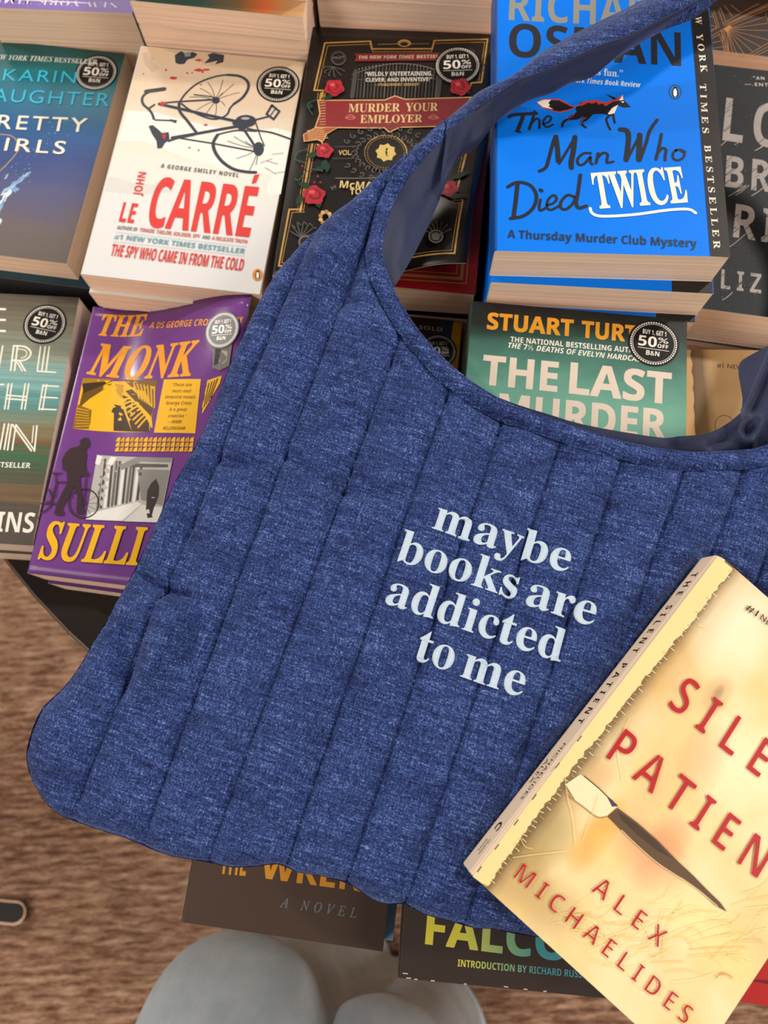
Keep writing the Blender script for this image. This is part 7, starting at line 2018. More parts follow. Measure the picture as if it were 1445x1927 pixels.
# page-edge stacks of the far row, facing the other side of the table
for (lab, nm, pose, dims, t, cov_, rest, grp) in (
        ('purple paperback, upside down with white lettering, beyond the sea-blue novel', 'PU', (-288.5, 540.5, -457.5, -7.4, 0, 0), (120, 190), 33, '6a49a6', [35, 34.2], 'copies of the purple upside-down novel'),
        ('teal and orange paperback beyond the bicycle novel, under the paler top copy', 'TE', (-159.5, 497.6, -423.2, -11.4, 0, 0), (126.5, 200), 19.4, None, [19.4, 19.4, 19.5, 19.5, 19.5, 19.5], 'copies of the teal and orange novel'),
        ('thick paperback beyond the rose-bordered novel, second of its stack, mostly page edge', 'BE', (-25.5, 503.5, -434.5, -9.5, 0, 0), (136, 205), 25, 'c9a88c', [25, 25, 25, 25.4], 'copies of the pale novel of the far row')):
    cv = m_cover(cov_) if cov_ else m_vgrad('teal_orange_cover', 1000, [(0, '123f42'), (1, '123f42')])
    if nm == 'TE':
        t_ = NT('teal_orange', .35)
        x = t_.math('MULTIPLY', t_.sep(t_.coord())[0], 1000 / 128)
        t_.color(t_.ramp(x, [(0, '10322f'), (.4, '1b4a44'), (.62, '6f5a38'), (.76, 'c9622c'), (.9, 'b98a58'), (1, 'c79c70')]))
        cv = t_.m
    b = make_book(lab, dims, t, pose, cv, group=grp)
    if nm == 'PU':
        decorate(b, [('L', 'cover_line', 'e8e0ee', (0, 9, 85, 8), .9, 0, 0), ('T', 'title_lettering', 'e8e0ee', 'NEW YORK TIMES', 'sb', 108, 9.5, 105, 5, 180, -.02, 0, 1.1)])
    lower_copies(nm, {'PU': 'purple paperback under the upside-down lettered copy', 'TE': 'teal paperback beyond the bicycle novel', 'BE': 'pale paperback beyond the rose-bordered novel'}[nm],
                 dims, sub(pose, t), rest, [(0, .3, 1.2 if nm == 'TE' else 0)] * 6, cv, grp, start=2 if nm != 'PU' else 1)
make_book('pale paperback on top of the teal and orange copies', (128, 200), 20, (-158, 506.5, -403.0, -9.0, 0, 0), m_cover('b88a62'))
make_book('pale paperback topmost beyond the rose-bordered novel, its page edge sagging', (136, 205), 24, (-29, 502.5, -410.2, -9.0, 0, 0), m_cover('c9a88c'), group='copies of the pale novel of the far row')

# books at the near edge of the table
WR = (-144.7, -127.3, -517.3, -10.7, 0, 0)
b = make_book('dark brown paperback with gold lettering sticking out under the bag', (129, 194), 20.4, WR, COVERS['WR'], m_cover('332a27'))
decorate(b, ART['WR'])
make_book('pale blue paperback under the dark brown gold-lettered one', (129, 194), 22, (-138.5, -127.5, -537.9, -10.7, 0, 0), m_cover('6f93b8'), m_cover('5f83a8'))
FA = (-9.0, -157.6, -490.0, -8.19, 0, 0)
b = make_book('worn black paperback with yellow-to-teal lettering beside the dark brown one', (132, 203), 23, FA, COVERS['FA'], m_cover('2b2522'), group='copies of the worn black novel')
decorate(b, ART['FA'])
lower_copies('FA', 'worn black paperback under the rainbow-lettered copy', (132, 203), sub(FA, 23), [23.3, 23.5], [(3, 1, 0), (5, 1, -1)], m_cover('2f2825'), 'copies of the worn black novel')
b = make_book('red paperback peeping out beside the cream portrait novel', (135, 203), 20, (152, -176, -500, -12, 0, 0), m_cover('b3201f', .35, 'red_cover'), group='copies of the red novel')
decorate(b, [('P', 'cover_illustration', '6e1414', (40, 12, 100, 18, 132, 14, 130, 8, 90, 11)), ('P', 'cover_illustration', '7c1818', (60, 30, 130, 34, 128, 24, 80, 22))])
lower_copies('RB', 'red paperback under the topmost red copy', (135, 203), sub((152, -176, -500, -12), 20), [20, 19.8], [], m_cover('b3201f', .35, 'red_cover'), 'copies of the red novel')

# the cream portrait novel lying on the bag
SP = (31.1, -83.6, -391.9, -44.72, -1.31, 8.24)
SPT = 22.0
b = make_book('cream paperback with red lettering and a torn picture lying on the blue bag', (140, 210), SPT, SP, COVERS['SP0'], m_cover('f0dcc0', .45), pages=PAGES_PALE, rnd=4.5)
decorate(b, ART['SP0'])
gl = m_cover('b8262a', .15, 'glossy_red_leaf')
V = []
for yy in (.0005, .2095):
    for i in range(9):
        q = i / 8
        V.append((.06 + .087 * q, yy, .0205 - .008 * q ** 2.5))
mesh('inner_leaf', V, [(i, i + 1, i + 10, i + 9) for i in range(8)], b.root, (gl,), True)['label'] = 'glossy red leaf showing beside the front cover'
mesh('back_flap', [(.1395, 0, 0), (.150, 0, .0002), (.150, .21, .0002), (.1395, .21, 0), (.1395, 0, .0006), (.150, 0, .0008), (.150, .21, .0008), (.1395, .21, .0006)],
     [(3, 2, 1, 0), (4, 5, 6, 7), (0, 1, 5, 4), (1, 2, 6, 5), (2, 3, 7, 6)], b.root, (m_cover('e3b9a4', .3),))


def spine_text(s, font, start, length, base, capz, col, sp=1.0, off=0.0):
    v, f = text_shape(s, font, 0, 0, length, capz, 0, off, 0, sp)
    return [(-.00006, (210 - start - p[0]) * .001, (base + p[1]) * .001) for p in v], f


for part, rows in (('spine_title', (('THE SILENT PATIENT', 'ss', 12, 106, 8.2, 6.2, '', 1.8, 0),)), ('spine_author', (('MICHAELIDES', 'r', 131, 36, 11.5, 3.4, '', 1.1, 0), ('ALEX', 'r', 142, 16, 6.5, 3.4, '', 1.1, 0))),
                   ('spine_imprint', (('CELADON', 'r', 192, 9, 12, 2, '', 1, 0), ('BOOKS', 'r', 193, 7, 8.5, 1.8, '', 1, 0)))):
    V, F = [], []
    for a in rows:
        v, f = spine_text(*a)
        F += [tuple(i + len(V) for i in q) for q in f]
        V += v
    mesh(part, V, F, b.root, (ink('351512'),))
v, f = ribbon([(2.4 * math.cos(t), 2.4 * math.sin(t)) for t in [.8 + i * .5 for i in range(10)]], 1.3, 1, 0)
mesh('publisher_logo', [(-.00006, (210 - 185 - p[0]) * .001, (11 + p[1]) * .001) for p in v], f, b.root, (ink('231d1b'),))


# ------------------------------------------------------------------ the quilted bag
def m_fabric():
    t = NT('blue_melange_cloth', 0.92, 0.2)
    t.b.inputs['Sheen Weight'].default_value = 0.25
    t.b.inputs['Sheen Roughness'].default_value = 0.4
    t.b.inputs['Sheen Tint'].default_value = (0.5, 0.62, 1.0, 1)
    weft = t.noise(t.coord((120, 1300, 120), (0, 0, 0), (0, 0, 0.02)), 1.0, 3, 0.6)
    weft2 = t.noise(t.coord((45, 480, 45), (1, 2, 0), (0, 0, -0.02)), 1.0, 2, 0.5)
    warp = t.noise(t.coord((1300, 170, 170), (4, 0, 0)), 1.0, 2, 0.5)
    spk = t.noise(t.coord((1000, 1150, 800), (7, 3, 0), (0, 0, 0.6)), 1.0, 2, 0.6)
    blot = t.noise(t.coord((30, 60, 40)), 1.0, 3, 0.6)
    f = t.math('ADD', t.math('MULTIPLY', weft, 0.23), t.math('MULTIPLY', warp, 0.17))
    f = t.math('ADD', f, t.math('MULTIPLY', spk, 0.37))
    f = t.math('ADD', f, t.math('MULTIPLY', weft2, 0.12))
    f = t.math('ADD', f, t.math('MULTIPLY', blot, 0.11))
    c = t.ramp(f, [(0.34, '080d26'), (0.44, '17224c'), (0.54, '33477f'), (0.64, '7890cc')])
    t.color(c)
    t.bump(spk, 0.5, 0.0009)
    return t.m


FABRIC = m_fabric()
t_ = NT('navy_lining', 0.6, 0.35)
t_.b.inputs['Sheen Weight'].default_value = 0.15
t_.color(t_.mix(t_.noise(t_.coord((60, 60, 60)), 1.0, 3), '19213f', '20294e')).bump(t_.noise(t_.coord((900, 900, 900)), 1.0, 2), .15, .0005)
LINING = t_.m

import numpy as np
AX = math.radians(-22.3)
BZ = -435.0


def W2L(p):
    dx, dy = p[0] - 40, p[1] - 40
    return (dx * math.cos(AX) + dy * math.sin(AX), -dx * math.sin(AX) + dy * math.cos(AX)) + tuple(p[2:])


LEFT = [(-108.6,307.7),(-115.9,294.4),(-125,278.7),(-135.5,264.3),(-140.2,257.3),(-150.5,238.9),(-160.1,224.9),(-167.5,209.4),(-174.7,190.1),(-179.8,172.6),(-182.2,154.2),(-183.2,136.2),(-183.7,116.7),(-183.4,93.4),(-182.8,68.5),(-183.9,47.2),(-186.8,25.1),(-187.3,3.5),(-187.6,-11.9),(-188.3,-25.8),(-189,-38.9),(-191,-51.9),(-192,-64.7),(-194.2,-75.9),(-195.5,-89.8),(-199.7,-105.7),(-205.8,-117.8),(-206.7,-128.3),(-205.4,-139.2),(-203.2,-145.8),(-198.6,-152.1),(-192,-157.9),(-184.6,-162.8),(-176.5,-165.9),(-168.1,-167),(-157.2,-166.7),(-146.5,-166.4),(-134.4,-165.7),(-121.8,-166.2),(-109.6,-166),(-98.2,-164.1),(-86.9,-162.1),(-75.5,-160.4),(-62.5,-155.1),(-53.5,-151.2),(-42.8,-151.6),(-31.7,-149.4),(-20.3,-148.2),(-11.2,-148.8),(-1.6,-151.1),(6.9,-150.6),(14.8,-147.9),(26.7,-149),(40.8,-147.9),(53.4,-147.2),(62.6,-144.5),(73.7,-143.6),(84.9,-141.5)]
HEM = [(-102.8,290.7),(-108.6,280.2),(-113.9,269.7),(-118.3,258.4),(-122,245),(-122.6,232.8),(-121.7,220.8),(-119,206.5),(-112.4,193.3),(-102.7,181.2),(-91.1,169.3),(-78.6,158.4),(-65.9,149.5),(-51.8,142.4),(-34.9,136.1),(-18.7,131.8),(-0.1,129.5),(18.1,128.2),(37.5,127.7),(56.4,128.5),(74.9,130.5),(92.9,134.1),(108.9,139.2),(124.6,145.8),(137,153)]
SA = [(-108.1,305.3,-405.9),(-99.6,313.6,-400),(-91.8,319.1,-392.3),(-83.2,320.9,-384.5),(-74.3,323.8,-380.5),(-68.6,330.5,-377.5),(-62.4,338.5,-374.1),(-58.6,343.5,-373),(-46,355.7,-369.7),(-31.7,367.4,-366),(-19.7,377.3,-362.9),(-10.1,385.8,-360.3),(10.5,408,-355.5)]
SB = [(-102.5,289.3,-397.4),(-94.9,295.9,-392),(-86.7,300.5,-384),(-79,303.4,-376.5),(-72.2,309.3,-372.9),(-66.4,313.9,-370),(-57.8,317.1,-366.1),(-52.3,321,-364.7),(-40.6,329.3,-361.7),(-26.8,340.2,-358),(-14.4,346.8,-354.9),(-2.6,356.6,-351.7),(22.3,381.4,-346)]
SC = [(-94.9,251.2,-414.4),(-93.9,265.4,-411.4),(-91.1,280.5,-407.3),(-81.8,285.4,-399.1),(-75.8,295.7,-391.3),(-67.5,306,-386.2),(-57.9,313.6,-381.6),(-46.9,318.8,-378.3),(-36.9,327.6,-375.7),(-25.7,333,-373),(-17,346.3,-370.4),(1.9,366.1,-365.2),(21.9,382.2,-361),(40.8,396.8,-357.3),(54.3,411.1,-354.5)]
LIN = [(-103.7,184.1,-417),(-101.3,200.3,-420),(-99.1,215.4,-421),(-96.3,235,-418)]
LO = [(-24.5,139.6),(1.3,138),(34.4,138.5),(60,141.6),(78.8,144.7),(93.9,149.4),(106.9,156.3),(119.2,171.1),(118.6,187.3),(114.3,204.4),(117.6,212.2),(128.7,222.3),(144.3,235.1)]

RIGHT = [(110, -138.5), (150, -137), (184, -132), (203, -120), (209, -98), (204, -50), (197, 0), (189, 60), (184, 120), (181, 165), (178, 200), (175, 232)]
HEM_FAR = [(150, 166), (158, 185), (164, 232)]
SEAMS = [(-203, 0), (-165, 0), (-127.5, -.018), (-88.4, .0025), (-49.2, 0), (-14.9, .015), (19.3, .03), (53.9, .05), (85.8, .076), (112.3, .116), (140, .13), (170, .12), (206, .05)]
CREASES = [([(-134, 60), (-126.8, 59.2), (-109.4, 53.4), (-92, 48.7), (-71.5, 52.6), (-54.6, 58.9)], -3.4, 4.5), ([(-184, -31), (-174, -35), (-166.3, -37.9), (-151.8, -35.5)], -6.0, 4.2),
           ([(-176, 49), (-157, 43.6), (-141, 46)], -2.6, 4.0), ([(-95, 65), (-77, 59)], -2.0, 3.5), ([(-170.8, -4), (-172.2, -24)], -2.5, 4),
           ([(-161.6, -49), (-151.9, -79)], 4.5, 10), ([(-178.7, 26.7), (-163.4, 1.8), (-155.6, -24.8)], -2.6, 6), ([(-175, -66), (-166, -88), (-158, -110)], -2.4, 5),
           ([(-66, 134.8), (-41.8, 121.2), (-9.2, 121.5)], -1.6, 5), ([(-105.6, 151.3), (-86.5, 135.3)], -1.8, 5), ([(-125, 250), (-131, 215), (-127, 165)], -3.2, 5),
           ([(-150, 190), (-152, 120), (-168, 60)], 2.6, 9), ([(-150, -42), (-152, -75), (-160, -105)], 2.8, 6), ([(-140, -45), (-142, -78), (-150, -110)], -1.8, 5), ([(-72, 20), (-60, -30), (-66, -80)], 1.0, 9), ([(-120, -10), (-110, -60)], 1.2, 10), ([(20, 60), (60, 70), (100, 62)], -1.0, 5),
           ([(-40, 88), (0, 92), (50, 84)], 1.0, 8), ([(-118, 95), (-100, 100), (-88, 92)], -1.6, 4), ([(-20, 112), (30, 108), (70, 112)], -1.2, 4)]


def resample(pts, step):
    out = [pts[0]]
    for a, b_ in zip(pts, pts[1:]):
        L = math.dist(a, b_)
        k = max(1, int(round(L / step)))
        out += [tuple(a[c] + (b_[c] - a[c]) * i / k for c in range(len(a))) for i in range(1, k + 1)]
    return out


def seg_dist(P, chain):
    d = np.full(len(P), 1e9)
    for a, b_ in zip(chain, chain[1:]):
        a, b_ = np.array(a[:2]), np.array(b_[:2])
        e = b_ - a
        t = np.clip(((P - a) @ e) / (e @ e + 1e-12), 0, 1)
        d = np.minimum(d, np.hypot(*(P - a - t[:, None] * e).T))
    return d


def np_smooth(a, b_, x):
    t = np.clip((x - a) / (b_ - a), 0, 1)
    return t * t * (3 - 2 * t)


EDGE = catmull(LEFT + RIGHT, False, 2)
HEMC = catmull(HEM + HEM_FAR, False, 2)


def book_axes(P):
    a = math.radians(-44.72 + 22.3)
    d = np.asarray(P, float)[:, :2] - np.array(W2L((31.1, -83.6)))
    return d @ np.array([math.cos(a), math.sin(a)]), d @ np.array([-math.sin(a), math.cos(a)])


def sag(P):
    """the bag gives way to the right of the book's spine, where nothing carries it"""
    s, v = book_axes(P)
    return math.tan(math.radians(8.4)) * 7 * np.log1p(np.exp(np.clip((s - 7) / 7, -30, 30)))


def press(P, z):
    """the cloth is pressed flat under the book that lies on it"""
    s, v = book_axes(P)
    w = np_smooth(-9, -2, s) * (1 - np_smooth(152, 160, s)) * np_smooth(-9, -2, v) * (1 - np_smooth(213, 221, v))
    under = -413.9 - BZ - math.tan(math.radians(8.24)) * s - math.tan(math.radians(1.31)) * v - 1.4
    return z * (1 - w) + np.minimum(z, under) * w


def bag_height(P, groove=1.0):
    """height (mm above the bag's back) of the quilted front at local points P"""
    P = np.asarray(P, float)
    x, y = P[:, 0], P[:, 1]
    rise = 16 * np_smooth(215, 320, y)
    z = -412 + rise - BZ
    de, dh = seg_dist(P, EDGE), seg_dist(P, HEMC)
    q = 1 - np.clip(de / 24, 0, 1)
    z = z - 12.5 * (1 - np.sqrt(np.maximum(0, 1 - q * q)))
    k = np.zeros(len(P))
    S = [a + b_ * y for a, b_ in SEAMS]
    for a, b_ in zip(S, S[1:]):
        m = (x >= a) & (x < b_)
        k[m] = ((x - a) / (b_ - a))[m]
    puff = np.sin(np.pi * np.clip(k, 0.0, 1)) ** 0.5
    gap = np.min(np.abs(np.array([x - q for q in S[1:-1]])), axis=0)
    band = np_smooth(7, 15, dh)
    edgef = np_smooth(0, 16, de)
    nz = np.array([noise.noise(Vector((p[0] * .055, p[1] * .11, 3))) for p in P])
    nz2 = np.array([noise.noise(Vector((p[0] * .017, p[1] * .03, 8))) for p in P])
    nz3 = np.array([noise.noise(Vector((p[0] * .12, p[1] * .16, 1))) for p in P])
    z = z + groove * ((4.4 * puff - 3.2) - 2.2 * np.exp(-(gap / 1.4) ** 2)) * (.3 + .7 * band) * (.4 + .6 * edgef) + nz * 1.1 * (0.5 + 0.5 * puff) + nz2 * 2.4 * edgef + nz3 * .35
    z = z - 2.4 * np.exp(-((dh - 10.3) / 1.6) ** 2) + 2.6 * np.sqrt(np.maximum(0, 1 - ((dh - 4.6) / 4.9) ** 2)) - 1.2 * (1 - np.clip(dh / 1.5, 0, 1))
    for pts, dep, wd in CREASES:
        z = z + 1.45 * dep * np.exp(-(seg_dist(P, pts) / wd) ** 2) * (1 - .6 * np.exp(-(de / 6) ** 2))
    return press(P, z - sag(P))


def sheet(boundary, step, name, parent, mat, height, flip=False, up=True):
    """triangulated cloth inside a closed outline, lifted by height(P)"""
    nb = len(boundary)
    xs, ys = [p[0] for p in boundary], [p[1] for p in boundary]
    B2 = boundary + [boundary[0]]
    pts = []
    j, yy = 0, min(ys)
    while yy < max(ys):
        xx = min(xs) + (step / 2 if j % 2 else 0)
        while xx < max(xs):
            pts.append((xx, yy))
            xx += step
        yy += step * .866
        j += 1
    P = np.array(pts)
    keep = seg_dist(P, B2) > step * .55
    inside = np.zeros(len(P), bool)
    for a, b_ in zip(B2, B2[1:]):
        c = ((a[1] > P[:, 1]) != (b_[1] > P[:, 1]))
        with np.errstate(divide='ignore', invalid='ignore'):
            xi = (b_[0] - a[0]) * (P[:, 1] - a[1]) / (b_[1] - a[1] + 1e-12) + a[0]
        inside ^= c & (P[:, 0] < xi)
    P = P[keep & inside]
    allp = [Vector(p[:2]) for p in boundary] + [Vector(p) for p in P]
    v, e, f, _, _, _ = delaunay_2d_cdt(allp, [(i, (i + 1) % nb) for i in range(nb)], [], 1, 1e-5)
    Q = np.array([tuple(p) for p in v])
    z = height(Q)
    V = [(q[0] * .001, q[1] * .001, zz * .001) for q, zz in zip(Q, z)]
    o = mesh(name, V, [tuple(t) if up else tuple(reversed(t)) for t in f], parent, (mat,), True)
    return o


bag = thing('quilted_tote_bag', 'blue quilted cloth shoulder bag with pale embroidered words, lying across the books', 'bag',
            Matrix.Translation((.040, .040, CAM_Z + BZ * .001)) @ Matrix.Rotation(AX, 4, 'Z'))
outline = resample(EDGE, 1.6) + list(reversed(resample(HEMC, 1.6)))
front = sheet(outline, 1.6, 'front_panel', bag, FABRIC, bag_height)


def back_height(P):
    de, dh = seg_dist(P, EDGE), seg_dist(P, HEMC)
    q = 1 - np.clip(np.minimum(de, dh) / 16, 0, 1)
    return 10.6 * (1 - np.sqrt(np.maximum(0, 1 - q * q))) + 16 * np_smooth(215, 320, P[:, 1]) + 1.4 - sag(P)


sheet(resample(EDGE, 6) + list(reversed(resample(HEMC, 6))), 8, 'back_panel', bag, FABRIC, back_height, up=False)


def tube(name, pts, r, parent, mat, n=8):
    """round cord along 3-D points in mm"""
    V, F = [], []
    k = len(pts)
    for i, p in enumerate(pts):
        a, c = Vector(pts[max(i - 1, 0)]), Vector(pts[min(i + 1, k - 1)])
        d = (c - a).normalized()
        s = d.cross(Vector((0, 0, 1))).normalized()
        u = s.cross(d)
        for j in range(n):
            t = 2 * PI * j / n
            V.append(tuple((Vector(p) + s * r * math.cos(t) + u * r * math.sin(t)) * .001))
    for i in range(k - 1):
        for j in range(n):
            F.append((i * n + j, i * n + (j + 1) % n, (i + 1) * n + (j + 1) % n, (i + 1) * n + j))
    F += [tuple(reversed(range(n))), tuple((k - 1) * n + j for j in range(n))]
    return mesh(name, V, F, parent, (mat,), True)


hz = bag_height(np.array([p[:2] for p in HEMC]))
V, F = [], []
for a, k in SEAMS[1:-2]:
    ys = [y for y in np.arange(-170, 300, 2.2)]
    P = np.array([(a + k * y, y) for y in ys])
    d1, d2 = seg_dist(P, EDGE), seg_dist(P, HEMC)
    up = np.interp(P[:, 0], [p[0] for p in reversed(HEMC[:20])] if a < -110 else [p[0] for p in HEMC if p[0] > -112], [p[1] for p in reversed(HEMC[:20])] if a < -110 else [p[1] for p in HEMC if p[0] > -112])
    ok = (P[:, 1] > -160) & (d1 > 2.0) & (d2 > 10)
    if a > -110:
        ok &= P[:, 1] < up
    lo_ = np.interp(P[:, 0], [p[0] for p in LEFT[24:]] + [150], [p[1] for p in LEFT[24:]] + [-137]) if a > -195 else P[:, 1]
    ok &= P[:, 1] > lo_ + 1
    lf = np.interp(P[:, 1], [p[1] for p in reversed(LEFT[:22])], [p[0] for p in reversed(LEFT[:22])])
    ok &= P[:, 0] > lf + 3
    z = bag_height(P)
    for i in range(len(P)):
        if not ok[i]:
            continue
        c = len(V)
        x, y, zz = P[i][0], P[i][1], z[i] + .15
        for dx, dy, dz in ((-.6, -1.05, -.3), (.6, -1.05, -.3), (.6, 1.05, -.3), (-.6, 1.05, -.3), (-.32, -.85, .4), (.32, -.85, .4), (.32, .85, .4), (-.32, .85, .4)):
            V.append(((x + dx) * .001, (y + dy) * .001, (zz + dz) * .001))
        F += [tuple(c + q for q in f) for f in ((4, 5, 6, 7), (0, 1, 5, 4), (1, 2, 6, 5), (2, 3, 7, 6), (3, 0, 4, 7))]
t_ = NT('seam_shade_thread', .8, .1)
t_.color('0f1530')  # navy stitches, coloured extra dark to stand for shade in the seam grooves
mesh('quilt_shade_stitching', V, F, bag, (t_.m,))
hp = []
for i in range(2, len(HEMC) - 2):
    a, c = HEMC[i - 1], HEMC[i + 1]
    L = math.dist(a, c)
    hp.append((HEMC[i][0] + (c[1] - a[1]) / L * 10.3, HEMC[i][1] - (c[0] - a[0]) / L * 10.3))
hpz = bag_height(np.array(hp))
tube('hem_stitching', [(p[0], p[1], z + .1) for p, z in zip(hp, hpz)], .42, bag, t_.m, 5)
tube('opening_edge', [(p[0], p[1], z - .3) for p, z in zip(HEMC, hz)], 1.3, bag, FABRIC)

# strap: jean-side upper face, ridge, lining-side lower face
FAR = [(240, 425, -352), (300, 440, -356), (350, 405, -366), (362, 340, -384), (335, 275, -404), (300, 222, -418), (277, 180, -424)]


def rail(base, side, drop):
    pts = [tuple(p) for p in base]
    fw = [(Vector(p), Vector(FAR[min(i + 1, len(FAR) - 1)]) - Vector(FAR[max(i - 1, 0)])) for i, p in enumerate(FAR)]
    for p, d in fw:
        n = Vector((-d.y, d.x, 0)).normalized() * side
        q = p + n
        pts.append(W2L((q.x, q.y, q.z - drop)))
    return catmull(pts, False, 5)


def even(r, k):
    L = [0]
    for a, b_ in zip(r, r[1:]):
        L.append(L[-1] + math.dist(a, b_))
    out = []
    j = 0
    for i in range(k):
        t = L[-1] * i / (k - 1)
        while j < len(L) - 2 and L[j + 1] < t:
            j += 1
        u = (t - L[j]) / max(1e-9, L[j + 1] - L[j])
        out.append(Vector(r[j]).lerp(Vector(r[j + 1]), u))
    return out


K = 120
RA, RB, RC = even(rail(SA, 14, 6), K), even(rail(SB, 0, 0), K), even(rail(SC[:-2], -14, 10), K)
V, F, S = [], [], []
for i in range(K):
    a, b_, c = RA[i], RB[i], RC[i]
    up = Vector((0, 0, 1))
    ring = [a, a.lerp(b_, .25) + up * 2.6, a.lerp(b_, .5) + up * 3.8, a.lerp(b_, .78) + up * 2.8, b_ + up * .6, b_.lerp(c, .12) - up * 1.5, b_.lerp(c, .4) - up * 1.2, b_.lerp(c, .7) - up * .2, c,
            a.lerp(c, .7) - up * 5, a.lerp(c, .35) - up * 4.5]
    wob = noise.noise(Vector((i * .35, 2, 0))) * .9
    V += [tuple((p + up * (wob - BZ)) * .001) for p in ring]
m = 11
for i in range(K - 1):
    for j in range(m):
        F.append((i * m + j, (i + 1) * m + j, (i + 1) * m + (j + 1) % m, i * m + (j + 1) % m))
        S.append(1 if 4 <= j <= 8 and i < 30 else 0)
F += [tuple(range(m)), tuple(reversed([(K - 1) * m + j for j in range(m)]))]
S += [0, 0]
strap = mesh('shoulder_strap', V, F, bag, (FABRIC, LINING), True, S)
bm = bmesh.new(); bm.from_mesh(strap.data); bmesh.ops.recalc_face_normals(bm, faces=bm.faces[:]); bm.to_mesh(strap.data); bm.free()
tube('strap_stitching', [(p.x, p.y, p.z - BZ + .9) for p in RB[4:62]], .35, bag, LINING, 5)

# lining that shows along the hem on the strap side
hs = [(p[0], p[1], z) for p, z in zip(HEM[:10], bag_height(np.array(HEM[:10])))]
lowc = [tuple(p) for p in LIN] + [tuple(SC[0])]
ra, rc = even(list(reversed(hs)), 26), even([(p[0], p[1], p[2] - BZ) for p in lowc], 26)
V, F = [], []
for i in range(26):
    t = i / 25
    a, c = ra[i], rc[i]
    for j in range(9):
        s = j / 8
        p = a.lerp(c, s) + Vector((0, 0, -1.4 - 3.2 * math.sin(PI * s) * t + 1.6 * math.sin(2.2 * PI * s + 2 * t) * t))
        V.append(tuple(p * .001))
for i in range(25):
    for j in range(8):
        F.append((i * 9 + j, i * 9 + j + 1, (i + 1) * 9 + j + 1, (i + 1) * 9 + j))
mesh('strap_lining', V, F, bag, (LINING,), True)

# lining of the back panel behind the opening, crumpled towards the far strap
back_edge = catmull(LO, False, 3)
inner = [p for p in HEMC if p[0] > -40]
lin_out = resample(back_edge, 3) + resample([back_edge[-1], (168, 228)] + list(reversed([(p[0], p[1] - 9) for p in inner])) + [back_edge[0]], 3)[1:-1]
FOLDS = [([(128, 224), (125.8, 210.2), (123.7, 196.7), (121.3, 177.7), (120.1, 164.8)], 5.5, 4), ([(118.3, 169.6), (121.5, 161.8), (132.2, 156.6)], 3.5, 2.6),
         ([(122.4, 169.2), (130.8, 174.6), (133.4, 165.8), (131.5, 159.8)], 3.2, 2.2), ([(89.8, 146.8), (106.7, 156.8), (116.8, 169.1)], 3.2, 3), ([(128, 168), (127, 162)], -3, 2.6), ([(110.2, 149.5), (117.8, 157), (123.1, 165.8)], -2.6, 2.2),
         ([(140, 226), (138, 200), (137, 176)], 4.5, 5), ([(132, 220), (130, 196), (127, 180)], -4, 2.6)]


def lining_height(P):
    z = np.full(len(P), -425.5 - BZ)
    z -= sag(P) * .6
    z += 3 * np_smooth(100, 135, P[:, 0]) * np_smooth(140, 190, P[:, 1])
    for pts, dep, wd in FOLDS:
        z += dep * np.exp(-(seg_dist(P, pts) / wd) ** 2)
    dh = seg_dist(P, HEMC)
    inside = P[:, 1] < np.interp(P[:, 0], [p[0] for p in inner], [p[1] for p in inner])
    z -= np.where(inside, 5, 3.5 * np.exp(-(dh / 5) ** 2))
    return z + np.array([noise.noise(Vector((p[0] * .06, p[1] * .06, 5))) for p in P]) * .9


sheet(lin_out, 2.2, 'back_lining', bag, LINING, lining_height)

# embroidered words
t_ = NT('pale_embroidery_thread', 0.5, 0.4)
t_.b.inputs['Sheen Weight'].default_value = 0.3
wv = t_.n('ShaderNodeTexWave', wave_type='BANDS', bands_direction='DIAGONAL')
wv.inputs['Scale'].default_value = 520
wv.inputs['Distortion'].default_value = 1.2
wv.inputs['Detail'].default_value = 1
wv.inputs['Detail Scale'].default_value = 2
t_.link(t_.coord((1, 1.6, 1)), wv.inputs['Vector'])
t_.color(t_.mix(wv.outputs['Fac'], 'b0c8de', 'd4e6f4')).bump(wv.outputs['Fac'], .5, .0006)
V, F = [], []
for s, x, y, L in (('maybe', -32.9, 44.0, 79.6), ('books', -46.9, 20.5, 70.2), ('are', 29.2, 19.8, 38.4), ('addicted', -44.6, -4.6, 100.6), ('to', -19.7, -28.4, 21.0), ('me', 6.8, -29.0, 34.4)):
    v, f = text_shape(s, 'sb', x, y, L, 18.4, 0, 0, 0, 1.0, 5)
    v, f = refine(v, f, 2.2)
    v = [p[:2] for p in v]
    z = bag_height(np.array(v), .35)
    # neighbours' mean keeps the stitches riding over the seams
    c = len(V)
    n = len(v)
    V += [(p[0] * .001, p[1] * .001, (zz + 1.0) * .001) for p, zz in zip(v, z)]
    F += [tuple(i + c for i in q) for q in f]
emb = mesh('embroidery', V, F, bag, (t_.m,), True)
bm = bmesh.new(); bm.from_mesh(emb.data)
for fc in bm.faces:
    if fc.normal.z < 0:
        fc.normal_flip()
rim = [e for e in bm.edges if e.is_boundary]
ret = bmesh.ops.extrude_edge_only(bm, edges=rim)
for g in ret['geom']:
    if isinstance(g, bmesh.types.BMVert):
        g.co.z -= .0026
bm.to_mesh(emb.data); bm.free()
emb['label'] = 'pale blue embroidered words'


# ------------------------------------------------------------------ the photographer's legs in pale jeans
def m_denim():
    t = NT('grey_blue_denim', 0.9, 0.2)
    a = t.noise(t.coord((14, 14, 9)), 1.0, 5, 0.65)
    f = t.noise(t.coord((900, 900, 300)), 1.0, 2)
    c = t.mix(t.ramp(a, [(.35, (0, 0, 0, 1)), (.65, (1, 1, 1, 1))]), '98a6b2', 'bac4ca')
    t.color(t.mix(t.math('MULTIPLY', f, .35), c, 'c3ccd2')).bump(f, .3, .001)
    return t.m


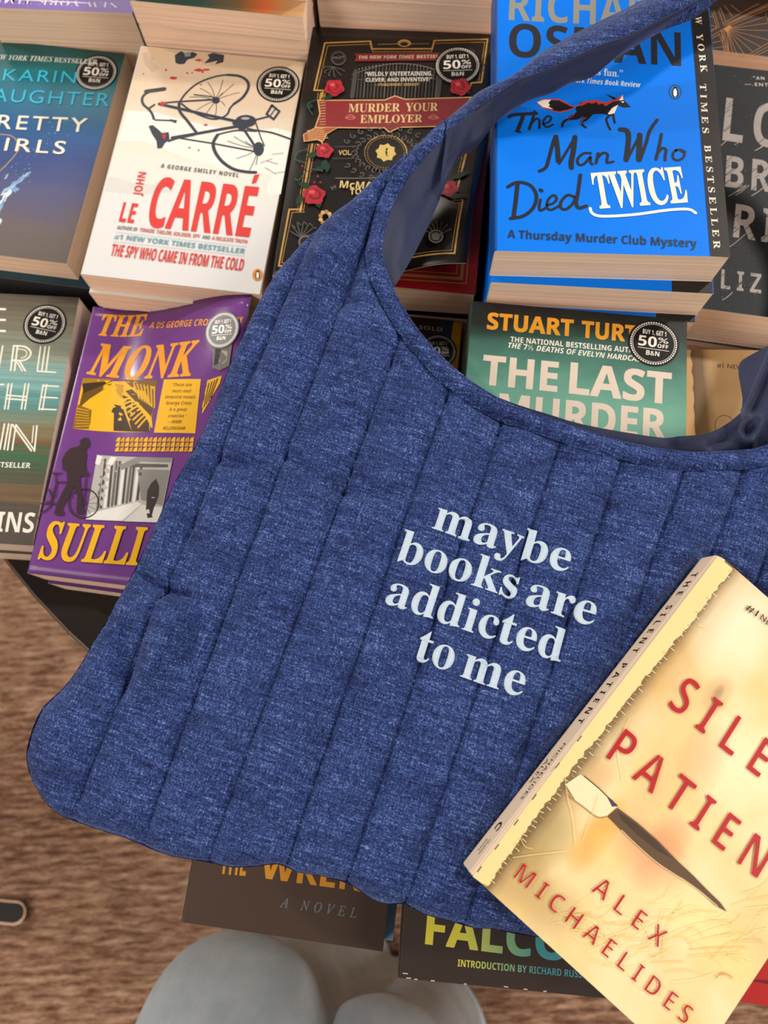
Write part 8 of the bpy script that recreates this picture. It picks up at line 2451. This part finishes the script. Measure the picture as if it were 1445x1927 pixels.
def loft(rings, n=40):
    V, F = [], []
    for (cx, cy, z, rx, ry) in rings:
        for j in range(n):
            a = 2 * PI * j / n
            V.append(((cx + rx * math.cos(a)) * .001, (cy + ry * math.sin(a)) * .001, CAM_Z + z * .001))
    for i in range(len(rings) - 1):
        for j in range(n):
            F.append((i * n + j, i * n + (j + 1) % n, (i + 1) * n + (j + 1) % n, (i + 1) * n + j))
    F += [tuple(reversed(range(n))), tuple((len(rings) - 1) * n + j for j in range(n))]
    return V, F


def spline(rings, n=5):
    return catmull(rings, False, n)


person = thing('person', 'person in wide pale blue-grey jeans standing at the near edge of the table', 'person', Matrix.Translation((-.09, -.45, 0)))
V, F = [], []
for rings in (
        [(-168, -570, -400, 94, 100), (-178, -440, -610, 94, 98), (-178, -310, -790, 90, 96), (-172, -330, -900, 86, 88), (-158, -380, -1100, 98, 98), (-152, -420, -1303, 122, 122)],
        [(-26, -580, -400, 94, 100), (-34, -480, -610, 88, 92), (-40, -362, -790, 80, 84), (-36, -390, -900, 82, 82), (-24, -450, -1100, 98, 96), (-12, -508, -1303, 118, 120)],
        [(-97, -610, -270, 165, 115), (-97, -600, -350, 175, 120), (-97, -585, -430, 165, 112), (-97, -570, -470, 120, 90)]):
    v, f = loft(spline(rings))
    F += [tuple(i + len(V) for i in q) for q in f]
    V += [(p[0] + .09, p[1] + .45, p[2]) for p in v]
jeans = mesh('jeans', V, F, person, (m_denim(),), True)
md = jeans.modifiers.new('one_surface', 'REMESH')
md.mode = 'VOXEL'
md.voxel_size = .009
md.use_smooth_shade = True
ms = jeans.modifiers.new('soften', 'SMOOTH')
ms.iterations = 6
for cx, cy, rx in ((-152, -419, 121), (-12, -507, 117)):
    v, f = loft([(cx, cy, -1303, rx + 3.5, rx + 1.5), (cx, cy, -1282, rx + 2.5, rx + .5), (cx, cy, -1280, rx - 2, rx - 4)])
    hm = mesh('hem', [(p[0] + .09, p[1] + .45, p[2]) for p in v], f[:-2], person, (jeans.data.materials[0],), True)
    hm['label'] = 'stitched trouser hem'
jeans['label'] = 'wide-leg pale denim jeans'

# ------------------------------------------------------------------ foot of another stand on the carpet
def slot_bar(L, R, z0, z1, inset=0):
    pts = [(-L, -R + inset), (0, -R + inset)] + [((R - inset) * math.cos(a), (R - inset) * math.sin(a)) for a in [-PI / 2 + PI * i / 14 for i in range(1, 14)]] + [(0, R - inset), (-L, R - inset)]
    n = len(pts)
    V = [(p[0], p[1], z0) for p in pts] + [(p[0], p[1], z1) for p in pts]
    return V, [tuple(reversed(range(n))), tuple(range(n, 2 * n))] + [(i, (i + 1) % n, n + (i + 1) % n, n + i) for i in range(n)]


st = thing('display_stand', 'dark metal stand whose rounded foot shows on the carpet at the edge of the picture', 'stand', Matrix.Translation((-.628, -.291, 0)) @ Matrix.Rotation(-.14, 4, 'Z'))
m_dark = NT('dark_slot', .6, .3)
m_dark.color('1a1210')
m_bronze = NT('bronze_rim', .35, .5, .7)
m_bronze.color('8f7764')
v, f = slot_bar(.42, .0175, 0, .014)
mesh('foot_rim', v, f, st, (m_bronze.m,), False)['label'] = 'bronze rounded rim'
v, f = slot_bar(.42, .0175, .0141, .0165, .0035)
mesh('foot', v, f, st, (m_dark.m,), False)
V, F = [], []
for (cx, cy, r, z0, z1) in ((-.40, 0, .014, .014, .9),):
    for z in (z0, z1):
        V += [(cx + r * math.cos(2 * PI * i / 20), cy + r * math.sin(2 * PI * i / 20), z) for i in range(20)]
    F += [tuple(reversed(range(20))), tuple(range(20, 40))] + [(i, (i + 1) % 20, 20 + (i + 1) % 20, 20 + i) for i in range(20)]
mesh('post', V, F, st, (m_metal.m,), False)
